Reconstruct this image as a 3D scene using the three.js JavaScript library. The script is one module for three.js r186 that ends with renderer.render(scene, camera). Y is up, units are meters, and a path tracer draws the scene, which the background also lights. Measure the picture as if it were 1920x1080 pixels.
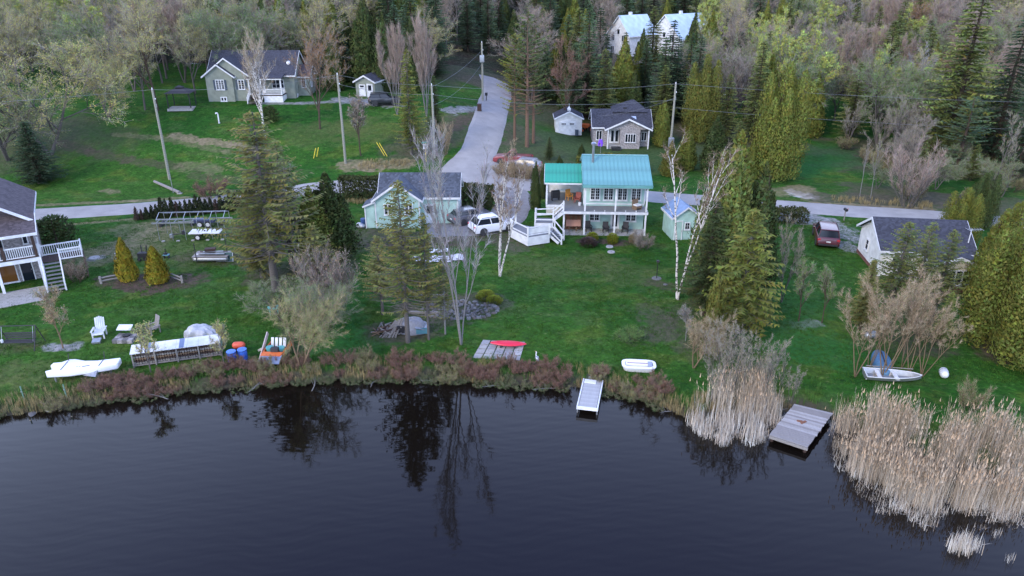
import * as THREE from 'three';
import { mergeGeometries, mergeVertices, toCreasedNormals } from 'three/addons/utils/BufferGeometryUtils.js';
import { RoundedBoxGeometry } from 'three/addons/geometries/RoundedBoxGeometry.js';

// ---------- camera, sky, sun, exposure ----------
const scene = new THREE.Scene();
const camera = new THREE.PerspectiveCamera(43, 16 / 9, 0.5, 1500);
camera.position.set(0, 25, 0);
camera.rotation.set(-24 * Math.PI / 180, 0, 0);
const renderer = new THREE.WebGLRenderer({ antialias: true });
renderer.toneMapping = THREE.LinearToneMapping;
renderer.toneMappingExposure = 2.15;
renderer.shadowMap.enabled = true;

const clamp = (x, a, b) => Math.min(b, Math.max(a, x));
const sstep = (a, b, x) => { const t = clamp((x - a) / (b - a), 0, 1); return t * t * (3 - 2 * t); };
const mixv = (a, b, t) => a + (b - a) * t;
function rng(seed) { let a = seed >>> 0; return () => { a = (a + 0x6D2B79F5) | 0; let t = Math.imul(a ^ (a >>> 15), 1 | a); t = (t + Math.imul(t ^ (t >>> 7), 61 | t)) ^ t; return ((t ^ (t >>> 14)) >>> 0) / 4294967296; }; }
const hash2 = (x, y, s) => { let h = Math.imul(x, 374761393) + Math.imul(y, 668265263) + Math.imul(s, 974634541); h = Math.imul(h ^ (h >>> 13), 1274126177); return ((h ^ (h >>> 16)) >>> 0) / 4294967296; };
function vnoise(x, y, s = 1, per = 0) {
  const xi = Math.floor(x), yi = Math.floor(y), fx = x - xi, fy = y - yi, u = fx * fx * (3 - 2 * fx), v = fy * fy * (3 - 2 * fy);
  const w = per ? (n) => ((n % per) + per) % per : (n) => n;
  const a = hash2(w(xi), w(yi), s), b = hash2(w(xi + 1), w(yi), s), c = hash2(w(xi), w(yi + 1), s), d = hash2(w(xi + 1), w(yi + 1), s);
  return a + (b - a) * u + (c - a) * v + (a - b - c + d) * u * v;
}
function fbm(x, y, s = 1, o = 4, per = 0) { let t = 0, a = 0.5, n = 0; for (let i = 0; i < o; i++) { t += a * vnoise(x, y, s + i * 7, per); n += a; a *= 0.5; x *= 2; y *= 2; per *= 2; } return t / n; }

{ // an evening overcast: brighter towards the horizon, bluer and darker overhead, with soft cloud banks all round
  const w = 512, h = 256, d = new Float32Array(w * h * 4);
  for (let j = 0; j < h; j++) for (let i = 0; i < w; i++) {
    const el = (j + 0.5) / h * 180 - 90, az = i / w * Math.PI * 2, k = (j * w + i) * 4;
    const t = sstep(20, 48, el), c = Math.cos(el * Math.PI / 180);
    const n = fbm(Math.cos(az) * c * 2.2 + 9, Math.sin(az) * c * 2.2 + el * 0.05 + 5, 3, 4);
    const m = 0.8 + 0.4 * n;
    d[k] = mixv(1.00, 0.23, t) * m; d[k + 1] = mixv(1.22, 0.33, t) * m; d[k + 2] = mixv(1.78, 0.78, t) * m; d[k + 3] = 1;
  }
  const sky = new THREE.DataTexture(d, w, h, THREE.RGBAFormat, THREE.FloatType);
  sky.mapping = THREE.EquirectangularReflectionMapping; sky.magFilter = THREE.LinearFilter; sky.minFilter = THREE.LinearFilter; sky.needsUpdate = true;
  scene.background = sky; scene.environment = sky;
}
const sun = new THREE.DirectionalLight(0xfff1df, 1.15);
sun.position.set(-70, 70, 10); sun.target.position.set(0, 0, -70);
sun.castShadow = true; sun.shadow.radius = 40;
Object.assign(sun.shadow.camera, { left: -180, right: 180, top: 180, bottom: -180, near: 1, far: 500 });
sun.shadow.mapSize.set(4096, 4096);
scene.add(sun, sun.target);

// ---------- terrain height ----------
const SHORE = [[-33.96,-36.05],[-30.79,-36.99],[-28.56,-37.56],[-26.13,-38.5],[-25.29,-38.81],[-20.73,-39.86],[-15.89,-40.7],[-10.84,-41.36],[-5.6,-41.36],[0,-40.7],[4.12,-40.37],[6.12,-39.86],[9.19,-38.15],[10.81,-36.6],[14.08,-36.88],[16.89,-37.62],[19.2,-36.88],[20.67,-34.48],[23.04,-32.08],[26.66,-30.55],[30.57,-29.12]];
function shore(x) {
  if (x <= SHORE[0][0]) return -SHORE[0][1];
  for (let i = 1; i < SHORE.length; i++) if (x <= SHORE[i][0]) { const [x0, z0] = SHORE[i - 1], [x1, z1] = SHORE[i]; return -(z0 + (z1 - z0) * (x - x0) / (x1 - x0)); }
  return -SHORE[SHORE.length - 1][1];
}
function ground(x, z) {
  const D = -z, t = D - shore(x) - 0.5 * (vnoise(x * 0.7, 3.3, 5) - 0.5);
  if (t < 0) return Math.max(-1.6, 0.5 * t);
  let h = 0.48 * sstep(0, 0.9, t) + 0.006 * Math.min(t, 28);
  const left = 1 - sstep(-14, 14, x);
  h += left * 6.2 * sstep(80, 112, D) + (1 - left) * 0.8 * sstep(95, 125, D);
  h += 0.085 * Math.max(0, D - 112) + (D < 320 ? 0.0009 * Math.max(0, D - 150) ** 2 : 0.0009 * 28900 + 0.306 * (D - 320));
  return h;
}

// ---------- helpers ----------
const taken = new Map();
function numbered(n) { const k = taken.get(n) || 0; taken.set(n, k + 1); return k ? n + '_' + String(k).padStart(3, '0') : n; }
const lit = (o) => { o.traverse((q) => { if (q.isMesh) { q.castShadow = true; q.receiveShadow = true; } }); return o; };
function tag(o, label, category, group) { o.userData = { label, category, kind: 'thing' }; if (group) o.userData.group = group; return o; }
function thing(name, label, category, [x, y, z] = [0, 0, 0], turn = 0, group) {
  const o = new THREE.Group(); o.name = numbered(name); o.position.set(x, y, z); o.rotation.y = turn; scene.add(o); return tag(o, label, category, group);
}
const on = (x, z, dy = 0) => [x, ground(x, z) + dy, z];
function copyOf(root, label, [x, y, z], turn = 0, sc = 1, group) {
  const r = root.clone(); r.name = numbered(root.name.replace(/_\d{3}$/, '')); r.position.set(x, y, z); r.rotation.set(0, turn, 0);
  if (Array.isArray(sc)) r.scale.set(...sc); else r.scale.setScalar(sc);
  r.userData = { ...root.userData, label }; if (group) r.userData.group = group; scene.add(r); return r;
}
function mat(r, g, b, rough = 0.85, o = {}) { const m = new THREE.MeshPhysicalMaterial({ roughness: rough, side: THREE.DoubleSide, ...o }); m.color.setRGB(r, g, b); return m; }
class Geo {                                                      // collects triangles; uv in metres by the face's main axis
  constructor() { this.p = []; this.u = []; this.c = null; }
  tri(a, b, c) {
    const nx = Math.abs((b[1] - a[1]) * (c[2] - a[2]) - (b[2] - a[2]) * (c[1] - a[1])), ny = Math.abs((b[2] - a[2]) * (c[0] - a[0]) - (b[0] - a[0]) * (c[2] - a[2])), nz = Math.abs((b[0] - a[0]) * (c[1] - a[1]) - (b[1] - a[1]) * (c[0] - a[0]));
    const [i, j] = ny >= nx && ny >= nz ? [0, 2] : nx > nz ? [2, 1] : [0, 1];
    for (const q of [a, b, c]) { this.p.push(q[0], q[1], q[2]); this.u.push(q[i], q[j]); }
    return this;
  }
  quad(a, b, c, d) { return this.tri(a, b, c).tri(a, c, d); }
  box(x, y, z, w, h, d, ry = 0, rz = 0, rx = 0) {                // centred in x and z, standing on y
    const m = new THREE.Matrix4().makeRotationFromEuler(new THREE.Euler(rx, ry, rz, 'YXZ')), v = [];
    for (const [i, j, k] of [[-1, 0, -1], [1, 0, -1], [1, 0, 1], [-1, 0, 1], [-1, 1, -1], [1, 1, -1], [1, 1, 1], [-1, 1, 1]]) { const q = new THREE.Vector3(i * w / 2, (j - 0.5) * h, k * d / 2).applyMatrix4(m); v.push([x + q.x, y + h / 2 + q.y, z + q.z]); }
    for (const [a, b, c, e] of [[0, 1, 2, 3], [7, 6, 5, 4], [3, 2, 6, 7], [1, 0, 4, 5], [0, 3, 7, 4], [2, 1, 5, 6]]) this.quad(v[a], v[b], v[c], v[e]);
    return this;
  }
  bar(a, b, w, h = w) {                                          // a square bar from a to b
    const A = new THREE.Vector3(...a), B = new THREE.Vector3(...b), t = B.clone().sub(A).normalize();
    const s = new THREE.Vector3(0, 1, 0).cross(t); if (s.lengthSq() < 1e-4) s.set(1, 0, 0); s.normalize().multiplyScalar(w / 2);
    const n = t.clone().cross(s).normalize().multiplyScalar(h / 2), c = [];
    for (const P of [A, B]) for (const [i, j] of [[-1, -1], [1, -1], [1, 1], [-1, 1]]) c.push([P.x + s.x * i + n.x * j, P.y + s.y * i + n.y * j, P.z + s.z * i + n.z * j]);
    for (const [i, j, k, l] of [[0, 1, 2, 3], [7, 6, 5, 4], [0, 4, 5, 1], [1, 5, 6, 2], [2, 6, 7, 3], [3, 7, 4, 0]]) this.quad(c[i], c[j], c[k], c[l]);
    return this;
  }
  tube(pts, rad, sides = 6, cap = true) {
    const rings = []; let side = null;
    for (let i = 0; i < pts.length; i++) {
      const P = new THREE.Vector3(...pts[i]), t = new THREE.Vector3(...pts[Math.min(i + 1, pts.length - 1)]).sub(new THREE.Vector3(...pts[Math.max(i - 1, 0)])).normalize();
      if (!side) { side = Math.abs(t.y) > 0.9 ? new THREE.Vector3(1, 0, 0) : new THREE.Vector3(0, 1, 0); }
      side = side.clone().addScaledVector(t, -side.dot(t)).normalize();
      const n = t.clone().cross(side), r = Array.isArray(rad) ? rad[i] : rad, ring = [];
      for (let k = 0; k < sides; k++) { const a = k / sides * Math.PI * 2, c = Math.cos(a) * r, s = Math.sin(a) * r; ring.push([P.x + side.x * c + n.x * s, P.y + side.y * c + n.y * s, P.z + side.z * c + n.z * s]); }
      rings.push(ring);
    }
    for (let i = 1; i < rings.length; i++) for (let k = 0; k < sides; k++) { const l = (k + 1) % sides; this.quad(rings[i - 1][k], rings[i - 1][l], rings[i][l], rings[i][k]); }
    if (cap) for (const R of [rings[0], rings[rings.length - 1]]) for (let k = 1; k < sides - 1; k++) this.tri(R[0], R[k], R[k + 1]);
    return this;
  }
  prism(poly, y0, y1) {                                          // an upright prism over a polygon of [x, z]
    const n = poly.length, tr = THREE.ShapeUtils.triangulateShape(poly.map(([x, z]) => new THREE.Vector2(x, z)), []);
    for (const [a, b, c] of tr) { this.tri(...[a, b, c].map((k) => [poly[k][0], y1, poly[k][1]])); this.tri(...[a, b, c].map((k) => [poly[k][0], y0, poly[k][1]])); }
    for (let i = 0; i < n; i++) { const [ax, az] = poly[i], [bx, bz] = poly[(i + 1) % n]; this.quad([ax, y0, az], [bx, y0, bz], [bx, y1, bz], [ax, y1, az]); }
    return this;
  }
  slab(poly, x0, x1, ax = 'x') {                                 // a polygon of [z, y] drawn out along x (or of [x, y] along z)
    const P = ax === 'x' ? (q, s) => [s, q[1], q[0]] : (q, s) => [q[0], q[1], s], n = poly.length;
    const tr = THREE.ShapeUtils.triangulateShape(poly.map(([a, b]) => new THREE.Vector2(a, b)), []);
    for (const [a, b, c] of tr) for (const s of [x0, x1]) this.tri(P(poly[a], s), P(poly[b], s), P(poly[c], s));
    for (let i = 0; i < n; i++) { const a = poly[i], b = poly[(i + 1) % n]; this.quad(P(a, x0), P(b, x0), P(b, x1), P(a, x1)); }
    return this;
  }
  add(geo, m) {                                                  // take over a three.js geometry
    const g = geo.index ? geo.toNonIndexed() : geo.clone(); if (m) g.applyMatrix4(m); const a = g.attributes.position.array;
    for (let i = 0; i < a.length; i += 9) this.tri([a[i], a[i + 1], a[i + 2]], [a[i + 3], a[i + 4], a[i + 5]], [a[i + 6], a[i + 7], a[i + 8]]);
    return this;
  }
  geo(crease) {
    let g = new THREE.BufferGeometry(); g.setAttribute('position', new THREE.Float32BufferAttribute(this.p, 3)); g.setAttribute('uv', new THREE.Float32BufferAttribute(this.u, 2));
    return crease ? toCreasedNormals(g, crease) : g;
  }
  make(name, m, parent, crease) { const o = new THREE.Mesh(this.geo(crease), m); o.name = name; o.castShadow = o.receiveShadow = true; if (parent) parent.add(o); else { o.name = numbered(name); scene.add(o); } return o; }
}
const G = () => new Geo();
const mx = (x, y, z, rx = 0, ry = 0, rz = 0, sx = 1, sy = sx, sz = sx) => new THREE.Matrix4().compose(new THREE.Vector3(x, y, z), new THREE.Quaternion().setFromEuler(new THREE.Euler(rx, ry, rz, 'YXZ')), new THREE.Vector3(sx, sy, sz));
function subGroup(parent, name, x = 0, y = 0, z = 0, ry = 0) { const g = new THREE.Group(); g.name = name; g.position.set(x, y, z); g.rotation.y = ry; parent.add(g); return g; }
function tex(w, h, fn, color = true) {                           // fn(u, v) -> [r, g, b] in 0..1 (linear for grey maps, sRGB for colours)
  const d = new Uint8Array(w * h * 4);
  for (let j = 0; j < h; j++) for (let i = 0; i < w; i++) { const c = fn(i / w, j / h, i, j), k = (j * w + i) * 4; d[k] = clamp(c[0], 0, 1) * 255; d[k + 1] = clamp(c[1], 0, 1) * 255; d[k + 2] = clamp(c[2], 0, 1) * 255; d[k + 3] = 255; }
  const t = new THREE.DataTexture(d, w, h); t.magFilter = THREE.LinearFilter; t.minFilter = THREE.LinearMipmapLinearFilter; t.generateMipmaps = true; t.wrapS = t.wrapT = THREE.RepeatWrapping;
  if (color) t.colorSpace = THREE.SRGBColorSpace; t.needsUpdate = true; return t;
}
const rep = (t, sx, sy = sx) => { const c = t.clone(); c.repeat.set(1 / sx, 1 / sy); c.needsUpdate = true; return c; };   // one tile every sx by sy metres
const GREY = tex(256, 256, (u, v) => { const n = fbm(u * 8, v * 8, 11, 5, 8); const q = 0.5 + (n - 0.5) * 1.7; return [q, q, q]; }, false);
const MOTTLE = tex(256, 256, (u, v) => { const n = fbm(u * 6, v * 6, 31, 5, 6), q = 0.93 + (n - 0.5) * 0.2; return [q, q, q * 0.99]; });
const SHINGLE = tex(256, 256, (u, v, i, j) => { const row = Math.floor(v * 16), col = Math.floor(u * 12 + (row % 2) * 0.5), n = hash2(col % 12, row, 4), q = 0.72 + n * 0.28 + (hash2(i, j, 9) - 0.5) * 0.16; return [q, q, q]; });
const LAP = tex(8, 64, (u, v) => { const f = (v * 4) % 1; return [f, f, f]; }, false);
const GRAIN = tex(256, 64, (u, v, i, j) => { const q = 0.88 + 0.34 * (fbm(u * 4, v * 32, 21, 4, 4) - 0.5) + 0.12 * (hash2(i, j, 2) - 0.5); return [q, q * 0.99, q * 0.97]; });

const M = {
  mint: mat(0.43, 0.63, 0.565, 0.7, { map: rep(MOTTLE, 3.1), bumpMap: rep(LAP, 0.8, 0.48), bumpScale: 0.012 }),
  white: mat(0.78, 0.79, 0.80, 0.55, { map: rep(MOTTLE, 2.3) }),
  whitewall: mat(0.80, 0.79, 0.77, 0.7, { map: rep(MOTTLE, 2.7), bumpMap: rep(LAP, 0.8, 0.48), bumpScale: 0.012 }),
  teal: mat(0.15, 0.37, 0.355, 0.42, { map: rep(MOTTLE, 4.3) }),
  green: mat(0.03, 0.36, 0.235, 0.45, { map: rep(MOTTLE, 4.3) }),
  shingle: mat(0.055, 0.058, 0.075, 0.9, { map: rep(SHINGLE, 2.4, 2.2), bumpMap: rep(GREY, 0.9), bumpScale: 0.01 }),
  shingleBrown: mat(0.105, 0.085, 0.09, 0.9, { map: rep(SHINGLE, 2.4, 2.2), bumpMap: rep(GREY, 0.9), bumpScale: 0.01 }),
  slate: mat(0.085, 0.10, 0.125, 0.85, { map: rep(SHINGLE, 2.4, 2.2), bumpMap: rep(GREY, 0.9), bumpScale: 0.01 }),
  blueRoof: mat(0.20, 0.30, 0.48, 0.5, { map: rep(MOTTLE, 2.1) }),
  paleRoof: mat(0.52, 0.66, 0.78, 0.4, { map: rep(MOTTLE, 5.1) }),
  sage: mat(0.27, 0.295, 0.24, 0.8, { map: rep(MOTTLE, 3.3), bumpMap: rep(LAP, 0.8, 0.48), bumpScale: 0.01 }),
  stone: mat(0.40, 0.37, 0.36, 0.85, { map: rep(SHINGLE, 1.7, 1.3), bumpMap: rep(GREY, 0.7), bumpScale: 0.01 }),
  cream: mat(0.62, 0.57, 0.46, 0.8, { map: rep(MOTTLE, 3.3), bumpMap: rep(LAP, 0.8, 0.48), bumpScale: 0.01 }),
  glass: mat(0.012, 0.016, 0.024, 0.08, { specularIntensity: 1 }),
  shutter: mat(0.04, 0.06, 0.085, 0.6),
  deckGrey: mat(0.25, 0.26, 0.27, 0.8, { map: rep(GRAIN, 1.3, 0.3) }),
  wood: mat(0.24, 0.16, 0.10, 0.85, { map: rep(GRAIN, 1.1, 0.4) }),
  oldWood: mat(0.36, 0.34, 0.32, 0.9, { map: rep(GRAIN, 1.6, 0.25), bumpMap: rep(GREY, 0.5, 0.1), bumpScale: 0.01 }),
  cedarWood: mat(0.30, 0.13, 0.07, 0.8, { map: rep(GRAIN, 1.1, 0.4) }),
  brown: mat(0.075, 0.045, 0.035, 0.85, { map: rep(GRAIN, 1.1, 0.4) }),
  pole: mat(0.36, 0.36, 0.30, 0.9, { map: rep(GRAIN, 0.3, 2.0) }),
  galv: mat(0.42, 0.44, 0.46, 0.4, { metalness: 0.6, map: rep(MOTTLE, 0.9) }),
  steel: mat(0.5, 0.5, 0.52, 0.3, { metalness: 0.9 }),
  black: mat(0.016, 0.016, 0.018, 0.6),
  rubber: mat(0.02, 0.02, 0.02, 0.85),
  dark: mat(0.035, 0.034, 0.036, 0.7),
  wire: mat(0.20, 0.21, 0.22, 0.6),
  concrete: mat(0.40, 0.39, 0.37, 0.9, { map: rep(MOTTLE, 1.3), bumpMap: rep(GREY, 0.6), bumpScale: 0.006 }),
  brick: mat(0.22, 0.09, 0.065, 0.9, { map: rep(SHINGLE, 0.9, 0.5) }),
  rock: mat(0.17, 0.165, 0.16, 0.92, { map: rep(MOTTLE, 0.6), bumpMap: rep(GREY, 0.4), bumpScale: 0.02 }),
  yellow: mat(0.70, 0.55, 0.05, 0.5), orange: mat(0.72, 0.16, 0.035, 0.5), red: mat(0.55, 0.035, 0.045, 0.35),
  blue: mat(0.035, 0.13, 0.52, 0.45), purple: mat(0.20, 0.06, 0.60, 0.5), tarp: mat(0.50, 0.52, 0.55, 0.45, { map: rep(MOTTLE, 1.1) }), tarpTeal: mat(0.10, 0.36, 0.34, 0.6),
};

// ---------- the setting: ground, wood floor, water, roads ----------
const NX0 = -98, NX1 = 98, ND0 = 16, ND1 = 134;
function structure(o) { o.userData = { kind: 'structure' }; return o; }
function axis(a, b, step) { const n = Math.round((b - a) / step), r = []; for (let i = 0; i <= n; i++) r.push(a + (b - a) * i / n); return r; }
function sheet(xs, ds, uvf) {
  const p = [], u = [], ix = [];
  for (const D of ds) for (const x of xs) { const e = D > 30 ? 0.05 * (fbm(x * 0.35, D * 0.35, 8, 3) - 0.5) : 0; p.push(x, ground(x, -D) + e, -D); u.push(...uvf(x, D)); }
  for (let j = 0; j + 1 < ds.length; j++) for (let i = 0; i + 1 < xs.length; i++) { const a = j * xs.length + i, b = a + 1, c = a + xs.length, d = c + 1; ix.push(a, b, c, b, d, c); }
  const g = new THREE.BufferGeometry(); g.setAttribute('position', new THREE.Float32BufferAttribute(p, 3)); g.setAttribute('uv', new THREE.Float32BufferAttribute(u, 2)); g.setIndex(ix); g.computeVertexNormals(); return g;
}
{ // the lawn's colour: grass greens in patches, worn and dry strips, bare soil, wood litter
  const W = 2048, H = 1280, A = new Float32Array(W * H * 3), sx = (NX1 - NX0) / W, sd = (ND1 - ND0) / H;
  for (let j = 0; j < H; j++) for (let i = 0; i < W; i++) {
    const x = NX0 + (i + 0.5) * sx, D = ND0 + (j + 0.5) * sd, k = (j * W + i) * 3;
    const a = fbm(x * 0.11, D * 0.11, 1, 3), b = fbm(x * 0.5 + 40, D * 0.62, 2, 3), c = fbm(x * 2.1, D * 2.6, 3, 2), e = hash2(i, j, 5), wisp = fbm(x * 0.35 + 7, D * 0.9, 6, 3);
    const t = clamp((a - 0.3) * 1.6 + (b - 0.5) * 0.6, 0, 1), f = 0.58 + 0.66 * c + 0.4 * (e - 0.5) + 0.3 * (vnoise(x * 5.5, D * 5.5, 14) - 0.5), y = sstep(0.55, 0.72, b) * 0.4, w = sstep(0.56, 0.74, wisp) * 0.3;
    const fl = hash2(i >> 1, j, 77) > 0.965 ? 0.09 * hash2(i, j, 78) : 0;
    A[k] = fl + (mixv(0.020, 0.043, t) + y * 0.06 + w * 0.055) * f; A[k + 1] = fl * 0.8 + (mixv(0.084, 0.112, t) + y * 0.025 + w * 0.03) * f; A[k + 2] = fl * 0.4 + (mixv(0.009, 0.013, t) + y * 0.006 + w * 0.026) * f;
  }
  const C = { soil: [0.085, 0.06, 0.045], dry: [0.21, 0.17, 0.10], litter: [0.085, 0.075, 0.05], gravel: [0.26, 0.25, 0.245], sand: [0.5, 0.48, 0.45], olive: [0.085, 0.10, 0.032], mud: [0.03, 0.024, 0.016], lush: [0.025, 0.115, 0.022], moss: [0.055, 0.085, 0.03] };
  function stroke(kind, r, pts, amount = 0.85, seed = 1) {
    const col = C[kind];
    for (let s = 0; s + 3 < Math.max(pts.length, 4); s += 2) {
      const x0 = pts[s], d0 = -pts[s + 1], x1 = pts[s + 2] ?? x0, d1 = -(pts[s + 3] ?? pts[s + 1]), m = r * 1.7;
      const i0 = Math.max(0, Math.floor((Math.min(x0, x1) - m - NX0) / sx)), i1 = Math.min(W - 1, Math.ceil((Math.max(x0, x1) + m - NX0) / sx)), j0 = Math.max(0, Math.floor((Math.min(d0, d1) - m - ND0) / sd)), j1 = Math.min(H - 1, Math.ceil((Math.max(d0, d1) + m - ND0) / sd));
      const vx = x1 - x0, vd = d1 - d0, ll = vx * vx + vd * vd || 1;
      for (let j = j0; j <= j1; j++) for (let i = i0; i <= i1; i++) {
        const x = NX0 + (i + 0.5) * sx, D = ND0 + (j + 0.5) * sd, t = clamp(((x - x0) * vx + (D - d0) * vd) / ll, 0, 1), q = Math.hypot(x - x0 - vx * t, D - d0 - vd * t) / r;
        if (q > 1.6) continue;
        const n = fbm(x * 0.9 / Math.max(0.5, r * 0.35), D * 0.9 / Math.max(0.5, r * 0.35), 50 + seed, 3), n2 = fbm(x * 4, D * 4, 60, 2), w = sstep(1.25, 0.72, q + (n - 0.5) * 1.5) * amount * (0.55 + 0.9 * n2 * n);
        if (w <= 0) continue; const k = (j * W + i) * 3, f = 0.65 + 0.7 * n2, v = clamp(w, 0, 1);
        for (let c = 0; c < 3; c++) A[k + c] = mixv(A[k + c], col[c] * f, v);
      }
    }
  }
  // woods and scrub ground
  stroke('litter', 16, [-108.55, -175.58, -63.57, -164.34, -25.95, -142.84, -9.79, -139.7], 1, 2); stroke('litter', 14, [3.61, -126.33, 35, -145.26, 65.89, -145.26, 96.78, -145.26], 1, 3);
  stroke('litter', 9, [50.18, -99.93, 58.99, -97.12, 65.56, -91.63], 1, 4); stroke('litter', 7, [-68.3, -97.49, -63.16, -95.82, -58.24, -95.82], 0.5, 5); stroke('litter', 6, [25.79, -114.33, 31.01, -111.81, 31, -99.93], 1, 6); stroke('litter', 5, [1.86, -101.54, 2.83, -95.78, 3.29, -87.93], 1, 7);
  stroke('litter', 4, [42.12, -82.11, 48.21, -79.59, 54.2, -75.67], 0.9, 8); stroke('litter', 3.5, [-13.07, -93.39, -11.14, -94.88, -7.39, -101.86], 0.8, 9); stroke('moss', 9, [5.62, -94.8, 10.79, -104.95, 20.66, -99.93], 0.9, 10);
  // the hill at upper left
  stroke('soil', 0.9, [-59.24, -95, -54.07, -92.85, -48.38, -90.71, -41.73, -89.09], 0.6, 11); stroke('dry', 0.8, [-44.97, -96.92, -40.61, -95.54, -36.08, -94.45, -31.83, -92.85], 1, 12); stroke('dry', 0.6, [-52.88, -97.21, -46.53, -96.37, -36.96, -92.85, -29.84, -91.78], 0.4, 13); stroke('dry', 1.2, [-40.5, -89.36, -36.82, -88.27], 0.5, 14);
  stroke('soil', 1.0, [-38.51, -86.59, -33.28, -85.42], 0.5, 15); stroke('dry', 1.3, [-20.58, -89.36, -17.88, -89.09, -13.34, -89.91], 1, 16); stroke('dry', 0.7, [-47.37, -82.25, -46.03, -81.9], 0.7, 17); stroke('olive', 3, [-28.46, -97.49, -21.6, -98.93, -14.23, -97.49], 0.5, 18);
  stroke('gravel', 1.4, [-25, -109.09, -20.05, -107.51, -16.87, -106.8], 1, 19); stroke('gravel', 1.2, [-8.74, -105.42, -4.71, -109.08], 1, 20); stroke('soil', 1.2, [-8, -99.95, -4.64, -107.25], 0.9, 21); stroke('gravel', 0.5, [-37.72, -107.27, -30.73, -107.03, -24.78, -108], 0.8, 22);
  stroke('dry', 0.5, [-52.1, -77, -42.31, -78.58, -36.93, -80], 0.8, 23); stroke('dry', 0.4, [-45.03, -70.57, -39.32, -72.26], 0.8, 24);
  // beside the roads
  stroke('soil', 2.2, [-1.03, -92.51, 1.7, -91.45, 3.29, -87.93], 0.9, 25); stroke('dry', 1.3, [-1.32, -88.2, 1.62, -86.77], 0.9, 26); stroke('sand', 1.1, [32.71, -82.11, 33.75, -80.41], 1.1, 27); stroke('dry', 1.6, [30.35, -82.11, 33.84, -83.2, 34.35, -79.59], 0.7, 28);
  stroke('gravel', 2.0, [27.76, -73.31, 31.5, -72.09], 1, 29); stroke('gravel', 1.3, [32.62, -70.73, 33, -66.78], 0.9, 30); stroke('gravel', 1.0, [31.41, -64.58, 31.69, -63.46], 0.9, 31);
  stroke('litter', 2.5, [36.16, -79.59, 40.43, -78.38, 45.56, -76.81], 0.9, 32); stroke('dry', 0.5, [28.6, -78.58, 37.55, -77.2, 45.26, -75.67], 0.8, 33);
  // the near yards
  stroke('dry', 2.4, [-37.83, -69.1, -35, -67.54, -35.53, -63.2, -38.28, -61.87], 0.55, 34); stroke('dry', 1.8, [-35.88, -70.73, -28.24, -69.1], 0.45, 35); stroke('olive', 4, [-31.09, -63.21, -25.67, -63.24], 0.7, 36); stroke('soil', 1.4, [-28.98, -61.64, -25.43, -61.14], 0.7, 37);
  stroke('soil', 1.7, [-33.53, -56.68, -31.05, -55.69, -28.83, -55.7, -27.65, -56.59], 1.1, 38); stroke('gravel', 0.55, [-32.08, -44.75, -31.27, -44.83, -30.49, -44.91], 1, 39); stroke('gravel', 0.6, [-37.92, -61.36, -37.44, -61.36], 0.7, 40); stroke('soil', 1, [-35.79, -45.05, -33.83, -44.9], 0.5, 41);
  stroke('olive', 2, [-32.71, -41.32, -28.33, -39.7, -25.96, -40.35], 0.7, 42); stroke('dry', 1.2, [-37.5, -63.2, -40.35, -61.23], 0.4, 43); stroke('litter', 2.2, [-23.7, -63.25, -19.92, -57.07, -16.98, -52.82, -13.96, -45.73], 0.8, 44); stroke('litter', 1.3, [-16.72, -67.55, -14.76, -59.43, -13.59, -49.07], 0.7, 45);
  stroke('litter', 2.5, [-14.11, -67.56, -10.31, -66.52, -5.69, -66.82, -1.57, -67.56, 0, -65.35], 1, 46); stroke('soil', 1.5, [-13.08, -64.65, -10.06, -64.66, -7.11, -65.36], 0.9, 47); stroke('litter', 2.0, [-6.9, -49.97, -4.53, -50.89, -2.51, -51.84], 1, 48); stroke('litter', 1.6, [-9.64, -46.94, -7.71, -46.94, -6.26, -47.78], 0.9, 49);
  stroke('soil', 0.8, [7.15, -65.76, 9.64, -65.31, 12.69, -65.3], 1.1, 50); stroke('litter', 1.3, [10.49, -50.84, 11.18, -49.02, 10.59, -46.89, 8.8, -46.5], 0.6, 51); stroke('olive', 2.5, [1.87, -59.43, 7.49, -59.4, 10.86, -57.02], 0.5, 52); stroke('litter', 2.2, [13.37, -49.92, 13.95, -45.68, 14.29, -42.7], 0.6, 53);
  stroke('litter', 2, [16.12, -52.78, 18.66, -52.78, 18.36, -49.02], 0.5, 54); stroke('soil', 0.8, [11.79, -55.91, 12.8, -55.36], 0.7, 55); stroke('gravel', 0.6, [21.23, -48.12, 22.56, -48.53], 0.8, 56); stroke('soil', 2.4, [26.35, -45.62, 28.61, -45.61, 31.08, -48.93], 0.5, 57); stroke('soil', 1.6, [34.84, -47.22, 33.69, -44.07, 35.37, -45.6], 0.8, 58);
  stroke('lush', 2.2, [-14.02, -54.88, -12.81, -47.35, -11.59, -43.46], 0.8, 59); stroke('lush', 3, [22.46, -52.72, 19.6, -45.68, 21.99, -44.11], 0.6, 60); stroke('dry', 0.7, [16.98, -37.95, 14.19, -37.36, 11.87, -37.11], 0.9, 61); stroke('lush', 3, [45.32, -97.12, 36.88, -91.63, 45.4, -102.77], 0.6, 62);
  const d = new Uint8Array(W * H * 4), toS = (v) => 255 * (v <= 0.0031308 ? 12.92 * v : 1.055 * Math.pow(v, 1 / 2.4) - 0.055);
  for (let j = 0; j < H; j++) for (let i = 0; i < W; i++) { // the bank and the bed
    const x = NX0 + (i + 0.5) * sx, D = ND0 + (j + 0.5) * sd, k = j * W + i, t = D - shore(x), w = sstep(1.6, 0.3, t + 1.2 * (fbm(x, D, 70, 2) - 0.5));
    for (let c = 0; c < 3; c++) d[k * 4 + c] = toS(mixv(A[k * 3 + c], (t < 0 ? C.mud : C.litter)[c] * 0.8, w)); d[k * 4 + 3] = 255;
  }
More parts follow.
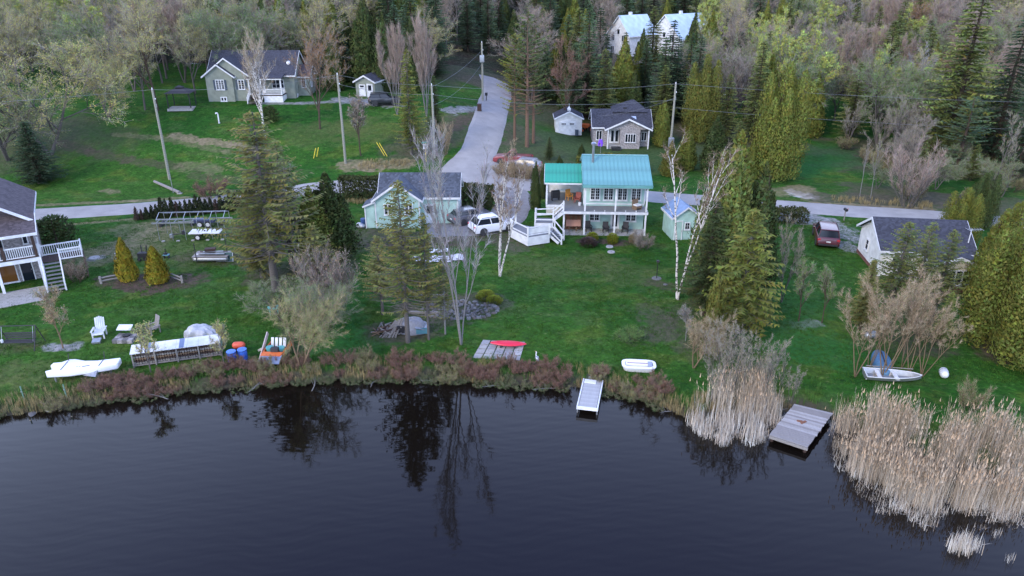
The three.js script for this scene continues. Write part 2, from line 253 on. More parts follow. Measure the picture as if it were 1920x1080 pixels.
  const t = new THREE.DataTexture(d, W, H); t.magFilter = THREE.LinearFilter; t.minFilter = THREE.LinearMipmapLinearFilter; t.generateMipmaps = true; t.colorSpace = THREE.SRGBColorSpace; t.needsUpdate = true;
  const b = GREY.clone(); b.repeat.set((NX1 - NX0) / 1.7, (ND1 - ND0) / 1.7); b.needsUpdate = true;
  const o = new THREE.Mesh(sheet(axis(NX0, NX1, 1), axis(ND0, ND1, 0.75), (x, D) => [(x - NX0) / (NX1 - NX0), (D - ND0) / (ND1 - ND0)]), mat(1, 1, 1, 0.95, { map: t, bumpMap: b, bumpScale: 0.05, specularIntensity: 0.25 }));
  o.name = 'lawn_ground'; o.receiveShadow = o.castShadow = true; scene.add(structure(o));
}
{
  const floorTex = tex(512, 512, (u, v, i, j) => { const a = fbm(u * 5, v * 5, 41, 4, 5), b = fbm(u * 40, v * 40, 42, 2, 40), e = hash2(i, j, 3), q = 0.75 + 0.5 * (b - 0.5) + 0.2 * (e - 0.5); return [(0.27 + 0.08 * (a - 0.5)) * q * 1.25, (0.27 + 0.06 * (0.5 - a)) * q * 1.25, 0.20 * q * 1.25]; });
  const uvf = (x, D) => [x / 14, D / 14];
  const parts = [sheet(axis(-330, 330, 5), axis(ND1, 430, 4), uvf), sheet(axis(-330, NX0, 8), axis(-60, ND1, 2), uvf), sheet(axis(NX1, 330, 8), axis(-60, ND1, 2), uvf), sheet(axis(NX0, NX1, 4), axis(-60, ND0, 4), uvf)];
  const o = new THREE.Mesh(mergeGeometries(parts), mat(0.9, 0.9, 0.9, 0.95, { map: floorTex, bumpMap: rep(GREY, 0.2), bumpScale: 0.2, specularIntensity: 0.2 })); o.name = 'woodland_ground'; o.receiveShadow = o.castShadow = true; scene.add(structure(o));
}
{ // dark, peaty water with a slight ripple
  const N = 512, rip = tex(N, N, (u, v) => { let h = 0; const T = Math.PI * 2;
    const du = 0.05 * Math.sin(T * (2 * v)) + 0.12 * (fbm(u * 4, v * 4, 81, 3, 4) - 0.5), dv = 0.10 * (fbm(u * 3, v * 3, 82, 3, 3) - 0.5);
    h += 0.42 * Math.sin(T * (9 * (v + dv) + 2 * (u + du))) + 0.3 * Math.sin(T * (14 * (v + dv) - 3 * (u + du)) + 1.7) + 0.16 * Math.sin(T * (23 * (v + dv * 1.4) + 5 * u)) + 0.5 * (fbm(u * 10, v * 26, 83, 3, 10) - 0.5);
    const q = 0.5 + 0.32 * h * (0.35 + 0.9 * fbm(u * 3, v * 3, 84, 2, 3)); return [q, q, q]; }, false);
  const g = new THREE.PlaneGeometry(660, 130, 1, 1); g.rotateX(-Math.PI / 2); g.translate(0, 0, 14);
  const uv = g.attributes.uv, ps = g.attributes.position; for (let i = 0; i < uv.count; i++) uv.setXY(i, ps.getX(i) / 11, ps.getZ(i) / 9);
  const o = new THREE.Mesh(g, mat(0.0060, 0.0044, 0.0032, 0.04, { bumpMap: rip, bumpScale: 0.0045, ior: 1.33 })); o.name = 'pond_water'; o.receiveShadow = true; scene.add(structure(o));
}
function curveOf(pts) { const v = []; for (let i = 0; i < pts.length; i += 2) v.push(new THREE.Vector3(pts[i], 0, pts[i + 1])); return new THREE.CatmullRomCurve3(v, false, 'centripetal'); }
function strip(name, pts, width, lift, m, ragged = 0.15) {
  const cv = curveOf(pts), n = Math.ceil(cv.getLength() / 0.7), K = 8, g = G(), rows = [];
  for (let i = 0; i <= n; i++) {
    const P = cv.getPointAt(i / n), T = cv.getTangentAt(i / n), nx = -T.z, nz = T.x, w = typeof width === 'function' ? width(i / n) : width, row = [];
    for (let k = 0; k <= K; k++) { let s = (k / K - 0.5) * w; if (k === 0 || k === K) s += ragged * 2 * (fbm(i * 0.3, k, 90, 3) - 0.5); const x = P.x + nx * s, z = P.z + nz * s; row.push([x, ground(x, z) + lift - (k === 0 || k === K ? lift + 0.04 : 0) + (1 - (2 * k / K - 1) ** 2) * 0.03, z]); }
    rows.push(row);
  }
  for (let i = 0; i < n; i++) for (let k = 0; k < K; k++) g.quad(rows[i][k], rows[i][k + 1], rows[i + 1][k + 1], rows[i + 1][k]);
  return structure(g.make(name, m));
}
const roadTex = tex(512, 512, (u, v, i, j) => { const a = fbm(u * 4, v * 4, 91, 5, 4), e = hash2(i, j, 6), q = 0.90 + 0.25 * (a - 0.5) + 0.10 * (e - 0.5); return [q, q * 0.995, q * 0.99]; });
M.road = mat(0.375, 0.365, 0.345, 0.9, { map: rep(roadTex, 6), bumpMap: rep(GREY, 0.5), bumpScale: 0.006 });
M.gravel = mat(0.25, 0.24, 0.235, 0.95, { map: rep(MOTTLE, 2.2), bumpMap: rep(GREY, 0.5), bumpScale: 0.02 });
strip('main_road', [-61.14, -71.07, -53.72, -73.13, -48.74, -74.2, -41.02, -75.86, -29.36, -80, -22.48, -82.92, -13.94, -84.36, -5.12, -85.37, 2.54, -84.37, 16.95, -80, 28.16, -77.2, 36.58, -74.93, 44.02, -73.31, 53.92, -70.07, 58.96, -68.16], 4.6, 0.06, M.road);
strip('side_road', [-4.33, -84.75, -4.87, -88.24, -4.62, -91.66, -3.94, -97.9, -3.26, -104.66, -2.79, -114.18, -2.46, -123.55, -3.1, -128.75, -5.45, -128.38], (t) => 5.0 + 5 * sstep(0.22, 0.0, t), 0.085, M.road);
strip('gravel_driveway', [-1.61, -85.94, -0.31, -81.99, 0.12, -77, -0.83, -72.09, -2.94, -69.42, -5.86, -69.11, -8.49, -68.79], (t) => 4.6, 0.05, M.gravel, 0.5);

// ---------- buildings ----------
function windowAt(parent, x, y, z, w, h, { ry = 0, cols = 2, rows = 3, t = 0.07, frame = M.white, name = 'window', sash = 1, pane = M.glass } = {}) {
  const g = subGroup(parent, name, x, y, z, ry), f = G();
  f.box(0, 0, 0.02, w, t, 0.10).box(0, h - t, 0.02, w, t, 0.10);
  f.box(-w / 2 + t / 2, t, 0.02, t, h - 2 * t, 0.098).box(w / 2 - t / 2, t, 0.02, t, h - 2 * t, 0.098);
  const iw = (w - 2 * t) / sash;
  for (let s = 1; s < sash; s++) f.box(-w / 2 + t + iw * s, t, 0.02, t * 1.1, h - 2 * t, 0.092);
  f.make('frame', frame, g); G().box(0, -0.05, 0.05, w + 0.1, 0.045, 0.14).make('sill', frame, g);
  for (let s = 0; s < sash; s++) {
    const cx = -w / 2 + t + iw * (s + 0.5), pw = iw - (sash > 1 ? t * 0.7 : 0);
    G().box(cx, t * 0.6, 0.005, pw, h - t * 1.2, 0.02).make('pane', pane, g);
    if (cols * rows > 1) { const b = G(); for (let i = 1; i < cols; i++) b.box(cx - pw / 2 + pw * i / cols, t, 0.022, 0.024, h - 2 * t, 0.018); for (let j = 1; j < rows; j++) b.box(cx, t + (h - 2 * t) * j / rows, 0.024, pw, 0.024, 0.018); b.make('glazing_bar', frame, g); }
  }
  return g;
}
function doorAt(parent, x, y, z, w, h, m, { ry = 0, glazed = 0, name = 'door' } = {}) {
  const g = subGroup(parent, name, x, y, z, ry);
  G().box(-w / 2 - 0.04, 0, 0.02, 0.08, h, 0.1).box(w / 2 + 0.04, 0, 0.02, 0.08, h, 0.1).box(0, h, 0.02, w + 0.16, 0.08, 0.1).make('frame', M.white, g);
  G().box(0, 0.01, 0.01, w - 0.01, h - 0.02, 0.04).make('leaf', m, g);
  if (glazed) G().box(0, h * (1 - glazed) - 0.12, 0.025, w * 0.66, h * glazed, 0.03).make('pane', M.glass, g);
  G().box(w * 0.4, h * 0.46, 0.055, 0.05, 0.06, 0.06).make('handle', M.steel, g);
  return g;
}
// chevron of a gable roof: ridge along x, spanning z0..z1 at eave height e, rising to r
function gableRoof(parent, { x0, x1, z0, z1, e, r, th = 0.16, m, ax = 'x', fascia = M.white, name = 'roof' }) {
  const zc = (z0 + z1) / 2, poly = [[z0, e], [zc, r], [z1, e], [z1, e + th], [zc, r + th], [z0, e + th]];
  const roof = G().slab(poly, x0, x1, ax).make(name, m, parent);
  const f = G(), s = 0.05; // rake boards at both gable ends, eave boards along both sides
  const lo = 0.10, P = [[z0 - 0.02, e - lo], [zc, r - lo], [z1 + 0.02, e - lo], [z1 + 0.02, e + th - 0.03], [zc, r + th - 0.03], [z0 - 0.02, e + th - 0.03]];
  f.slab(P, x0 - s, x0 - 0.005, ax).slab(P, x1 + 0.005, x1 + s, ax);
  if (ax === 'x') { f.box((x0 + x1) / 2, e - 0.08, z0 - 0.03, x1 - x0, 0.2, 0.05).box((x0 + x1) / 2, e - 0.08, z1 + 0.03, x1 - x0, 0.2, 0.05); }
  else { f.box(z0 - 0.03, e - 0.08, (x0 + x1) / 2, 0.05, 0.2, x1 - x0).box(z1 + 0.03, e - 0.08, (x0 + x1) / 2, 0.05, 0.2, x1 - x0); }
  f.make('fascia', fascia, roof);
  return roof;
}
function gableWalls(parent, { x0, x1, z0, z1, y0 = 0, e, r, m, ax = 'x', name = 'wall' }) { const zc = (z0 + z1) / 2; return G().slab([[z0, y0], [z1, y0], [z1, e], [zc, r], [z0, e]], x0, x1, ax).make(name, m, parent); }
function seams(roof, { x0, x1, za, ya, zb, yb, n, m }) { // standing seams and the panels between them, from the eave (za, ya) to the ridge (zb, yb)
  const len = Math.hypot(zb - za, yb - ya), ang = Math.atan2(yb - ya, za - zb), w = (x1 - x0) / n;
  const pg = G().box(0, 0, 0, w * 0.93, 0.014, len, 0, 0, ang).geo(), rg = G().box(0, 0, 0, 0.045, 0.055, len, 0, 0, ang).geo();
  for (let i = 0; i <= n; i++) { const q = new THREE.Mesh(rg, m); q.name = 'roof_rib'; q.position.set(x0 + w * i, (ya + yb) / 2 + 0.012, (za + zb) / 2); roof.add(lit(q)); }
  for (let i = 0; i < n; i++) { const q = new THREE.Mesh(pg, m); q.name = 'roof_panel'; q.position.set(x0 + w * (i + 0.5), (ya + yb) / 2 + 0.006, (za + zb) / 2); roof.add(lit(q)); }
}
function railing(parent, a, b, { h = 0.95, m = M.white, balusters = 0, rails = [0.92, 0.45], post = 0.11, ends = [1, 1], name = 'railing' } = {}) {
  const g = subGroup(parent, name), A = new THREE.Vector3(...a), B = new THREE.Vector3(...b);
  if (ends[0]) G().box(a[0], a[1], a[2], post, h + 0.06, post).make('post', m, g);
  if (ends[1]) G().box(b[0], b[1], b[2], post, h + 0.06, post).make('post', m, g);
  const up = (v, d) => [v.x, v.y + d, v.z];
  for (const r of rails) G().bar(up(A, r * h), up(B, r * h), 0.06, 0.10).make('rail', m, g);
  if (balusters) { const n = Math.round(A.distanceTo(B) / balusters), lo = rails[rails.length - 1] * h, q = G().box(0, 0, 0, 0.045, rails[0] * h - lo, 0.045).geo(); for (let i = 1; i < n; i++) { const P = A.clone().lerp(B, i / n), o = new THREE.Mesh(q, m); o.name = 'baluster'; o.position.set(P.x, P.y + lo, P.z); g.add(lit(o)); } }
  return g;
}
function steps(parent, a, b, width, n, m, { stringer = M.white } = {}) { // treads from a (top) to b (bottom); width across
  const g = subGroup(parent, 'stairs'), A = new THREE.Vector3(...a), B = new THREE.Vector3(...b), d = B.clone().sub(A), run = Math.hypot(d.x, d.z), yaw = Math.atan2(d.x, d.z);
  for (let i = 0; i < n; i++) { const P = A.clone().lerp(B, (i + 0.5) / n); G().box(P.x, P.y - 0.05, P.z, width, 0.05, run / n + 0.02, yaw).make('tread', m, g); }
  const s = new THREE.Vector3(Math.cos(yaw), 0, -Math.sin(yaw)).multiplyScalar(width / 2 + 0.03);
  for (const k of [-1, 1]) G().bar([A.x + s.x * k, A.y - 0.16, A.z + s.z * k], [B.x + s.x * k, B.y + 0.0, B.z + s.z * k], 0.05, 0.24).make('stringer', stringer, g);
  return g;
}
function planks(parent, x0, x1, z0, z1, y, m, { along = 'x', w = 0.14, th = 0.04, gap = 0.012, name = 'plank', mats, jit = 0 } = {}) {
  const R = rng(7), span = along === 'x' ? z1 - z0 : x1 - x0, n = Math.max(1, Math.round(span / w)), p = span / n, L = along === 'x' ? x1 - x0 : z1 - z0;
  const q = (along === 'x' ? G().box(0, 0, 0, L, th, p - gap) : G().box(0, 0, 0, p - gap, th, L)).geo();
  for (let i = 0; i < n; i++) { const o = new THREE.Mesh(q, mats ? mats[Math.floor(R() * mats.length)] : m); o.name = name; const s = (i + 0.5) * p; o.position.set(along === 'x' ? (x0 + x1) / 2 + jit * (R() - 0.5) : x0 + s, y - th + jit * 0.1 * (R() - 0.5), along === 'x' ? z0 + s : (z0 + z1) / 2 + jit * (R() - 0.5)); o.rotation.y = jit * 0.03 * (R() - 0.5); parent.add(lit(o)); }
}

{ // the mint house with the teal metal roof
  const h = thing('lake_house', 'two storey mint house with teal metal roof, white balcony posts and stepped white deck', 'house', on(6.95, -67.54, -0.02), -0.05);
  G().slab([[-8.9, 0], [-1.8, 0], [-1.8, 5.15], [-4.55, 6.65], [-8.9, 5.3]], 0, 6.0).make('wall', M.mint, h);
  G().box(3, 2.58, -1.78, 6.0, 0.12, 0.04).box(0.04, 2.7, -1.78, 0.12, 2.4, 0.05).box(5.96, 2.7, -1.78, 0.12, 2.4, 0.05).make('wall_trim', M.white, h);
  const roof = G().slab([[0.35, 5.02], [-4.55, 6.74], [-9.3, 5.02], [-9.3, 5.12], [-4.55, 6.84], [0.35, 5.12]], -0.2, 6.35).make('roof', M.teal, h);
  seams(roof, { x0: -0.18, x1: 6.33, za: 0.36, ya: 5.13, zb: -4.53, yb: 6.845, n: 17, m: M.teal });
  G().box(3.08, 6.83, -4.55, 6.56, 0.05, 0.34).make('ridge_cap', M.teal, roof);
  G().box(3.08, 4.86, 0.36, 6.56, 0.17, 0.05).bar([-0.22, 4.98, 0.36], [-0.22, 6.72, -4.55], 0.05, 0.2).bar([6.37, 4.98, 0.36], [6.37, 6.72, -4.55], 0.05, 0.2).make('fascia', M.teal, roof);
  // porch
  G().box(-1.85, 0.1, -6.3, 3.6, 4.6, 0.14).make('porch_wall', M.whitewall, h);
  const pr = G().slab([[-1.75, 4.68], [-4.9, 5.72], [-6.5, 5.1], [-6.5, 5.2], [-4.9, 5.82], [-1.75, 4.78]], -3.85, -0.22).make('porch_roof', M.green, h);
  seams(pr, { x0: -3.83, x1: -0.24, za: -1.75, ya: 4.79, zb: -4.88, yb: 5.825, n: 10, m: M.green });
  G().box(-2.03, 4.55, -1.74, 3.62, 0.15, 0.05).bar([-3.88, 4.66, -1.74], [-3.88, 5.7, -4.9], 0.05, 0.18).make('fascia', M.white, pr);
  for (const z of [-1.95, -4.1, -6.1]) G().box(-3.62, 2.45, z, 0.15, z < -4 ? 2.7 : 2.2, 0.15).make('porch_post', M.white, h);
  G().bar([-3.62, 3.9, -1.95], [-3.62, 4.55, -2.7], 0.1).make('brace', M.white, h);
  railing(h, [-3.62, 2.45, -2.05], [-3.62, 2.45, -4.05], { ends: [0, 0], balusters: 0.16, rails: [0.92, 0.1] });
  // deck floor and balcony
  planks(h, -3.75, 0, -6.2, -1.95, 2.45, M.deckGrey, { along: 'x', w: 0.42, name: 'deck_board' });
  planks(h, -1.98, 0, -1.93, 0.1, 2.45, M.deckGrey, { along: 'x', w: 0.3, name: 'deck_board' });
  planks(h, 0.02, 6.1, -1.75, 0.1, 2.45, M.deckGrey, { along: 'x', w: 0.3, name: 'deck_board' });
  G().box(2.05, 2.17, 0.13, 8.1, 0.24, 0.06).box(-1.99, 2.17, -0.9, 0.06, 0.24, 2.0).box(-2.85, 2.17, -1.96, 1.7, 0.24, 0.06).box(6.13, 2.17, -0.85, 0.06, 0.24, 1.95).make('deck_edge', M.white, h);
  for (const x of [0.08, 3.0, 5.95]) { G().box(x, 0, 0.02, 0.16, 2.17, 0.16).make('lower_post', M.white, h); G().box(x, 2.46, 0.02, 0.15, 2.42, 0.15).make('upper_post', M.white, h); }
  G().box(-1.92, 0, 0.02, 0.16, 2.17, 0.16).make('lower_post', M.white, h);
  G().box(3.0, 4.72, 0.02, 6.2, 0.16, 0.14).make('balcony_beam', M.white, h);
  for (const x of [1.0, 2.0, 4.0, 5.0]) G().box(x, 2.45, 0.06, 0.07, 0.12, 0.05).make('rail_bracket', M.white, h);
  G().box(2.1, 0, -0.85, 8.0, 0.06, 2.1).make('ground_slab', M.concrete, h);
  // windows and the lower door
  for (const x of [1.12, 2.42, 3.78, 5.12]) windowAt(h, x, 3.0, -1.78, 1.02, 1.35, { sash: 2, cols: 2, rows: 4, t: 0.09 });
  windowAt(h, 1.15, 0.85, -1.78, 1.1, 1.0, { sash: 2, cols: 2, rows: 3, t: 0.1 }); windowAt(h, 4.75, 0.85, -1.78, 1.1, 1.0, { sash: 2, cols: 2, rows: 3, t: 0.1 });
  doorAt(h, 3.2, 0.08, -1.78, 0.72, 1.95, M.white, { glazed: 0.82 });
  windowAt(h, 6.02, 3.2, -5.5, 0.9, 1.1, { ry: Math.PI / 2, sash: 1 });
  // chimney
  const ch = subGroup(h, 'chimney', 0.85, 6.05, -3.3);
  G().add(new THREE.CylinderGeometry(0.13, 0.13, 2.0, 12), mx(0, 1.1, 0)).make('flue', M.steel, ch); G().add(new THREE.CylinderGeometry(0.24, 0.24, 0.12, 12), mx(0, 2.15, 0)).add(new THREE.ConeGeometry(0.26, 0.12, 12), mx(0, 2.32, 0)).make('cap', M.steel, ch); G().box(0, 0.1, 0, 0.6, 0.16, 0.6).make('flashing', M.galv, ch);
  // landing, lower deck, both flights
  G().prism([[-4.7, -0.7], [-2.95, -0.7], [-2.95, 0.75], [-4.7, 0.75]], 1.32, 1.45).make('landing_floor', M.deckGrey, h);
  G().box(-3.82, 0.1, 0.78, 1.75, 1.3, 0.06).box(-4.73, 0.1, 0.02, 0.06, 1.3, 1.5).make('landing_skirt', M.white, h);
  steps(h, [-2.0, 2.45, -0.35], [-2.95, 1.5, -0.35], 1.1, 5, M.deckGrey);
  railing(h, [-1.98, 2.45, 0.12], [-2.95, 1.5, 0.12], { rails: [0.92, 0.5, 0.1], post: 0.14 });
  railing(h, [-2.95, 1.45, 0.7], [-4.68, 1.45, 0.7], { ends: [1, 0], rails: [0.92, 0.3] }); railing(h, [-4.68, 1.45, 0.7], [-4.68, 1.45, -0.65], { rails: [0.92, 0.3], post: 0.14 }); railing(h, [-4.6, 1.45, -0.68], [-2.95, 1.5, -0.85], { rails: [0.92, 0.3] });
  const dk = [[-7.0, 1.35], [-5.3, 3.65], [-3.3, 2.65], [-2.75, 0.95], [-4.6, 0.82], [-6.6, -0.2]];
  G().prism(dk, 0.86, 0.98).make('lower_deck_floor', M.deckGrey, h);
  const side = (a, b, n) => { const len = Math.hypot(b[0] - a[0], b[1] - a[1]); G().box((a[0] + b[0]) / 2, 0.12, (a[1] + b[1]) / 2, len + 0.05, 0.84, 0.06, -Math.atan2(b[1] - a[1], b[0] - a[0])).make('deck_skirt', M.white, h); };
  side(dk[0], dk[1]); side(dk[1], dk[2]); side(dk[5], dk[0]);
  const pt = (q) => [q[0], 0.98, q[1]];
  railing(h, pt(dk[0]), pt(dk[1]), { rails: [0.95, 0.2], post: 0.16 }); railing(h, pt(dk[1]), pt(dk[2]), { rails: [0.95, 0.2], post: 0.18, ends: [0, 1] }); railing(h, pt(dk[5]), pt(dk[0]), { rails: [0.95, 0.2], post: 0.14, ends: [1, 0] });
  G().bar([-5.25, 1.52, 3.6], [-3.35, 1.52, 2.66], 0.03, 0.5).make('rail_panel', M.white, h);
  steps(h, [-3.1, 0.95, 1.85], [-2.15, 0.1, 2.3], 1.1, 4, M.deckGrey);
  railing(h, [-3.2, 0.98, 2.45], [-2.15, 0.05, 2.95], { rails: [0.92, 0.25], ends: [0, 1], post: 0.14 }); railing(h, [-2.8, 0.98, 1.3], [-1.9, 0.05, 1.75], { rails: [0.92, 0.25], post: 0.12 });
  // under the deck
  G().box(-0.95, 0.06, -1.9, 1.9, 2.0, 0.1).make('recess_wall', M.brick, h);
}
{ // porch furniture
  const P = (lx, ly, lz) => { const x0 = 0, v = new THREE.Vector3(lx, ly, lz).applyAxisAngle(new THREE.Vector3(0, 1, 0), -0.05), [x, y, z] = on(6.95, -67.54, -0.02); return [x + v.x, y + v.y, z + v.z]; };
  const chair = (name, label, m, p, t, cat = 'chair', grp) => { const c = thing(name, label, cat, p, t, grp); G().box(0, 0.36, 0, 0.56, 0.07, 0.52).make('seat', m, c); G().box(0, 0.42, -0.27, 0.56, 0.6, 0.06, 0, 0, -0.2).make('backrest', m, c); for (const s of [-1, 1]) { G().box(0.3 * s, 0.56, 0, 0.08, 0.05, 0.56).make('armrest', m, c); for (const f of [-1, 1]) G().box(0.27 * s, 0, 0.23 * f, 0.06, 0.58, 0.06).make('leg', m, c); } return c; };
  globalThis.chairMaker = chair;
  chair('porch_chair', 'orange wooden chair on the covered porch', mat(0.55, 0.24, 0.05, 0.7), P(-1.35, 2.46, -3.6), 0.5);
  chair('porch_chair', 'dark red brown chair at the edge of the covered porch', mat(0.22, 0.05, 0.035, 0.7), P(-0.55, 2.46, -2.6), -0.4);
  const gr = thing('barbecue', 'black barbecue with rounded lid on the covered porch', 'barbecue', P(-2.75, 2.46, -3.3), 0.3); G().box(0, 0.3, 0, 0.8, 0.5, 0.5).make('cabinet', M.black, gr); G().add(new THREE.CylinderGeometry(0.26, 0.26, 0.8, 14, 1, false, 0, Math.PI), mx(0, 0.8, 0, 0, 0, Math.PI / 2)).make('lid', M.black, gr); for (const s of [-1, 1]) G().box(0.36 * s, 0, 0, 0.06, 0.3, 0.4).make('leg', M.dark, gr);
  const tb = thing('porch_table', 'white draped table on the covered porch', 'table', P(-1.95, 2.46, -4.6), 0.1); G().box(0, 0.68, 0, 1.5, 0.06, 0.8).make('tabletop', M.white, tb); for (const [a, b] of [[-1, -1], [1, -1], [1, 1], [-1, 1]]) G().box(0.68 * a, 0, 0.34 * b, 0.06, 0.68, 0.06).make('leg', M.white, tb);
  const bk = thing('porch_bucket', 'small white bucket on the porch boards', 'bucket', P(-0.35, 2.46, -1.7)); G().add(new THREE.CylinderGeometry(0.16, 0.13, 0.32, 12), mx(0, 0.16, 0)).make('pail', M.white, bk); G().tube([[-0.15, 0.3, 0], [0, 0.42, 0.05], [0.15, 0.3, 0]], 0.012, 4).make('handle', M.steel, bk);
  const bc = thing('balcony_chair', 'wicker chair with white cushion at the balcony end', 'chair', P(5.15, 2.46, -0.75), 0.6); G().box(0, 0.2, 0, 0.7, 0.2, 0.65).make('seat', M.wood, bc); G().box(0, 0.4, 0.02, 0.6, 0.1, 0.55).make('cushion', M.white, bc); G().box(0, 0.4, -0.3, 0.7, 0.55, 0.1).make('backrest', M.wood, bc); for (const s of [-1, 1]) G().box(0.3 * s, 0, 0, 0.08, 0.2, 0.6).make('leg', M.wood, bc);
  for (const [x, z, t, w] of [[0.55, -0.9, 0.2, 'beside the deck post'], [2.25, -0.7, 0.0, 'beside the basement door'], [4.15, -0.75, -0.3, 'below the second basement window']]) chair('garden_chair', 'dark garden chair on the slab under the balcony ' + w, M.dark, P(x, 0.05, z), t, 'chair', 'garden chairs under the balcony');
  const bd = thing('leaning_board', 'pinkish plywood board leaning under the deck', 'board', P(-0.95, 0.08, -0.95)); G().box(0, 0.45, 0, 1.45, 0.7, 0.05, 0, 0.0, -0.7).make('panel', mat(0.5, 0.27, 0.2, 0.8, { map: rep(GRAIN, 1, 0.5) }), bd); G().box(0.3, 0, 0.1, 0.08, 0.62, 0.08).make('prop', M.wood, bd); G().box(-0.4, 0, 0.1, 0.08, 0.62, 0.08).make('prop', M.wood, bd);
  const fw = thing('firewood_stack', 'stack of split red firewood along the wall under the deck', 'firewood', P(-0.95, 0.08, -1.55)); { const R = rng(3), q = G().add(new THREE.CylinderGeometry(0.085, 0.085, 0.42, 6), mx(0, 0, 0, Math.PI / 2)).geo(); for (let j = 0; j < 9; j++) for (let i = 0; i < 10; i++) { const o = new THREE.Mesh(q, i % 3 ? M.cedarWood : M.wood); o.name = 'log'; o.position.set(-0.8 + i * 0.175 + (j % 2) * 0.06, 0.09 + j * 0.155, (R() - 0.5) * 0.06); o.rotation.z = R() * 3; fw.add(lit(o)); } }
}
{ // mint garage
  const h = thing('mint_garage', 'mint garage with slate shingle roof, front gable wing and lean-to', 'garage', on(-11.34, -69.42, -0.05));
  const W = 2.2; // the wing spans x -W..W, its front wall at z = 0
  gableWalls(h, { x0: -1.5, x1: 0, z0: -W, z1: W, e: 2.95, r: 4.55, m: M.mint, ax: 'z', name: 'wing_wall' });
  gableWalls(h, { x0: -1.9, x1: 5.9, z0: -5.4, z1: -1.5, e: 2.9, r: 4.6, m: M.mint, name: 'main_wall' });
  gableRoof(h, { x0: -2.15, x1: 6.15, z0: -5.75, z1: -1.15, e: 2.78, r: 4.7, m: M.slate, name: 'main_roof' });
  gableRoof(h, { x0: -3.3, x1: 0.25, z0: -W - 0.3, z1: W + 0.3, e: 2.85, r: 4.62, m: M.slate, ax: 'z', name: 'wing_roof' });
  G().slab([[-3.25, 0], [-W - 0.01, 0], [-W - 0.01, 2.72], [-3.25, 2.3]], -1.6, -0.05, 'z').make('lean_to', M.mint, h);
  G().slab([[-3.45, 2.28], [-W - 0.02, 2.78], [-W - 0.02, 2.9], [-3.45, 2.4]], -1.8, 0.15, 'z').make('lean_to_roof', M.slate, h);
  G().bar([-3.45, 2.3, 0.17], [-W, 2.8, 0.17], 0.04, 0.16).box(-3.25, 0, 0, 0.1, 2.3, 0.06).box(-W, 0, 0.01, 0.11, 2.85, 0.06).box(W - 0.05, 0, 0.01, 0.11, 2.85, 0.06).box(5.85, 0, -1.48, 0.11, 2.8, 0.06).make('corner_board', M.white, h);
  windowAt(h, -0.95, 1.45, 0.02, 0.85, 1.15, { sash: 2, cols: 1, rows: 3, t: 0.09 }); windowAt(h, 1.1, 1.45, 0.02, 0.85, 1.15, { sash: 2, cols: 1, rows: 3, t: 0.09 });
  G().box(-2.75, 0.1, -0.03, 0.8, 2.0, 0.04).make('lean_to_door', M.mint, h);
  doorAt(h, 3.0, 0.05, -1.48, 0.9, 2.0, M.white, { glazed: 0.4 }); doorAt(h, 5.92, 0.05, -3.4, 2.6, 2.1, M.white, { ry: Math.PI / 2, name: 'garage_door' });
}
{ // little shed with blue roof
  const h = thing('garden_shed', 'small mint garden shed with blue metal roof beside the birch', 'shed', on(16.63, -66.18, -0.05), 0.12);
  gableWalls(h, { x0: -3.0, x1: 0, z0: -1.3, z1: 1.3, e: 2.35, r: 3.25, m: M.mint, ax: 'z' });
  const r = gableRoof(h, { x0: -3.2, x1: 0.2, z0: -1.5, z1: 1.5, e: 2.22, r: 3.3, m: M.blueRoof, ax: 'z', th: 0.08 });
  windowAt(h, 0.1, 1.05, 0.02, 0.55, 0.75, { cols: 2, rows: 2 }); doorAt(h, -0.75, 0.05, 0.02, 0.65, 1.85, M.mint);
}
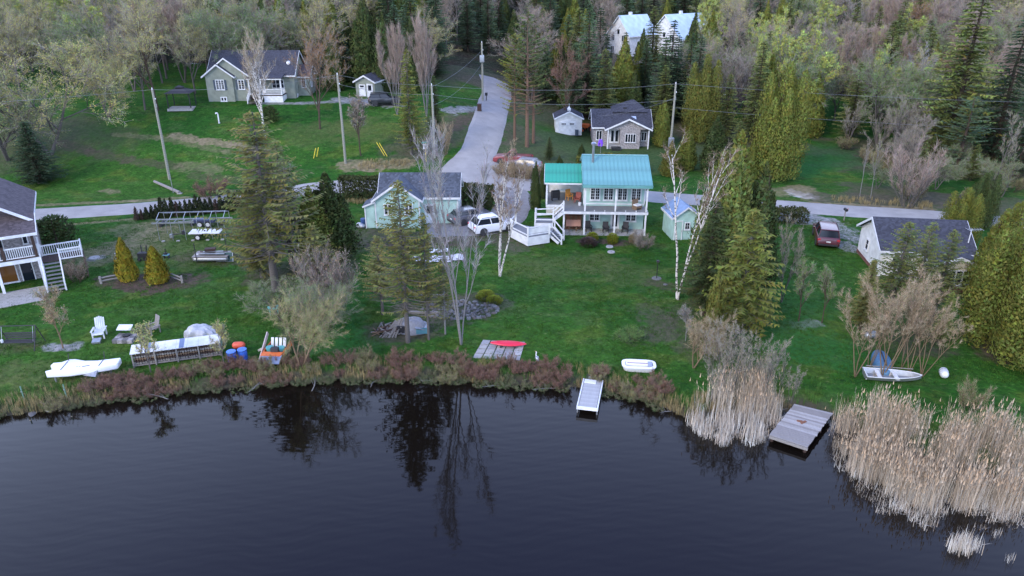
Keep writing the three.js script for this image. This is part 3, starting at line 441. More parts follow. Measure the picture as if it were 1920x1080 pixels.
{ // beige bungalow on the hill
  const h = thing('hill_bungalow', 'sage bungalow with navy shingle roof, twin front gables and white porch on the hill', 'house', on(-44, -108.26, -0.35));
  h.scale.setScalar(0.93);
  gableWalls(h, { x0: 0, x1: 13.2, z0: -8.6, z1: -1.4, e: 4.1, r: 7.2, m: M.sage, name: 'main_wall' });
  gableWalls(h, { x0: -4.9, x1: 0, z0: 0, z1: 6.4, e: 4.2, r: 6.6, m: M.sage, ax: 'z', name: 'wing_wall' });
  gableRoof(h, { x0: -0.35, x1: 13.5, z0: -9.0, z1: -1.0, e: 3.95, r: 7.3, m: M.shingle, name: 'main_roof' });
  gableRoof(h, { x0: -4.9, x1: 0.35, z0: -0.45, z1: 6.9, e: 4.0, r: 6.75, m: M.shingle, ax: 'z', name: 'wing_roof' });
  gableWalls(h, { x0: 0, x1: 0.4, z0: 0.05, z1: 4.2, y0: 0, e: 4.15, r: 5.75, m: M.sage, ax: 'z', name: 'bay_wall' });
  gableRoof(h, { x0: 0.0, x1: 0.75, z0: -0.42, z1: 4.6, e: 3.98, r: 5.85, m: M.shingle, ax: 'z', name: 'bay_roof' });
  for (const x of [-0.75, 0.75]) G().box(2.2 + x * 1.15, 2.1, 0.44, 0.28, 1.5, 0.05).make('shutter', M.shutter, h);
  windowAt(h, 2.2, 2.1, 0.42, 1.35, 1.55, { sash: 3, cols: 2, rows: 4, t: 0.1 });
  windowAt(h, 5.35, 2.1, 0.02, 1.0, 1.5, { sash: 2, cols: 1, rows: 4, t: 0.1 }); for (const x of [-0.72, 0.72]) G().box(5.35 + x, 2.1, 0.04, 0.25, 1.5, 0.05).make('shutter', M.shutter, h);
  windowAt(h, 2.45, 0.35, 0.42, 1.0, 0.7, { sash: 2, cols: 1, rows: 1, t: 0.13 });
  // porch
  G().box(9.2, 1.25, -0.35, 5.1, 0.14, 2.3).make('porch_floor', M.brown, h); G().box(10.3, 0, 0.72, 2.9, 1.24, 0.08).box(11.7, 0, -0.4, 0.08, 1.24, 2.2).make('porch_skirt', M.white, h);
  for (const x of [6.75, 8.6, 11.65]) G().box(x, 1.38, 0.7, 0.16, 2.5, 0.16).make('porch_post', M.white, h);
  G().slab([[-1.2, 4.1], [0.95, 3.85], [0.95, 3.97], [-1.2, 4.35]], 6.5, 11.95).make('porch_roof', M.shingle, h); G().box(9.2, 3.7, 0.9, 5.4, 0.18, 0.06).make('porch_beam', M.white, h);
  railing(h, [8.7, 1.38, 0.72], [11.6, 1.38, 0.72], { ends: [0, 0], balusters: 0.14, rails: [0.9, 0.1] }); railing(h, [11.66, 1.38, 0.65], [11.66, 1.38, -1.2], { ends: [0, 0], balusters: 0.14, rails: [0.9, 0.1] });
  steps(h, [7.6, 1.38, 0.8], [7.6, 0.35, 2.3], 1.7, 6, M.brown); railing(h, [6.75, 1.38, 0.8], [6.75, 0.35, 2.3], { rails: [0.9, 0.2], balusters: 0.2 }); railing(h, [8.5, 1.38, 0.8], [8.5, 0.35, 2.3], { rails: [0.9, 0.2], balusters: 0.2 });
  windowAt(h, 10.6, 2.1, -1.38, 1.9, 1.3, { sash: 3, cols: 1, rows: 2 }); doorAt(h, 8.0, 1.4, -1.38, 0.95, 2.05, M.white, { glazed: 0.5 });
  // wing at the far end
  gableWalls(h, { x0: 13.2, x1: 15.0, z0: -7.4, z1: -3.4, e: 3.6, r: 5.0, m: M.sage, name: 'end_wing_wall' }); gableRoof(h, { x0: 13.2, x1: 15.3, z0: -7.7, z1: -3.1, e: 3.5, r: 5.1, m: M.shingleBrown, name: 'end_wing_roof' });
  windowAt(h, 15.02, 1.9, -4.6, 0.8, 1.5, { ry: Math.PI / 2 }); windowAt(h, 14.1, 1.9, -3.38, 0.7, 1.5, {}); windowAt(h, 13.22, 0.5, -2.3, 0.6, 0.6, { ry: Math.PI / 2, cols: 1, rows: 1 });
  const ds = subGroup(h, 'satellite_dish', 12.2, 5.35, -3.1); G().add(new THREE.SphereGeometry(0.42, 14, 6, 0, Math.PI * 2, 0, 0.9), mx(0, 0.3, 0.1, 1.0)).make('dish', M.white, ds); G().bar([0, -0.25, 0], [0, 0.45, 0], 0.06).make('mast', M.steel, ds);
}
{ // small shed on the hill
  const h = thing('hill_shed', 'small sage shed with white doors and dark roof beside the hill driveway', 'shed', on(-21.63, -110.36, -0.15), -0.25);
  gableWalls(h, { x0: -4.0, x1: 0, z0: -1.5, z1: 1.5, e: 2.35, r: 3.1, m: M.sage, ax: 'z' }); gableRoof(h, { x0: -4.3, x1: 0.3, z0: -1.75, z1: 1.75, e: 2.25, r: 3.2, m: M.shingle, ax: 'z' });
  doorAt(h, 0.75, 0.05, 0.02, 0.8, 1.95, M.white, { glazed: 0.4 }); windowAt(h, -0.45, 0.35, 0.02, 1.0, 1.6, { cols: 1, rows: 1, pane: M.white }); windowAt(h, -0.45, 1.5, 0.06, 0.8, 0.4, { cols: 1, rows: 1 });
}
{ // grey stone bungalow
  const h = thing('stone_bungalow', 'grey stone bungalow with navy roof and front gable behind the teal roof', 'house', on(15.63, -103.05, -0.05), -0.03);
  gableWalls(h, { x0: -4.0, x1: 4.0, z0: -7.2, z1: -1.4, e: 2.85, r: 4.6, m: M.stone, name: 'main_wall' }); gableRoof(h, { x0: -4.3, x1: 4.3, z0: -7.6, z1: -1.0, e: 2.75, r: 4.75, m: M.shingle, name: 'main_roof' });
  gableWalls(h, { x0: -1.6, x1: 0.0, z0: -0.35, z1: 2.45, e: 3.0, r: 3.85, m: M.stone, ax: 'z', name: 'wing_wall' });
  gableRoof(h, { x0: -4.6, x1: 0.5, z0: -2.55, z1: 4.05, e: 2.75, r: 4.25, m: M.shingle, ax: 'z', name: 'wing_roof' });
  G().slab([[-2.2, 2.8], [3.7, 2.8], [0.75, 4.15]], -0.02, 0.06, 'z').make('gable_panel', M.stone, h);
  { const g = G(), a = [-1.2, 4.6, -7.9], b = [3.8, 4.6, -7.9], c = [3.8, 4.6, -3.4], d = [-1.2, 4.6, -3.4], t = [1.6, 6.0, -5.6], t2 = [2.0, 6.0, -5.6]; g.quad(d, c, t2, t).tri(a, d, t).tri(c, b, t2).quad(b, a, t, t2); g.make('hip_roof', M.shingle, h); }
  G().box(0.6, 4.7, -4.2, 0.5, 0.45, 0.5).make('roof_vent', M.black, h); G().box(-1.4, 4.35, -4.6, 0.35, 0.4, 0.35).make('roof_vent', M.black, h);
  G().box(1.5, 3.9, -2.3, 1.1, 0.05, 0.9, 0, 0, 0.45).make('skylight', mat(0.35, 0.42, 0.5, 0.2), h);
  windowAt(h, 1.1, 0.95, 0.02, 1.55, 1.25, { sash: 4, cols: 1, rows: 1 }); windowAt(h, -3.2, 1.0, -1.38, 0.85, 1.35, { sash: 2, cols: 1, rows: 1 }); windowAt(h, 3.2, 0.9, -1.38, 0.8, 1.25, { sash: 2, cols: 1, rows: 1 });
  doorAt(h, -1.0, 0.55, -1.38, 1.3, 1.95, M.white, {}); for (const x of [-1.3, -0.68]) G().box(x, 0.8, -1.33, 0.36, 1.55, 0.03).make('door_pane', M.glass, h);
  G().box(-2.1, 0.1, 0.3, 0.14, 2.7, 0.14).make('porch_post', M.white, h); G().box(3.6, 0.1, 0.3, 0.14, 2.6, 0.14).make('porch_post', M.white, h); G().box(-1.0, 0, -0.65, 2.3, 0.5, 1.4).make('porch_floor', M.concrete, h); steps(h, [-0.9, 0.5, 0.1], [-0.9, 0.05, 1.1], 1.2, 3, M.dark, { stringer: M.dark });
}
{ // white shed with cupola
  const h = thing('white_shed', 'white shed with little cupola beside the stone bungalow', 'shed', on(8.4, -108.56, -0.05));
  gableWalls(h, { x0: -3.6, x1: 0, z0: -1.95, z1: 1.95, e: 2.5, r: 3.4, m: M.whitewall, ax: 'z' }); gableRoof(h, { x0: -3.9, x1: 0.25, z0: -2.15, z1: 2.15, e: 2.4, r: 3.45, m: M.shingle, ax: 'z' });
  const c = subGroup(h, 'cupola', 0, 3.4, -0.5); G().box(0, 0, 0, 0.45, 0.4, 0.45).make('cupola_box', M.white, c); G().add(new THREE.ConeGeometry(0.38, 0.4, 4), mx(0, 0.6, 0, 0, Math.PI / 4)).make('cupola_roof', M.white, c); G().box(0, 0.75, 0, 0.04, 0.45, 0.04).make('finial', M.white, c);
  doorAt(h, -0.2, 0.02, 0.02, 2.4, 1.9, M.white, { name: 'garage_door' }); for (const x of [-0.75, 0.45]) windowAt(h, x, 1.55, 0.06, 0.75, 0.28, { cols: 3, rows: 1, t: 0.04 }); G().box(1.2, 0, 0.2, 0.5, 0.85, 0.3).make('storage_bin', M.shutter, h);
}
{ // brown-roofed house at the frame's edge
  const [ox, oz] = [-38.4, -55.14], h = thing('deck_house', 'house with brown shingle roof, white balustraded deck and walk-out basement', 'house', on(-38.4, -55.14, -0.03), 0.52);
  G().box(-6.0, 0, -6.2, 11.4, 5.2, 8.0).make('wall', M.stone, h);
  gableRoof(h, { x0: -10.6, x1: -1.3, z0: -12.3, z1: 0.25, e: 5.25, r: 9.4, m: M.shingleBrown, ax: 'z', name: 'main_roof', th: 0.2 });
  G().slab([[-11.9, 5.1], [-0.3, 5.1], [-6.05, 9.2]], -2.4, -2.3, 'z').make('gable_panel', M.shingleBrown, h);
  const pr = G().slab([[0.45, 4.72], [-2.3, 5.55], [-2.3, 5.7], [0.45, 4.86]], -11.8, 0.35).make('porch_roof', M.shingleBrown, h); G().box(-5.7, 4.62, 0.48, 12.2, 0.22, 0.05).bar([0.38, 4.75, 0.45], [0.38, 5.58, -2.3], 0.05, 0.22).make('fascia', M.white, pr);
  planks(h, -11.5, 0, -2.15, 0, 2.72, M.deckGrey, { along: 'x', w: 0.3, name: 'deck_board' });
  G().box(-5.7, 2.32, 0.03, 11.6, 0.34, 0.07).box(0.05, 2.32, -1.1, 0.07, 0.34, 2.2).make('deck_beam', M.white, h); G().box(-5.7, 2.68, 0.05, 11.6, 0.1, 0.1).make('deck_edge', M.brown, h);
  for (let i = 0; i < 5; i++) railing(h, [-0.15 - i * 2.2, 2.72, 0], [-2.35 - i * 2.2, 2.72, 0], { ends: [0, 0], balusters: 0.15, rails: [0.92, 0.08], h: 1.0 });
  for (let i = 0; i < 6; i++) G().box(-0.05 - i * 2.2, 2.7, 0.0, 0.2, i ? 1.15 : 2.0, 0.2).make('deck_post', M.brown, h);
  for (const x of [0.0, -2.9, -6.2]) G().box(x, 0, 0, 0.2, 2.32, 0.2).make('lower_post', M.white, h);
  windowAt(h, -3.4, 3.0, -2.18, 2.2, 1.6, { sash: 2, cols: 1, rows: 1 }); windowAt(h, -0.75, 3.2, -2.18, 0.4, 1.4, { cols: 1, rows: 1 }); windowAt(h, -3.1, 0.1, -2.18, 2.4, 2.0, { sash: 2, cols: 1, rows: 1, pane: mat(0.16, 0.07, 0.02, 0.12) }); doorAt(h, -1.2, 0.05, -2.18, 0.8, 2.0, M.glass);
  G().box(-4.0, 0, 1.4, 8.0, 0.06, 3.2).make('patio_slab', M.concrete, h);
  // side landing and stairs
  planks(h, 0.1, 3.1, -2.0, -0.3, 2.0, M.brown, { along: 'z', w: 0.16, name: 'landing_board' }); G().box(1.6, 1.6, -2.03, 3.0, 0.36, 0.06).box(3.12, 0.1, -1.15, 0.06, 1.85, 1.75).make('landing_skirt', M.brown, h);
  railing(h, [0.15, 2.0, -2.0], [3.05, 2.0, -2.0], { balusters: 0.16, rails: [0.92, 0.08] }); railing(h, [3.05, 2.0, -2.0], [3.05, 2.0, -0.3], { balusters: 0.16, rails: [0.92, 0.08], ends: [0, 1] }); railing(h, [3.05, 2.0, -0.3], [1.45, 2.0, -0.3], { balusters: 0.16, rails: [0.92, 0.08], ends: [0, 1] });
  railing(h, [0.12, 2.72, -0.1], [0.14, 1.9, 0.0], { balusters: 0.16, rails: [0.92, 0.5, 0.08] });
  railing(h, [0.1, 2.72, -1.9], [0.1, 2.1, -0.1], { balusters: 0.16, rails: [0.92, 0.08] });
  steps(h, [0.8, 2.0, -0.3], [0.8, 0.12, 1.8], 1.15, 8, M.deckGrey); railing(h, [1.45, 2.0, -0.25], [1.45, 0.1, 1.8], { rails: [0.92, 0.15], ends: [0, 1] }); railing(h, [0.15, 1.9, -0.2], [0.15, 0.1, 1.8], { rails: [0.92, 0.15], ends: [0, 1] });
}
{ // white cottage
  const h = thing('white_cottage', 'white cottage with navy shingle roof and sunroom behind the young larches', 'house', [31.4, ground(33, -60) - 0.05, -60.1], -0.14);
  gableWalls(h, { x0: 0, x1: 7.0, z0: -2.9, z1: 2.9, e: 2.6, r: 4.15, m: M.whitewall, name: 'main_wall' }); gableRoof(h, { x0: -0.3, x1: 7.3, z0: -3.3, z1: 3.4, e: 2.4, r: 4.25, m: M.shingle, name: 'main_roof' });
  gableWalls(h, { x0: 2.9, x1: 5.6, z0: 3.2, z1: 6.6, e: 2.35, r: 3.0, m: M.cream, ax: 'z', name: 'sunroom_wall' }); gableRoof(h, { x0: 2.0, x1: 5.85, z0: 2.95, z1: 6.9, e: 2.28, r: 3.05, m: M.shingle, ax: 'z', name: 'sunroom_roof' });
  windowAt(h, 4.9, 0.7, 5.62, 2.4, 1.3, { sash: 4, cols: 1, rows: 1, t: 0.1 }); windowAt(h, 1.5, 0.9, 2.92, 1.2, 1.1, { sash: 2, cols: 1, rows: 1 }); windowAt(h, 6.62, 0.8, 4.4, 1.2, 1.1, { ry: Math.PI / 2, sash: 2, cols: 1, rows: 1 });
  windowAt(h, -0.02, 1.1, -0.6, 0.8, 1.0, { ry: -Math.PI / 2, cols: 1, rows: 2 }); G().box(4.9, 0, 5.75, 3.6, 0.5, 0.2).make('plinth', M.brick, h); G().box(2.0, 0, 3.6, 1.6, 0.5, 1.2).make('step_block', M.concrete, h); G().box(-0.03, 0, 0, 0.05, 0.35, 5.8).make('plinth', M.brick, h);
}
// two white houses up in the wood, and roofs beyond the willows
function hipHouse(label, x, z, w, d, e, r, turn, wall, roof, cat = 'house', y0 = -0.6) {
  const h = thing('wooded_house', label, cat, on(x, z, y0), turn), k = 0.35, g = G();
  G().box(0, 0, 0, w, e, d).make('wall', wall, h);
  const X = w / 2 + k, Z = d / 2 + k, q = Math.max(0, X - Z), a = [-X, e, Z], b = [X, e, Z], c = [X, e, -Z], f = [-X, e, -Z], s = [-q, r, 0], t = [q, r, 0];
  g.quad(a, b, t, s).tri(b, c, t).quad(c, f, s, t).tri(f, a, s).quad(a, f, c, b); g.make('roof', roof, h);
  G().box(0, e - 0.22, Z, 2 * X, 0.2, 0.05).box(-X, e - 0.22, 0, 0.05, 0.2, 2 * Z).box(X, e - 0.22, 0, 0.05, 0.2, 2 * Z).make('fascia', M.white, h);
  for (let i = 0; i < 3; i++) { windowAt(h, -w / 3 + i * w / 3, 1.2, d / 2 + 0.02, 1.2, 1.3, { cols: 1, rows: 1, sash: 2 }); if (e > 4.5) windowAt(h, -w / 3 + i * w / 3, 3.9, d / 2 + 0.02, 1.2, 1.3, { cols: 1, rows: 1, sash: 2 }); }
  windowAt(h, -w / 2 - 0.02, 1.2, 0, 1.2, 1.3, { ry: -Math.PI / 2, cols: 1, rows: 1, sash: 2 }); G().box(-q - 0.6, r - 1.2, 0.3, 0.6, 1.7, 0.6).make('chimney', M.white, h);
  return h;
}
function whiteHouse(label, x, z, w, d, e, r, turn) {
  const h = thing('wooded_house', label, 'house', on(x, z, -0.6), turn);
  gableWalls(h, { x0: -d, x1: 0, z0: -w / 2, z1: w / 2, e, r, m: M.white, ax: 'z' }); gableRoof(h, { x0: -d - 0.3, x1: 0.35, z0: -w / 2 - 0.4, z1: w / 2 + 0.4, e: e - 0.15, r: r + 0.12, m: M.paleRoof, ax: 'z' });
  for (const k of [-1, 1]) for (const y of [1.0, 3.4]) windowAt(h, k * w * 0.24, y, 0.02, 1.1, 1.3, { sash: 2, cols: 1, rows: 1 }); windowAt(h, 0, e + 0.2, 0.02, 0.9, 1.1, { cols: 1, rows: 1 });
  for (const k of [-1, 1]) windowAt(h, k * (w / 2 + 0.02), 1.2, -d / 2, 1.1, 1.3, { ry: k * Math.PI / 2, sash: 2, cols: 1, rows: 1 });
  G().box(-0.8, r - 0.9, -d * 0.5, 0.6, 1.7, 0.6).make('chimney', M.white, h);
}
whiteHouse('tall white house with pale blue roof half hidden by a spruce in the wood', 23.2, -168, 6.8, 8, 4.6, 8.4, -0.95);
whiteHouse('larger white house with long pale blue roof and side wing among the cedars', 33.2, -168, 9.4, 11, 4.0, 8.6, -0.95);
{ const h = thing('wooded_garage', 'low pale blue roofed garage beside the larger white house', 'garage', on(41.5, -168, -0.5), -0.95); gableWalls(h, { x0: -4, x1: 0, z0: -1.8, z1: 1.8, e: 3.4, r: 4.9, m: M.white, ax: 'z' }); gableRoof(h, { x0: -4.2, x1: 0.2, z0: -2.1, z1: 2.1, e: 3.3, r: 5.0, m: M.paleRoof, ax: 'z' }); doorAt(h, 0, 0.05, 0.02, 2.4, 2.1, M.white, { name: 'garage_door' }); }
hipHouse('grey roofed house behind the spreading willow on the hill', -69.11, -134.44, 7.5, 6.5, 3.2, 5.6, 0.4, M.stone, mat(0.30, 0.32, 0.36, 0.7, { map: rep(SHINGLE, 2.4) }), 'house', -0.3);
hipHouse('cream house with white gable far up the hill behind the willows', -94.48, -161, 7, 6, 3.4, 5.8, -0.3, M.cream, M.white, 'house', -0.3);
hipHouse('grey roofed house at the head of the far meadow', -103.36, -178.99, 9, 7, 3.0, 5.6, 0.2, M.stone, mat(0.33, 0.34, 0.36, 0.7, { map: rep(SHINGLE, 2.4) }), 'house', -0.3);

// ---------- trees and plants ----------
class Leafage { // loose triangles with a colour each
  constructor() { this.p = []; this.c = []; }
  tri(a, b, c, k) { this.p.push(a[0], a[1], a[2], b[0], b[1], b[2], c[0], c[1], c[2]); for (let i = 0; i < 3; i++) this.c.push(k[0], k[1], k[2]); }
  geo() { const g = new THREE.BufferGeometry(); g.setAttribute('position', new THREE.Float32BufferAttribute(this.p, 3)); g.setAttribute('color', new THREE.Float32BufferAttribute(this.c, 3)); return g; }
}
const tint = (R, a = 0.3, hue = 0.12) => { const v = 1 - a / 2 + a * R(), q = (R() - 0.5) * hue; return [v * (1 + q), v, v * (1 - q)]; };
const both = (t, R, a) => [t[0] * (1 - a + 2 * a * R()), t[1] * (1 - a + 2 * a * R()), t[2] * (1 - a + 2 * a * R())];
function woodGeo(g) { return g.geo(1.2); }

// spruce, fir, hemlock, larch: whorls of sprays round a straight stem
function conifer(seed, { h = 10, r = 2.2, n = 40, per = 7, droop = 0.25, lift = 0.1, pow = 0.85, bare = 0.06, size = 0.42, gap = 0, curve = 0.0, fine = 1, dead = 0, step = 0.26, wob = 0.25 }) {
  const R = rng(seed), L = new Leafage(), T = G();
  const tr = []; for (let i = 0; i <= 6; i++) tr.push([0.05 * (R() - 0.5) * i * 0.5, h * i / 6 * 0.985, 0.05 * (R() - 0.5) * i * 0.5]);
  T.tube(tr, tr.map((_, i) => 0.018 * h * (1 - i / 6.3) + 0.012), 7);
  for (let i = 0; i < n; i++) {
    const t = i / n, y = h * (bare + (1 - bare) * Math.pow(t, 0.95)) + (R() - 0.5) * 0.1, Lm = r * Math.pow(1 - t, pow) * (1 - 0.35 * sstep(0.16, 0, t)) + 0.08;
    const m = Math.max(3, Math.round(per * (0.6 + 0.5 * (1 - t)))), a0 = R() * 7;
    for (let k = 0; k < m; k++) {
      if (R() < gap) continue;
      const a = a0 + (k + 0.6 * (R() - 0.5)) / m * Math.PI * 2, len = Lm * (1 - wob + 2 * wob * R()) * (0.72 + 0.56 * fbm(Math.cos(a) * 1.3 + 5, Math.sin(a) * 1.3 + y * 0.55, seed, 2)), ca = Math.cos(a), sa = Math.sin(a), dp = droop * (0.7 + 0.6 * R()), tb = tint(R, 0.55, 0.22);
      const at = (s) => [ca * len * s, y - dp * len * s + (lift * len) * s * s + curve * len * s * (1 - s), sa * len * s];
      if (len > 0.5) T.tube([at(0), at(0.5), at(0.85)], [0.012 + 0.009 * len, 0.008 + 0.004 * len, 0.006], 3, false);
      if (dead && t < dead && R() < 0.75) continue;
      const ns = Math.max(2, Math.ceil(len / step * fine));
      for (let s = 0; s < ns; s++) {
        const f = 0.18 + 0.82 * (s + R() * 0.8) / ns, P = at(f), w = size * (0.55 + 0.6 * R()) * (1.1 - 0.5 * f);
        for (const sd of [-1, 1]) {
          const an = a + sd * (0.7 + 0.6 * R()), q = [P[0] + Math.cos(an) * w, P[1] - w * (0.1 + 0.35 * R()) + (R() - 0.4) * 0.08, P[2] + Math.sin(an) * w], b = 0.30 * w;
          L.tri([P[0] - ca * b, P[1], P[2] - sa * b], [P[0] + ca * b, P[1] + 0.02, P[2] + sa * b], q, both(tb, R, 0.13));
        }
        if (R() < 0.75) { const w2 = w * 0.7; L.tri([P[0] - sa * 0.12 * w2, P[1], P[2] + ca * 0.12 * w2], [P[0] + sa * 0.2 * w2, P[1] + 0.03, P[2] - ca * 0.2 * w2], [P[0] + ca * w2 * 0.6 + (R() - 0.5) * 0.2, P[1] + w2 * (0.5 * R() - 0.15), P[2] + sa * w2 * 0.6 + (R() - 0.5) * 0.2], both(tb, R, 0.15)); }
      }
    }
  }
  const c = tint(R, 0.2); for (let k = 0; k < 14; k++) { const a = R() * 7, w = 0.22; L.tri([0, h * 0.985 - k * 0.03, 0], [0.02, h - k * 0.06, 0.02], [Math.cos(a) * w, h - 0.12 - k * 0.06, Math.sin(a) * w], c); }
  return { trunk: woodGeo(T), crown: L.geo() };
}
// white cedar, thuja, clipped shrubs: a body of upright flat sprays, lumpy at the outside
function cedar(seed, { h = 8, r = 1.6, n = 6500, size = 0.30, prof = (t) => Math.pow(1 - t, 0.6) * (0.62 + 0.38 * sstep(0, 0.25, t)) * (1 - 0.25 * sstep(0.8, 1, t)), bare = 0.03, lump = 0.6, up = 0.8, inner = 0.25, stemsN = 1, leaders = [[0, 0, 1, 1]] }) {
  const R = rng(seed), L = new Leafage(), T = G();
  for (let k = 0; k < stemsN; k++) { const a = R() * 7, o = stemsN > 1 ? r * 0.3 : 0; T.tube([[Math.cos(a) * o * 0.4, 0, Math.sin(a) * o * 0.4], [Math.cos(a) * o, h * 0.45, Math.sin(a) * o], [Math.cos(a) * o * 0.5, h * 0.93, Math.sin(a) * o * 0.5]], [0.02 * h + 0.02, 0.012 * h + 0.01, 0.01], 6); }
  const clumps = []; for (let i = 0; i < 130; i++) clumps.push(tint(R, 0.6, 0.25));
  let made = 0; while (made < n) {
    const ld = leaders[Math.floor(R() * leaders.length)]; if (R() > ld[2] * ld[3]) continue; const t = R(), pr = prof(t); if (R() > pr + 0.08) continue; const a = R() * Math.PI * 2;
    const bump = 1 - lump * 0.5 + lump * fbm(a * 1.9 + 10 * Math.sin(a), t * h * 0.9, seed + 3, 3) * 1.6 - lump * 0.3;
    const rad = ld[3] * r * pr * bump * (inner + (1 - inner) * Math.pow(R(), 0.45)), y = ld[2] * h * (bare + (1 - bare) * t), ca = Math.cos(a), sa = Math.sin(a);
    const k = clumps[Math.floor((a / 6.2832 * 11 + Math.floor(t * 11) * 11 + R() * 1.5)) % 130], s = size * (0.6 + 0.7 * R());
    const lean = (R() - 0.5) * 1.2, dx = ca * (1 - up) + -sa * lean * 0.4 + (R() - 0.5) * 0.4, dy = up * (0.5 + 0.7 * R()), dz = sa * (1 - up) + ca * lean * 0.4 + (R() - 0.5) * 0.4, wx = -sa * 0.32 * s + (R() - 0.5) * 0.3 * s, wz = ca * 0.32 * s + (R() - 0.5) * 0.3 * s, wy = (R() - 0.5) * 0.2 * s;
    const P = [ld[0] * r + ca * rad, y, ld[1] * r + sa * rad];
    L.tri([P[0] - wx, P[1] - wy, P[2] - wz], [P[0] + wx, P[1] + wy, P[2] + wz], [P[0] + dx * s, Math.max(0.02, P[1] + dy * s), P[2] + dz * s], both(k, R, 0.16)); made++;
  }
  return { trunk: woodGeo(T), crown: L.geo() };
}
// broad-leaved trees before the leaves: trunk and limbs, fine twigs, buds or young leaves
function broad(seed, { h = 12, stems = 1, base = 0.22, tr = 0.16, spread = 0.75, kids = [6, 5, 4], ratio = 0.62, trop = 0.12, twigs = 22, twigLen = 0.7, twigW = 0.016, buds = 2, bud = 0.10, lean = 0.12, stemR = 0.0, wig = 0.16, leaf = 0, bare = 0.25 }) {
  const R = rng(seed), T = G(), W = new Leafage(), B = new Leafage();
  const V = (x, y, z) => new THREE.Vector3(x, y, z), depth = kids.length;
  function rec(P, d, len, r, lev) {
    const pts = [P.toArray()], rad = [r], n = lev === 0 ? 6 : lev === 1 ? 4 : 3; let q = P.clone(), e = d.clone();
    const tips = [];
    for (let i = 1; i <= n; i++) { e.add(V((R() - 0.5) * wig, (R() - 0.5) * wig * 0.5 + trop * (lev ? 0.5 : 0.3), (R() - 0.5) * wig)).normalize(); q = q.clone().addScaledVector(e, len / n); pts.push(q.toArray()); rad.push(Math.max(0.006, r * (1 - 0.72 * i / n))); tips.push([q.clone(), e.clone(), i / n]); }
    T.tube(pts, rad, lev === 0 ? 8 : lev === 1 ? 5 : 3, false);
    const along = (f) => { const x = f * n, i = Math.min(n - 1, Math.floor(x)); return [V(...pts[i]).lerp(V(...pts[i + 1]), x - i), tips[i][1], mixv(rad[i], rad[i + 1], x - i)]; };
    if (lev < depth) {
      const m = Math.round(kids[lev] * (0.8 + 0.4 * R())), f0 = lev === 0 ? base : 0.25;
      for (let k = 0; k < m; k++) {
        const f = clamp(f0 + (1 - f0) * (k + 0.3 + 0.5 * R()) / m, 0, 0.99), [o, dir, rr] = along(f);
        const ax = V(R() - 0.5, R() - 0.5, R() - 0.5).cross(dir).normalize(), an = spread * (0.7 + 0.6 * R()) * (lev === 0 ? 1.1 - 0.4 * f : 1), nd = dir.clone().applyAxisAngle(ax, an).add(V(0, trop, 0)).normalize();
        rec(o, nd, len * ratio * (lev === 0 ? (1.05 - 0.45 * f) : 1) * (0.75 + 0.5 * R()), Math.min(r * 0.6, rr * 0.75), lev + 1);
      }
    }
    if (lev >= depth - 1 && lev > 0) {
      const m = Math.round((lev === depth ? twigs : twigs * 0.4) * (0.7 + 0.6 * R())), kt = tint(R, 0.3, 0.1), kb = tint(R, 0.5, 0.3);
      for (let k = 0; k < m; k++) {
        const [o, dir] = along(clamp(bare + (1 - bare) * R(), 0, 0.999)), ax = V(R() - 0.5, R() - 0.5, R() - 0.5).cross(dir).normalize(), nd = dir.clone().applyAxisAngle(ax, 0.25 + 0.75 * R()).add(V(0, trop * 1.2, 0)).normalize(), l = twigLen * (0.4 + 0.8 * R());
        const s = V(R() - 0.5, R() - 0.5, R() - 0.5).cross(nd).normalize().multiplyScalar(twigW), e1 = o.clone().addScaledVector(nd, l);
        W.tri([o.x - s.x, o.y - s.y, o.z - s.z], [o.x + s.x, o.y + s.y, o.z + s.z], e1.toArray(), both(kt, R, 0.12));
        for (let b = 0; b < buds; b++) { const p = o.clone().lerp(e1, 0.35 + 0.65 * R()), z = bud * (0.6 + 0.8 * R()), u = [z * (R() - 0.5) * 2, z * (R() - 0.5) * 2, z * (R() - 0.5) * 2], v = [z * (R() - 0.5) * 2, z * (R() - 0.5) * 2, z * (R() - 0.5) * 2]; B.tri(p.toArray(), [p.x + u[0], p.y + u[1], p.z + u[2]], [p.x + v[0], p.y + v[1], p.z + v[2]], both(kb, R, 0.2)); }
      }
    }
  }
  for (let k = 0; k < stems; k++) { const a = k / stems * 6.283 + R(), dx = Math.cos(a), dz = Math.sin(a), ln = stems > 1 ? lean * (0.6 + 0.8 * R()) : lean * 0.4 * R(); rec(V(dx * stemR, -0.15, dz * stemR), V(dx * ln, 1, dz * ln).normalize(), h * (stems > 1 ? 0.72 + 0.2 * R() : 0.82), tr * (stems > 1 ? 0.75 + 0.3 * R() : 1), 0); }
  const out = { trunk: woodGeo(T), twigs: W.geo() }; if (buds) out.crown = B.geo(); return out;
}
const leafMat = (r, g, b, o = {}) => mat(r, g, b, 0.9, { vertexColors: true, specularIntensity: 0.25, ...o });
const barkTex = (r, g, b) => mat(r, g, b, 0.95, { map: rep(GRAIN, 0.25, 1.1), specularIntensity: 0.2 });
const BK = { grey: barkTex(0.17, 0.155, 0.145), brown: barkTex(0.12, 0.09, 0.07), pine: barkTex(0.23, 0.15, 0.11), silver: barkTex(0.27, 0.265, 0.26), tan: barkTex(0.26, 0.19, 0.12), birch: mat(0.66, 0.64, 0.61, 0.8, { map: tex(64, 128, (u, v) => { const a = fbm(u * 3, v * 22, 61, 3, 0), b = fbm(u * 3 + 9, v * 5, 62, 2, 0); const q = a > 0.63 ? 0.35 : b > 0.72 ? 0.45 : 0.95; return [q, q * 0.98, q * 0.95]; }) }) };
BK.birch.map.repeat.set(1 / 0.5, 1 / 2.4);
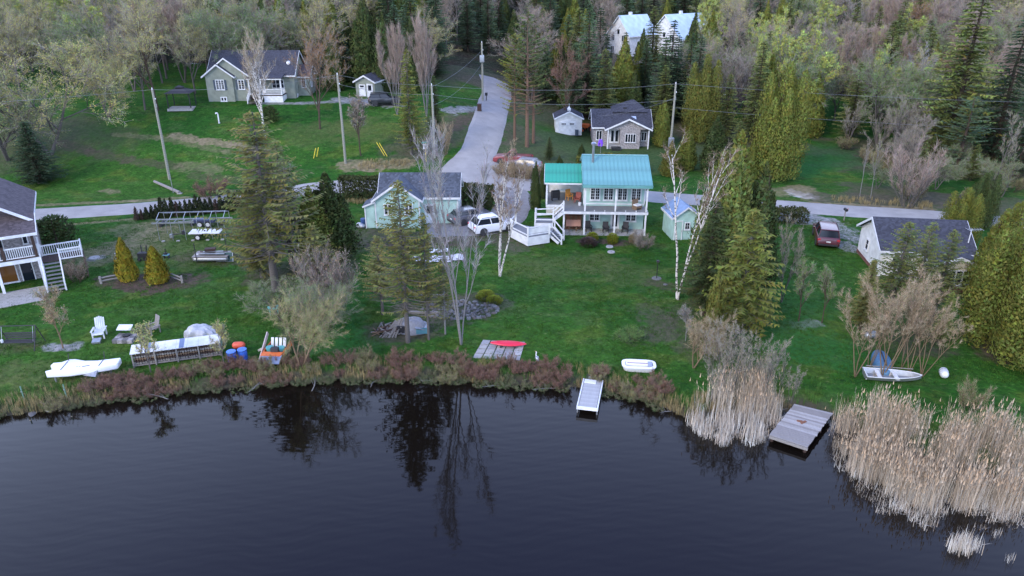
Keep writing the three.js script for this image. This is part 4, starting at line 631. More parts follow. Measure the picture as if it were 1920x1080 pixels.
const LF = {
  spruce: leafMat(0.040, 0.072, 0.034), fir: leafMat(0.050, 0.090, 0.040), cedar: leafMat(0.15, 0.168, 0.036), cedarDark: leafMat(0.062, 0.085, 0.028), cedarGold: leafMat(0.135, 0.14, 0.032), golden: leafMat(0.235, 0.195, 0.022), larch: leafMat(0.155, 0.160, 0.048), hemlock: leafMat(0.125, 0.150, 0.045), pine: leafMat(0.085, 0.11, 0.036), pineBlue: leafMat(0.075, 0.118, 0.055), yellowCone: leafMat(0.175, 0.21, 0.055),
  hedge: leafMat(0.050, 0.058, 0.022), thuja: leafMat(0.036, 0.045, 0.020), thujaBrown: leafMat(0.085, 0.058, 0.045), limeBush: leafMat(0.20, 0.22, 0.02), leafGreen: leafMat(0.075, 0.17, 0.04),
  budYellow: leafMat(0.36, 0.345, 0.11), budLime: leafMat(0.30, 0.34, 0.085), budOrange: leafMat(0.30, 0.155, 0.055), budPink: leafMat(0.25, 0.20, 0.14), budRed: leafMat(0.19, 0.10, 0.065), budGrey: leafMat(0.22, 0.195, 0.14), budOlive: leafMat(0.22, 0.24, 0.08), budTan: leafMat(0.25, 0.20, 0.11), budGreen: leafMat(0.13, 0.20, 0.06),
  twGrey: leafMat(0.23, 0.20, 0.165), twPink: leafMat(0.275, 0.215, 0.175), twBrown: leafMat(0.18, 0.13, 0.095), twRed: leafMat(0.16, 0.105, 0.08), twMauve: leafMat(0.215, 0.185, 0.155), twTan: leafMat(0.30, 0.235, 0.15), twSilver: leafMat(0.25, 0.235, 0.225),
};
for (const k in LF) if (/^(bud|tw)/.test(k)) LF[k].color.multiplyScalar(1.2);
const P = { // shapes, each drawn about 10 m high and scaled where it stands
  spruce: [1, 2, 3].map((s) => conifer(100 + s, { h: 10, r: 2.1, n: 42, per: 9, droop: 0.3, lift: 0.22, size: 0.42 })),
  fir: [1, 2].map((s) => conifer(110 + s, { h: 10, r: 1.9, n: 34, per: 9, droop: 0.12, lift: 0.15, size: 0.42, pow: 0.9 })),
  larch: [1, 2, 3, 4].map((s) => conifer(120 + s, { h: 10, r: 2.3, n: 48, per: 8, droop: 0.08, lift: 0.25, size: 0.36, pow: 0.62, bare: 0.2, gap: 0.2, fine: 1.45, dead: 0.14, wob: 0.45 })),
  hemlock: [1, 2, 3].map((s) => conifer(130 + s, { h: 10, r: 1.9, n: 46, per: 9, droop: 0.22, lift: 0.18, size: 0.44, pow: 0.7, bare: 0.08, gap: 0.06, dead: 0.06, wob: 0.42, fine: 1.3 })),
  pine: [1, 2, 3].map((s) => conifer(140 + s, { h: 10, r: 1.9, n: 26, per: 6, droop: -0.12, lift: 0.15, size: 0.44, pow: 0.42, bare: 0.25, gap: 0.2, dead: 0.25, fine: 1.5, wob: 0.4 })),
  cedar: [1, 2, 3].map((s) => cedar(150 + s, { h: 10, r: 1.7, n: 13000, size: 0.30, stemsN: 1 + s, lump: 0.75, leaders: [[0, 0, 1, 0.85], [0.35, 0.2, 0.86, 0.7], [-0.3, 0.25, 0.8, 0.7], [0.1, -0.4, 0.74, 0.75], [-0.2, -0.2, 0.92 - 0.05 * s, 0.6]] })),
  cedarWide: [1, 2].map((s) => cedar(160 + s, { h: 10, r: 3.0, n: 34000, size: 0.22, stemsN: 3, leaders: [[0, 0, 1, 0.6], [0.55, 0.3, 0.9, 0.58], [-0.55, 0.38, 0.84, 0.58], [0.2, -0.6, 0.8, 0.56], [-0.42, -0.38, 0.94, 0.55], [0.55, -0.3, 0.72, 0.56], [0.1, 0.65, 0.76, 0.56], [-0.1, 0.25, 0.95, 0.56]], prof: (t) => Math.pow(1 - t, 0.42) * (0.6 + 0.4 * sstep(0, 0.3, t)), lump: 0.8 })),
  thuja: [1, 2, 3].map((s) => cedar(170 + s, { h: 2, r: 0.36, n: 700, size: 0.17, lump: 0.3, prof: (t) => Math.pow(1 - t, 0.7) })),
  golden: [1, 2].map((s) => cedar(180 + s, { h: 3, r: 1.0, n: 3600, size: 0.20, lump: 0.35, prof: (t) => Math.pow(1 - t, 0.62) * (0.72 + 0.28 * sstep(0, 0.18, t)) })),
  ball: [1, 2].map((s) => cedar(190 + s, { h: 1, r: 0.62, n: 1500, size: 0.13, lump: 0.3, prof: (t) => Math.sqrt(Math.max(0, 1 - (2 * t - 0.85) ** 2 / 1.4)) * 0.95, up: 0.5 })),
  maple: [1, 2, 3].map((s) => broad(200 + s, { h: 10, stems: 1, base: 0.2, tr: 0.15, spread: 0.72, kids: [7, 5, 4], ratio: 0.56, twigs: 26, twigLen: 0.75, twigW: 0.012, buds: 4, bud: 0.055 })),
  willow: [1, 2].map((s) => broad(210 + s, { h: 10, stems: 2, base: 0.18, tr: 0.2, spread: 0.8, kids: [7, 5, 5], ratio: 0.6, trop: 0.06, lean: 0.4, twigs: 24, twigLen: 0.8, twigW: 0.012, buds: 6, bud: 0.058 })),
  vase: [1, 2].map((s) => broad(220 + s, { h: 10, stems: 4, base: 0.18, tr: 0.10, spread: 0.42, kids: [6, 5, 3], ratio: 0.5, trop: 0.25, lean: 0.26, twigs: 24, twigLen: 0.9, twigW: 0.015, buds: 1, bud: 0.07 })),
  open: [1, 2, 3].map((s) => broad(230 + s, { h: 10, stems: s, base: 0.22, tr: 0.12, spread: 0.55, kids: [7, 4, 3], ratio: 0.45, trop: 0.16, lean: 0.16, twigs: 14, twigLen: 0.6, twigW: 0.012, buds: 1, bud: 0.05 })),
  birchWide: [1].map((s) => broad(246, { h: 10, stems: 3, base: 0.5, tr: 0.075, spread: 0.5, kids: [7, 3, 2], ratio: 0.27, trop: 0.1, lean: 0.27, wig: 0.2, twigs: 9, twigLen: 0.45, twigW: 0.009, buds: 1, bud: 0.04 })),
  birchBig: [1].map((s) => broad(249, { h: 10, stems: 2, base: 0.3, tr: 0.13, spread: 0.55, kids: [10, 6, 3], ratio: 0.44, trop: 0.2, lean: 0.16, twigs: 10, twigLen: 0.5, twigW: 0.009, buds: 1, bud: 0.045 })),
  forked: [1].map((s) => broad(236, { h: 10, stems: 3, base: 0.25, tr: 0.06, spread: 0.36, kids: [8, 4, 3], ratio: 0.36, trop: 0.2, lean: 0.14, twigs: 8, twigLen: 0.6, twigW: 0.009, buds: 1, bud: 0.035 })),
  pole: [1, 2].map((s) => broad(237 + s, { h: 10, stems: 2 + s, base: 0.42, tr: 0.06, spread: 0.5, kids: [9, 4, 2], ratio: 0.32, trop: 0.12, lean: 0.2, twigs: 10, twigLen: 0.5, twigW: 0.009, buds: 1, bud: 0.04 })),
  birch: [1, 2, 3].map((s) => broad(240 + s, { h: 10, stems: s, base: 0.4, tr: 0.11, spread: 0.5, kids: [8, 4, 2], ratio: 0.34, trop: 0.12, lean: 0.18, twigs: 12, twigLen: 0.5, twigW: 0.010, buds: 1, bud: 0.05 })),
  aspen: [1, 2].map((s) => broad(250 + s, { h: 10, stems: 1 + s, base: 0.35, tr: 0.10, spread: 0.62, kids: [9, 4, 3], ratio: 0.36, lean: 0.2, trop: 0.14, twigs: 14, twigLen: 0.5, twigW: 0.01, buds: 4, bud: 0.095 })),
  shrub: [1, 2, 3].map((s) => broad(260 + s, { h: 2, stems: 14, base: 0.12, tr: 0.013, spread: 0.6, kids: [6, 3], ratio: 0.45, trop: 0.2, lean: 0.65, stemR: 0.2, twigs: 14, twigLen: 0.34, twigW: 0.006, buds: 2, bud: 0.032 })),
  fan: [1, 2].map((s) => broad(270 + s, { h: 5, stems: 13, base: 0.15, tr: 0.03, spread: 0.32, kids: [6, 4], ratio: 0.4, trop: 0.2, lean: 0.42, stemR: 0.25, twigs: 9, twigLen: 0.7, twigW: 0.012, buds: 1, bud: 0.04 })),
  sapling: [1, 2].map((s) => broad(280 + s, { h: 4, stems: 1, base: 0.3, tr: 0.045, spread: 0.6, kids: [9, 5, 3], ratio: 0.42, trop: 0.2, twigs: 9, twigLen: 0.34, twigW: 0.008, buds: 2, bud: 0.05 })),
};
for (const k in P) for (const q of P[k]) { // real height of each shape
  let top = 0; for (const g of Object.values(q)) { g.computeBoundingBox(); top = Math.max(top, g.boundingBox.max.y); } q.top = top;
}
const KIND = { spruce: 'spruce_tree', fir: 'fir_tree', larch: 'larch_tree', hemlock: 'hemlock_tree', pine: 'pine_tree', cedar: 'cedar_tree', cedarWide: 'cedar_tree', thuja: 'thuja_shrub', golden: 'golden_thuja', ball: 'clipped_shrub', maple: 'maple_tree', willow: 'willow_tree', vase: 'vase_shaped_maple', open: 'alder_tree', forked: 'alder_tree', pole: 'alder_tree', birch: 'birch_tree', birchWide: 'birch_tree', birchBig: 'birch_tree', aspen: 'aspen_tree', shrub: 'shore_shrub', fan: 'fan_shaped_shrub', sapling: 'young_tree' };
const seedTurn = rng(77);
function plant(shape, variant, x, z, h, wide, label, { leaf = null, bark = BK.brown, twig = LF.twGrey, group, turn, name, cat, sink = 0.05 } = {}) {
  const q = P[shape][variant % P[shape].length], s = h / q.top, o = thing(name || KIND[shape], label, cat || (/shrub|thuja|bush/.test(name || KIND[shape]) ? 'shrub' : 'tree'), on(x, z, -sink), turn ?? seedTurn() * 6.28, group);
  o.scale.set(s * wide, s, s * wide);
  const put = (n, g, m) => { const e = new THREE.Mesh(g, m); e.name = n; e.castShadow = e.receiveShadow = true; o.add(e); };
  put('trunk', q.trunk, bark); if (q.twigs) put('twigs', q.twigs, twig); if (q.crown && leaf) put('crown', q.crown, leaf);
  return o;
}
// --- trees one can point at: base and top measured on site
plant('larch', 0, -19.21, -54.35, 14.67, 1.25, 'tall olive larch between the trailer yard and the cedar hedge', { leaf: LF.larch, bark: BK.grey });
plant('larch', 3, -19.13, -58.82, 11.33, 1.0, 'full grey green larch against the tall olive larch', { leaf: LF.hemlock, bark: BK.grey });
plant('hemlock', 2, -21.19, -57.07, 8.81, 1.2, 'olive hemlock on the trailer yard side of the tall larch', { leaf: LF.larch, bark: BK.grey });
plant('larch', 2, -15.28, -52.82, 6.26, 1.3, 'low olive larch below the dark green cedar', { leaf: LF.larch, bark: BK.grey });
plant('willow', 1, -13.96, -45.73, 5.71, 1.0, 'grey green leafing bush on the yard boundary', { leaf: LF.budGreen, bark: BK.grey });
plant('open', 0, -18.11, -57.07, 10.12, 0.9, 'grey leafless tree standing against the tall olive larch', { leaf: LF.budGrey, bark: BK.grey });
plant('cedar', 0, -16.08, -61.17, 8.14, 1.9, 'dark green cedar next to the tall olive larch', { leaf: LF.cedarDark });
plant('cedar', 1, -17.1, -59.42, 7.47, 1.7, 'olive cedar crowded between larch and dark cedar', { leaf: LF.cedar });
plant('larch', 1, -7.34, -45.58, 11.86, 0.85, 'tallest of the feathery larches in front of the mint garage', { leaf: LF.larch, bark: BK.grey });
plant('larch', 2, -5.91, -45.97, 9.59, 0.55, 'slim feathery larch beside the tarp covered brush pile', { leaf: LF.larch, bark: BK.grey });
plant('larch', 3, -4.8, -46.78, 7.04, 0.55, 'short larch with bare grey stem beside the stone bed', { leaf: LF.larch, bark: BK.silver });
plant('larch', 1, -9.82, -49.97, 6.45, 1.0, 'low spreading larch behind the tarp covered brush pile', { leaf: LF.larch, bark: BK.grey });
plant('forked', 0, -3.56, -45.26, 16.3, 0.85, 'tall leafless forked tree on the lawn before the garage', { leaf: LF.budGrey, bark: BK.silver, twig: LF.twSilver });
plant('birch', 2, -1.05, -57.31, 11.68, 0.85, 'slender triple stemmed white birch beside the white deck', { leaf: LF.budTan, bark: BK.birch, twig: LF.twBrown });
plant('birchWide', 0, 13.13, -52.67, 13.75, 1.15, 'large white birch with spreading stems in front of the blue roofed shed', { leaf: LF.budTan, bark: BK.birch, twig: LF.twBrown, turn: 2.6 });
plant('cedar', 2, 16.16, -51.61, 12.73, 1.15, 'tall pale green cedar behind the large birch', { leaf: LF.yellowCone });
plant('hemlock', 1, 14.51, -49.92, 9.17, 1.2, 'dark hemlock next to the foot of the large birch', { leaf: LF.cedarDark });
plant('cedar', 0, 13.48, -43.78, 6.5, 0.8, 'golden olive cedar above the cattails', { leaf: LF.cedarGold });
plant('hemlock', 0, 16.44, -47.15, 9.44, 1.5, 'bright green hemlock beside the golden olive cedar', { leaf: LF.cedar, bark: BK.grey });
plant('cedar', 1, 18.75, -52.77, 11.2, 1.1, 'dark cedar between birch and red car', { leaf: LF.cedarDark });
plant('cedar', 1, 18.72, -59.37, 12.14, 1.5, 'broad yellow green cedar behind the blue roofed shed', { leaf: LF.cedar });
plant('open', 1, 21.17, -52.05, 7.54, 0.8, 'leafless tree on the lawn below the red car', { leaf: LF.budOlive, bark: BK.grey });
plant('sapling', 0, 21.36, -48.81, 5.29, 1.0, 'thin sapling on the lawn below the red car', { leaf: LF.budGreen });
plant('sapling', 1, 22.96, -48.44, 4.86, 0.9, 'thin sapling beside the white cottage path', { leaf: LF.budGreen });
plant('larch', 0, 27.49, -47.9, 8.23, 1.05, 'young larch before the cottage gable wall', { leaf: LF.hemlock, bark: BK.grey });
plant('larch', 3, 28.81, -47.39, 8.29, 0.85, 'young larch in the middle of the row before the cottage roof', { leaf: LF.hemlock, bark: BK.grey });
plant('larch', 2, 30.7, -47.89, 7.61, 0.95, 'young larch before the cottage sunroom windows', { leaf: LF.hemlock, bark: BK.grey });
plant('hemlock', 0, 25.32, -47.41, 5.59, 1.1, 'low yellow green hemlock at the corner of the cottage row', { leaf: LF.larch });
plant('hemlock', 2, 30.18, -45.6, 3.92, 1.0, 'small yellow green hemlock beside the aluminium boat', { leaf: LF.yellowCone });
for (const [x, z, h, v, w] of [[22.19, -40.88, 6.09, 0, 1.3], [23.4, -41.68, 5.91, 1, 1.0], [24, -40.94, 7.65, 0, 1.1], [24.54, -41.27, 7.86, 2, 1.0], [25.86, -41.26, 6.8, 0, 1.0], [26.49, -40.86, 5.73, 1, 1.2], [25.7, -41.94, 5.78, 1, 1.0]])
  plant('pole', v, x, z, h, w, 'leafless tan alder on the bank around the blue boat', { leaf: LF.budTan, bark: BK.tan, twig: LF.twTan, group: 'alders round the blue boat' });
plant('cedarWide', 0, 34.33, -44.82, 10.71, 1.0, 'huge golden green cedar beside the cottage sunroom', { leaf: LF.cedar });
plant('cedarWide', 1, 34.84, -41.92, 10.68, 1.0, 'huge golden green cedar at the edge beyond the reeds', { leaf: LF.cedar });
plant('cedarWide', 1, 41.1, -63.46, 6.12, 1.0, 'round cedar beside the road behind the cottage', { leaf: LF.cedar });
plant('cedarWide', 0, 46.93, -69.91, 5.88, 0.9, 'taller cedar beside the road behind the cottage', { leaf: LF.cedarDark });
plant('cedarWide', 1, 41.54, -56.92, 6.94, 0.9, 'cedar behind the television antenna', { leaf: LF.cedar });
// left yards
for (const [x, z, h, l] of [[-32.16, -56.35, 3.99, 'golden thuja in the railed bed, the taller of two'], [-29.46, -55.92, 3.42, 'golden thuja in the railed bed, the rounder of two']]) plant('golden', l.includes('taller') ? 0 : 1, x, z, h, l.includes('taller') ? 0.85 : 1.05, l, { leaf: LF.golden, group: 'golden thujas' });
plant('sapling', 0, -31.18, -44.68, 5.05, 1.15, 'young budding tree in its ring of gravel', { leaf: LF.budTan, bark: BK.tan, twig: LF.twTan });
plant('ball', 0, -42.99, -64.87, 2.96, 1.1, 'dense olive shrub between the deck house and the road', { leaf: LF.cedarDark, name: 'garden_shrub' });
plant('shrub', 0, -36.26, -55.9, 2.39, 0.9, 'dark leafless shrub beside the deck house stairs', { leaf: LF.budGrey, twig: LF.twBrown, name: 'garden_shrub' });
plant('spruce', 0, -56.24, -84.67, 7.38, 2.1, 'dark young spruce alone on the hill meadow', { leaf: LF.spruce });
plant('willow', 0, -58.8, -92.04, 14.93, 1.25, 'wide budding willow on the hill meadow behind the lone spruce', { leaf: LF.budYellow, bark: BK.grey });
plant('willow', 1, -63.5, -90.71, 13.78, 1.2, 'grey budding willow at the edge of the hill meadow', { leaf: LF.budOlive, bark: BK.grey });
plant('willow', 0, -55.58, -101.72, 10.29, 0.95, 'budding willow with low branches in front of the gazebo trees', { leaf: LF.budYellow, bark: BK.grey });
plant('maple', 0, -51.8, -104.52, 13.78, 0.95, 'tall yellow budding maple with grey trunk near the gazebo', { leaf: LF.budYellow, bark: BK.grey });
plant('maple', 1, -49.84, -104.15, 15.85, 1.0, 'tallest yellow budding maple beside the gazebo', { leaf: LF.budYellow, bark: BK.brown });
plant('birchBig', 0, -32.64, -96.37, 14.72, 0.95, 'white birch in front of the hill bungalow', { leaf: LF.budTan, bark: BK.birch, twig: LF.twTan });
plant('maple', 2, -25.85, -98.64, 13.53, 0.85, 'orange budding maple beside the hill bungalow', { leaf: LF.budOrange, bark: BK.brown });
plant('sapling', 1, -19.19, -91.78, 8.21, 1.1, 'leafless young tree below the hill shed', { leaf: LF.budPink, bark: BK.brown, twig: LF.twMauve });
plant('hemlock', 1, -12.78, -92.07, 12.99, 0.8, 'green conifer with bare stem beside the side road', { leaf: LF.cedar, bark: BK.grey });
plant('vase', 0, -15.98, -102.89, 12.91, 0.7, 'pink tinged vase shaped maple beside the black car', { leaf: LF.budPink, bark: BK.silver, twig: LF.twPink });
plant('vase', 1, -11.86, -102.56, 14.27, 0.7, 'pink tinged vase shaped maple next to the conifer by the side road', { leaf: LF.budPink, bark: BK.silver, twig: LF.twPink });
plant('hemlock', 2, -10, -96.15, 8.32, 0.8, 'dark conifer behind the street sign', { leaf: LF.cedarDark });
plant('fan', 0, -8.53, -92.44, 5.07, 0.7, 'leafless brush beside the side road', { leaf: LF.budTan, bark: BK.tan, twig: LF.twTan });
plant('ball', 1, -33.01, -100.44, 2.44, 0.9, 'round dark shrub behind the white birch', { leaf: LF.cedarDark, name: 'garden_shrub' });
// round the side road and the stone bungalow
plant('pine', 0, 2.03, -98.46, 17.29, 0.9, 'tall red pine with bare pinkish stem beside the side road', { leaf: LF.pine, bark: BK.pine });
plant('pine', 1, 2.95, -100.53, 15.51, 0.8, 'second red pine with bare stem beside the side road', { leaf: LF.pine, bark: BK.pine });
plant('pine', 2, 0.37, -100.13, 14.03, 0.8, 'ochre topped pine leaning over the side road', { leaf: LF.cedar, bark: BK.pine });
plant('maple', 0, 7.9, -110.65, 14.49, 0.75, 'red budding maple behind the white shed', { leaf: LF.budRed, bark: BK.brown, twig: LF.twRed });
plant('cedar', 2, 2.54, -75.67, 5.39, 0.8, 'narrow cedar column beside the gravel driveway', { leaf: LF.cedarDark });
plant('cedar', 0, 3.5, -79.59, 3.93, 0.8, 'narrow cedar behind the covered porch', { leaf: LF.cedarDark });
plant('open', 0, 0.32, -84.82, 5.74, 0.8, 'leafless tan tree at the head of the gravel driveway', { leaf: LF.budTan, bark: BK.tan, twig: LF.twTan });
plant('cedar', 1, 21.45, -104.21, 6.99, 1.3, 'cedar at the corner of the stone bungalow', { leaf: LF.cedar });
plant('cedarWide', 0, 27.65, -107.16, 12.56, 0.75, 'tall golden cedar behind the transformer pole', { leaf: LF.cedarGold });
plant('cedarWide', 1, 32.35, -87.84, 14.21, 0.75, 'tall olive cedar on the lawn across the road', { leaf: LF.cedar });
plant('aspen', 0, 41.18, -114.33, 18.23, 0.75, 'bright lime green aspen rising behind the cedars', { leaf: LF.budLime, bark: BK.silver });
plant('aspen', 1, 38.56, -115.35, 13.97, 0.6, 'lime green aspen next to the tallest aspen', { leaf: LF.budLime, bark: BK.silver });
plant('fan', 1, 43.04, -76.43, 8.31, 1.1, 'big fan shaped leafless bush across the road', { leaf: LF.budPink, bark: BK.grey, twig: LF.twPink });
plant('birch', 0, 40.5, -79.59, 7.64, 0.6, 'slim pale birch beside the fan shaped bush', { leaf: LF.budLime, bark: BK.silver });
plant('birch', 0, 39.65, -80.41, 6.88, 0.6, 'thin birch sapling beside the meadow edge', { leaf: LF.budTan, bark: BK.silver });
plant('hemlock', 0, 58.27, -97.12, 22.53, 1.25, 'very tall yellow green tamarack at the wood edge', { leaf: LF.yellowCone });
plant('pine', 1, 55.26, -89.07, 9.79, 1.6, 'blue green young pine below the tamarack', { leaf: LF.pineBlue });
plant('spruce', 1, 62.73, -94.33, 18.91, 1.15, 'tall dark spruce with clear tiers at the wood edge', { leaf: LF.spruce });
plant('spruce', 2, 62.92, -89.07, 14.79, 1.0, 'narrow dark spruce next to the tallest spruce', { leaf: LF.spruce });
plant('open', 1, 58.07, -108.67, 14.35, 1.0, 'big leafless tree with pale forks at the wood edge', { leaf: LF.budGrey, bark: BK.silver, twig: LF.twSilver });
plant('spruce', 0, 17.94, -121.15, 13, 0.9, 'open dark spruce in front of the tall white house', { leaf: LF.spruce });
plant('hemlock', 1, 11.92, -119.41, 17.54, 0.85, 'blue green tall hemlock behind the stone bungalow', { leaf: LF.pineBlue });
plant('cedar', 0, 15.33, -117.47, 7.26, 1.3, 'cedar behind the roof of the stone bungalow', { leaf: LF.cedarDark });
plant('cedar', 1, 19.01, -116.4, 8.33, 1.3, 'olive cedar behind the hip of the stone bungalow', { leaf: LF.cedarDark });
plant('hemlock', 2, 23.47, -115.35, 9.37, 1.1, 'brown green hemlock in front of the larger white house', { leaf: LF.hemlock });
plant('spruce', 2, 28.14, -119.69, 13.12, 0.9, 'dark spruce in front of the low garage', { leaf: LF.spruce });
plant('spruce', 1, 15.39, -124.27, 12.13, 1.0, 'dark spruce screening the wall of the tall white house', { leaf: LF.spruce });
plant('hemlock', 0, 21.93, -124.27, 11.47, 1.0, 'soft green hemlock between the two white houses', { leaf: LF.pineBlue });
plant('spruce', 0, 26.6, -122.06, 12.2, 1.0, 'dark spruce screening the wall of the larger white house', { leaf: LF.spruce });
plant('cedar', 2, 17.49, -61.63, 7.29, 1.2, 'yellow green cedar beside the blue roofed shed', { leaf: LF.yellowCone });
plant('cedar', 0, 37.47, -52.67, 7.3, 1.6, 'yellow green cedar between the sunroom and the huge cedars', { leaf: LF.cedar });
// shrubs by the houses
for (const [x, z, h, v, w, m, l] of [[7.66, -65.76, 0.97, 0, 1.15, LF.limeBush, 'yellow green ball shrub beside the post under the balcony'], [9.52, -65.17, 1.07, 1, 1.0, LF.limeBush, 'yellow green ball shrub in front of the basement door'], [11.52, -65.3, 0.97, 0, 0.9, LF.budTan, 'tan ball shrub under the balcony end'], [7.18, -64.48, 0.91, 1, 1.7, LF.thujaBrown, 'low brown mound shrub in front of the ball shrubs']]) plant('ball', v, x, z, h, w, l, { leaf: m });
plant('fan', 0, -0.13, -86.06, 2.16, 0.8, 'leafless tan brush in front of the old red pickup', { leaf: LF.budTan, bark: BK.tan, twig: LF.twTan }); plant('fan', 1, 1.8, -85.85, 2.61, 0.8, 'leafless tan brush in front of the silver grey car', { leaf: LF.budTan, bark: BK.tan, twig: LF.twTan });
for (const [x, z, h] of [[-1.44, -87.33, 1.66], [0.79, -87.6, 1.99], [2.6, -86.88, 1.98], [-0.66, -88.81, 1.61]]) plant('shrub', 2, x, z, h, 1.3, 'tangled tan roadside shrub in front of the parked pickup', { leaf: LF.budTan, twig: LF.twTan, name: 'garden_shrub', group: 'roadside shrubs by the pickup' });
plant('shrub', 1, 12.13, -63.48, 1.99, 1.1, 'leafless grey shrub at the foot of the balcony corner', { leaf: LF.budGrey, name: 'garden_shrub' });
plant('shrub', 2, -13.89, -50.42, 5.87, 0.8, 'mauve leafless shrub along the cedar hedge line', { leaf: LF.budPink, twig: LF.twMauve, name: 'garden_shrub' });
plant('shrub', 1, -13.74, -47.35, 4.22, 0.9, 'mauve leafless shrub next to the ochre bush', { leaf: LF.budPink, twig: LF.twMauve, name: 'garden_shrub' });
plant('willow', 1, -13.98, -42.18, 6.65, 0.85, 'ochre leafing bush beside the orange machine', { leaf: LF.budOlive, bark: BK.tan, twig: LF.twTan });
plant('willow', 0, -17.26, -49.06, 3.69, 1.3, 'pale green leafing bush below the tall olive larch', { leaf: LF.budGreen, bark: BK.grey });
plant('sapling', 0, -23.58, -41.35, 3.96, 1.3, 'budding alder growing through the shore shrubs', { leaf: LF.budYellow, bark: BK.grey });
plant('sapling', 1, -19.05, -42.04, 3.55, 1.2, 'budding alder beside the long white rack', { leaf: LF.budYellow, bark: BK.grey });
plant('shrub', 0, -33.75, -79.59, 2.59, 1.6, 'red twigged bush across the road from the thujas', { leaf: LF.budRed, twig: LF.twRed, name: 'garden_shrub' });
plant('willow', 1, 11.99, -42, 4.86, 0.8, 'ochre leafing bush above the cattails', { leaf: LF.budTan, bark: BK.tan, twig: LF.twTan });
plant('sapling', 1, 12.25, -45.68, 2.92, 1.2, 'grey leafless young tree below the large birch', { leaf: LF.budGrey, bark: BK.silver, twig: LF.twSilver });
for (const [x, z, h, v] of [[12.12, -37.58, 4.04, 0], [13.17, -37.87, 5.28, 1], [14.19, -38.05, 5.02, 0], [15.14, -37.92, 4.76, 1], [16.15, -37.96, 3.82, 0], [16.99, -38, 2.63, 1], [12.82, -39.07, 5.02, 1]]) plant('pole', v, x, z, h, 1.0, 'thin grey leafless sallow in the thicket behind the pale cattails', { leaf: LF.budOlive, bark: BK.grey, twig: LF.twGrey, group: 'sallows behind the cattails' });
plant('shrub', 1, 27.26, -36.95, 2.22, 0.8, 'fresh green willow clump among the reeds', { leaf: LF.leafGreen, twig: LF.twTan, name: 'garden_shrub' });
plant('shrub', 2, 8.22, -45.7, 1.18, 1.6, 'fresh green perennial clump on the lawn edge', { leaf: LF.leafGreen, twig: LF.budGreen, name: 'garden_shrub' });
{ // the long thuja row by the road: about two dozen cones
  const a = [-38.8, -72.09], b = [-27.79, -75.67], R = rng(5), n = 25;
  for (let i = 0; i < n; i++) { const t = i / (n - 1), dead = i < 2 || i === 8 || i === 16; plant('thuja', i, mixv(a[0], b[0], t), mixv(a[1], b[1], t) + (R() - 0.5) * 0.3, (i < 4 ? 1.35 : 1.9) * (0.85 + 0.4 * R()), 1.25 + 0.5 * R(), dead ? 'browned thuja in the row along the road' : 'dark green thuja cone in the row along the road', { leaf: dead ? LF.thujaBrown : LF.thuja, group: dead ? 'browned thujas in the road row' : 'thuja row along the road' }); }
}
{ // clipped hedges: boxy bodies of sprays
  const hedge = (name, label, pts, w, h, m, seed) => {
    const R = rng(seed), L = new Leafage(), cv = curveOf(pts), len = cv.getLength(), n = Math.round(len * h * 420), T = G();
    for (let i = 0; i < n; i++) {
      const s = R(), P0 = cv.getPointAt(s), Tn = cv.getTangentAt(s), face = R(), y = face < 0.3 ? h * (0.93 + 0.1 * R()) : h * R(), off = face < 0.3 ? (R() - 0.5) * w : (R() < 0.5 ? -1 : 1) * w * 0.5 * (0.75 + 0.35 * R());
      const x = P0.x - Tn.z * off, z = P0.z + Tn.x * off, by = ground(x, z), k = tint(R, 0.6, 0.3), q = 0.2, d = () => (R() - 0.5) * 2 * q, c = [x, by + y * (0.92 + 0.14 * fbm(s * len * 0.6, 2, 4, 2)), z];
      L.tri(c, [c[0] + d(), c[1] + d() + 0.08, c[2] + d()], [c[0] + d(), c[1] + d() + 0.08, c[2] + d()], k);
    }
    for (let i = 0; i <= len / 0.8; i++) { const q = cv.getPointAt(Math.min(1, i * 0.8 / len)); T.tube([[q.x, ground(q.x, q.z) - 0.1, q.z], [q.x + (R() - 0.5) * 0.3, ground(q.x, q.z) + h * 0.9, q.z + (R() - 0.5) * 0.3]], [0.05, 0.015], 4, false); }
    const o = thing(name, label, 'hedge'), e = new THREE.Mesh(L.geo(), m); e.name = 'foliage'; e.castShadow = e.receiveShadow = true; o.add(e); const st = T.make('stems', BK.brown, o); st.userData = { kind: 'stuff' };
  };
  hedge('cedar_hedge', 'trimmed cedar hedge behind the mint garage along the road', [-19.28, -79.59, -17.1, -79.18, -14.88, -79.18], 1.2, 2.4, LF.hedge, 1);
  hedge('cedar_hedge', 'trimmed cedar hedge between garage and gravel driveway', [-6.09, -77, -4.07, -76.43, -2.08, -75.67], 1.4, 2.3, LF.hedge, 2);
  hedge('cedar_hedge', 'low rounded hedge behind the teal roof', [8.38, -89.8, 12.35, -92.08, 16.86, -90.34], 1.5, 1.8, LF.cedarGold, 3);
  hedge('cedar_hedge', 'low hedge beside the red car on the road verge', [25.59, -71.74, 28.01, -71.57, 30.15, -71.4], 1.6, 1.2, LF.hedge, 4);
}
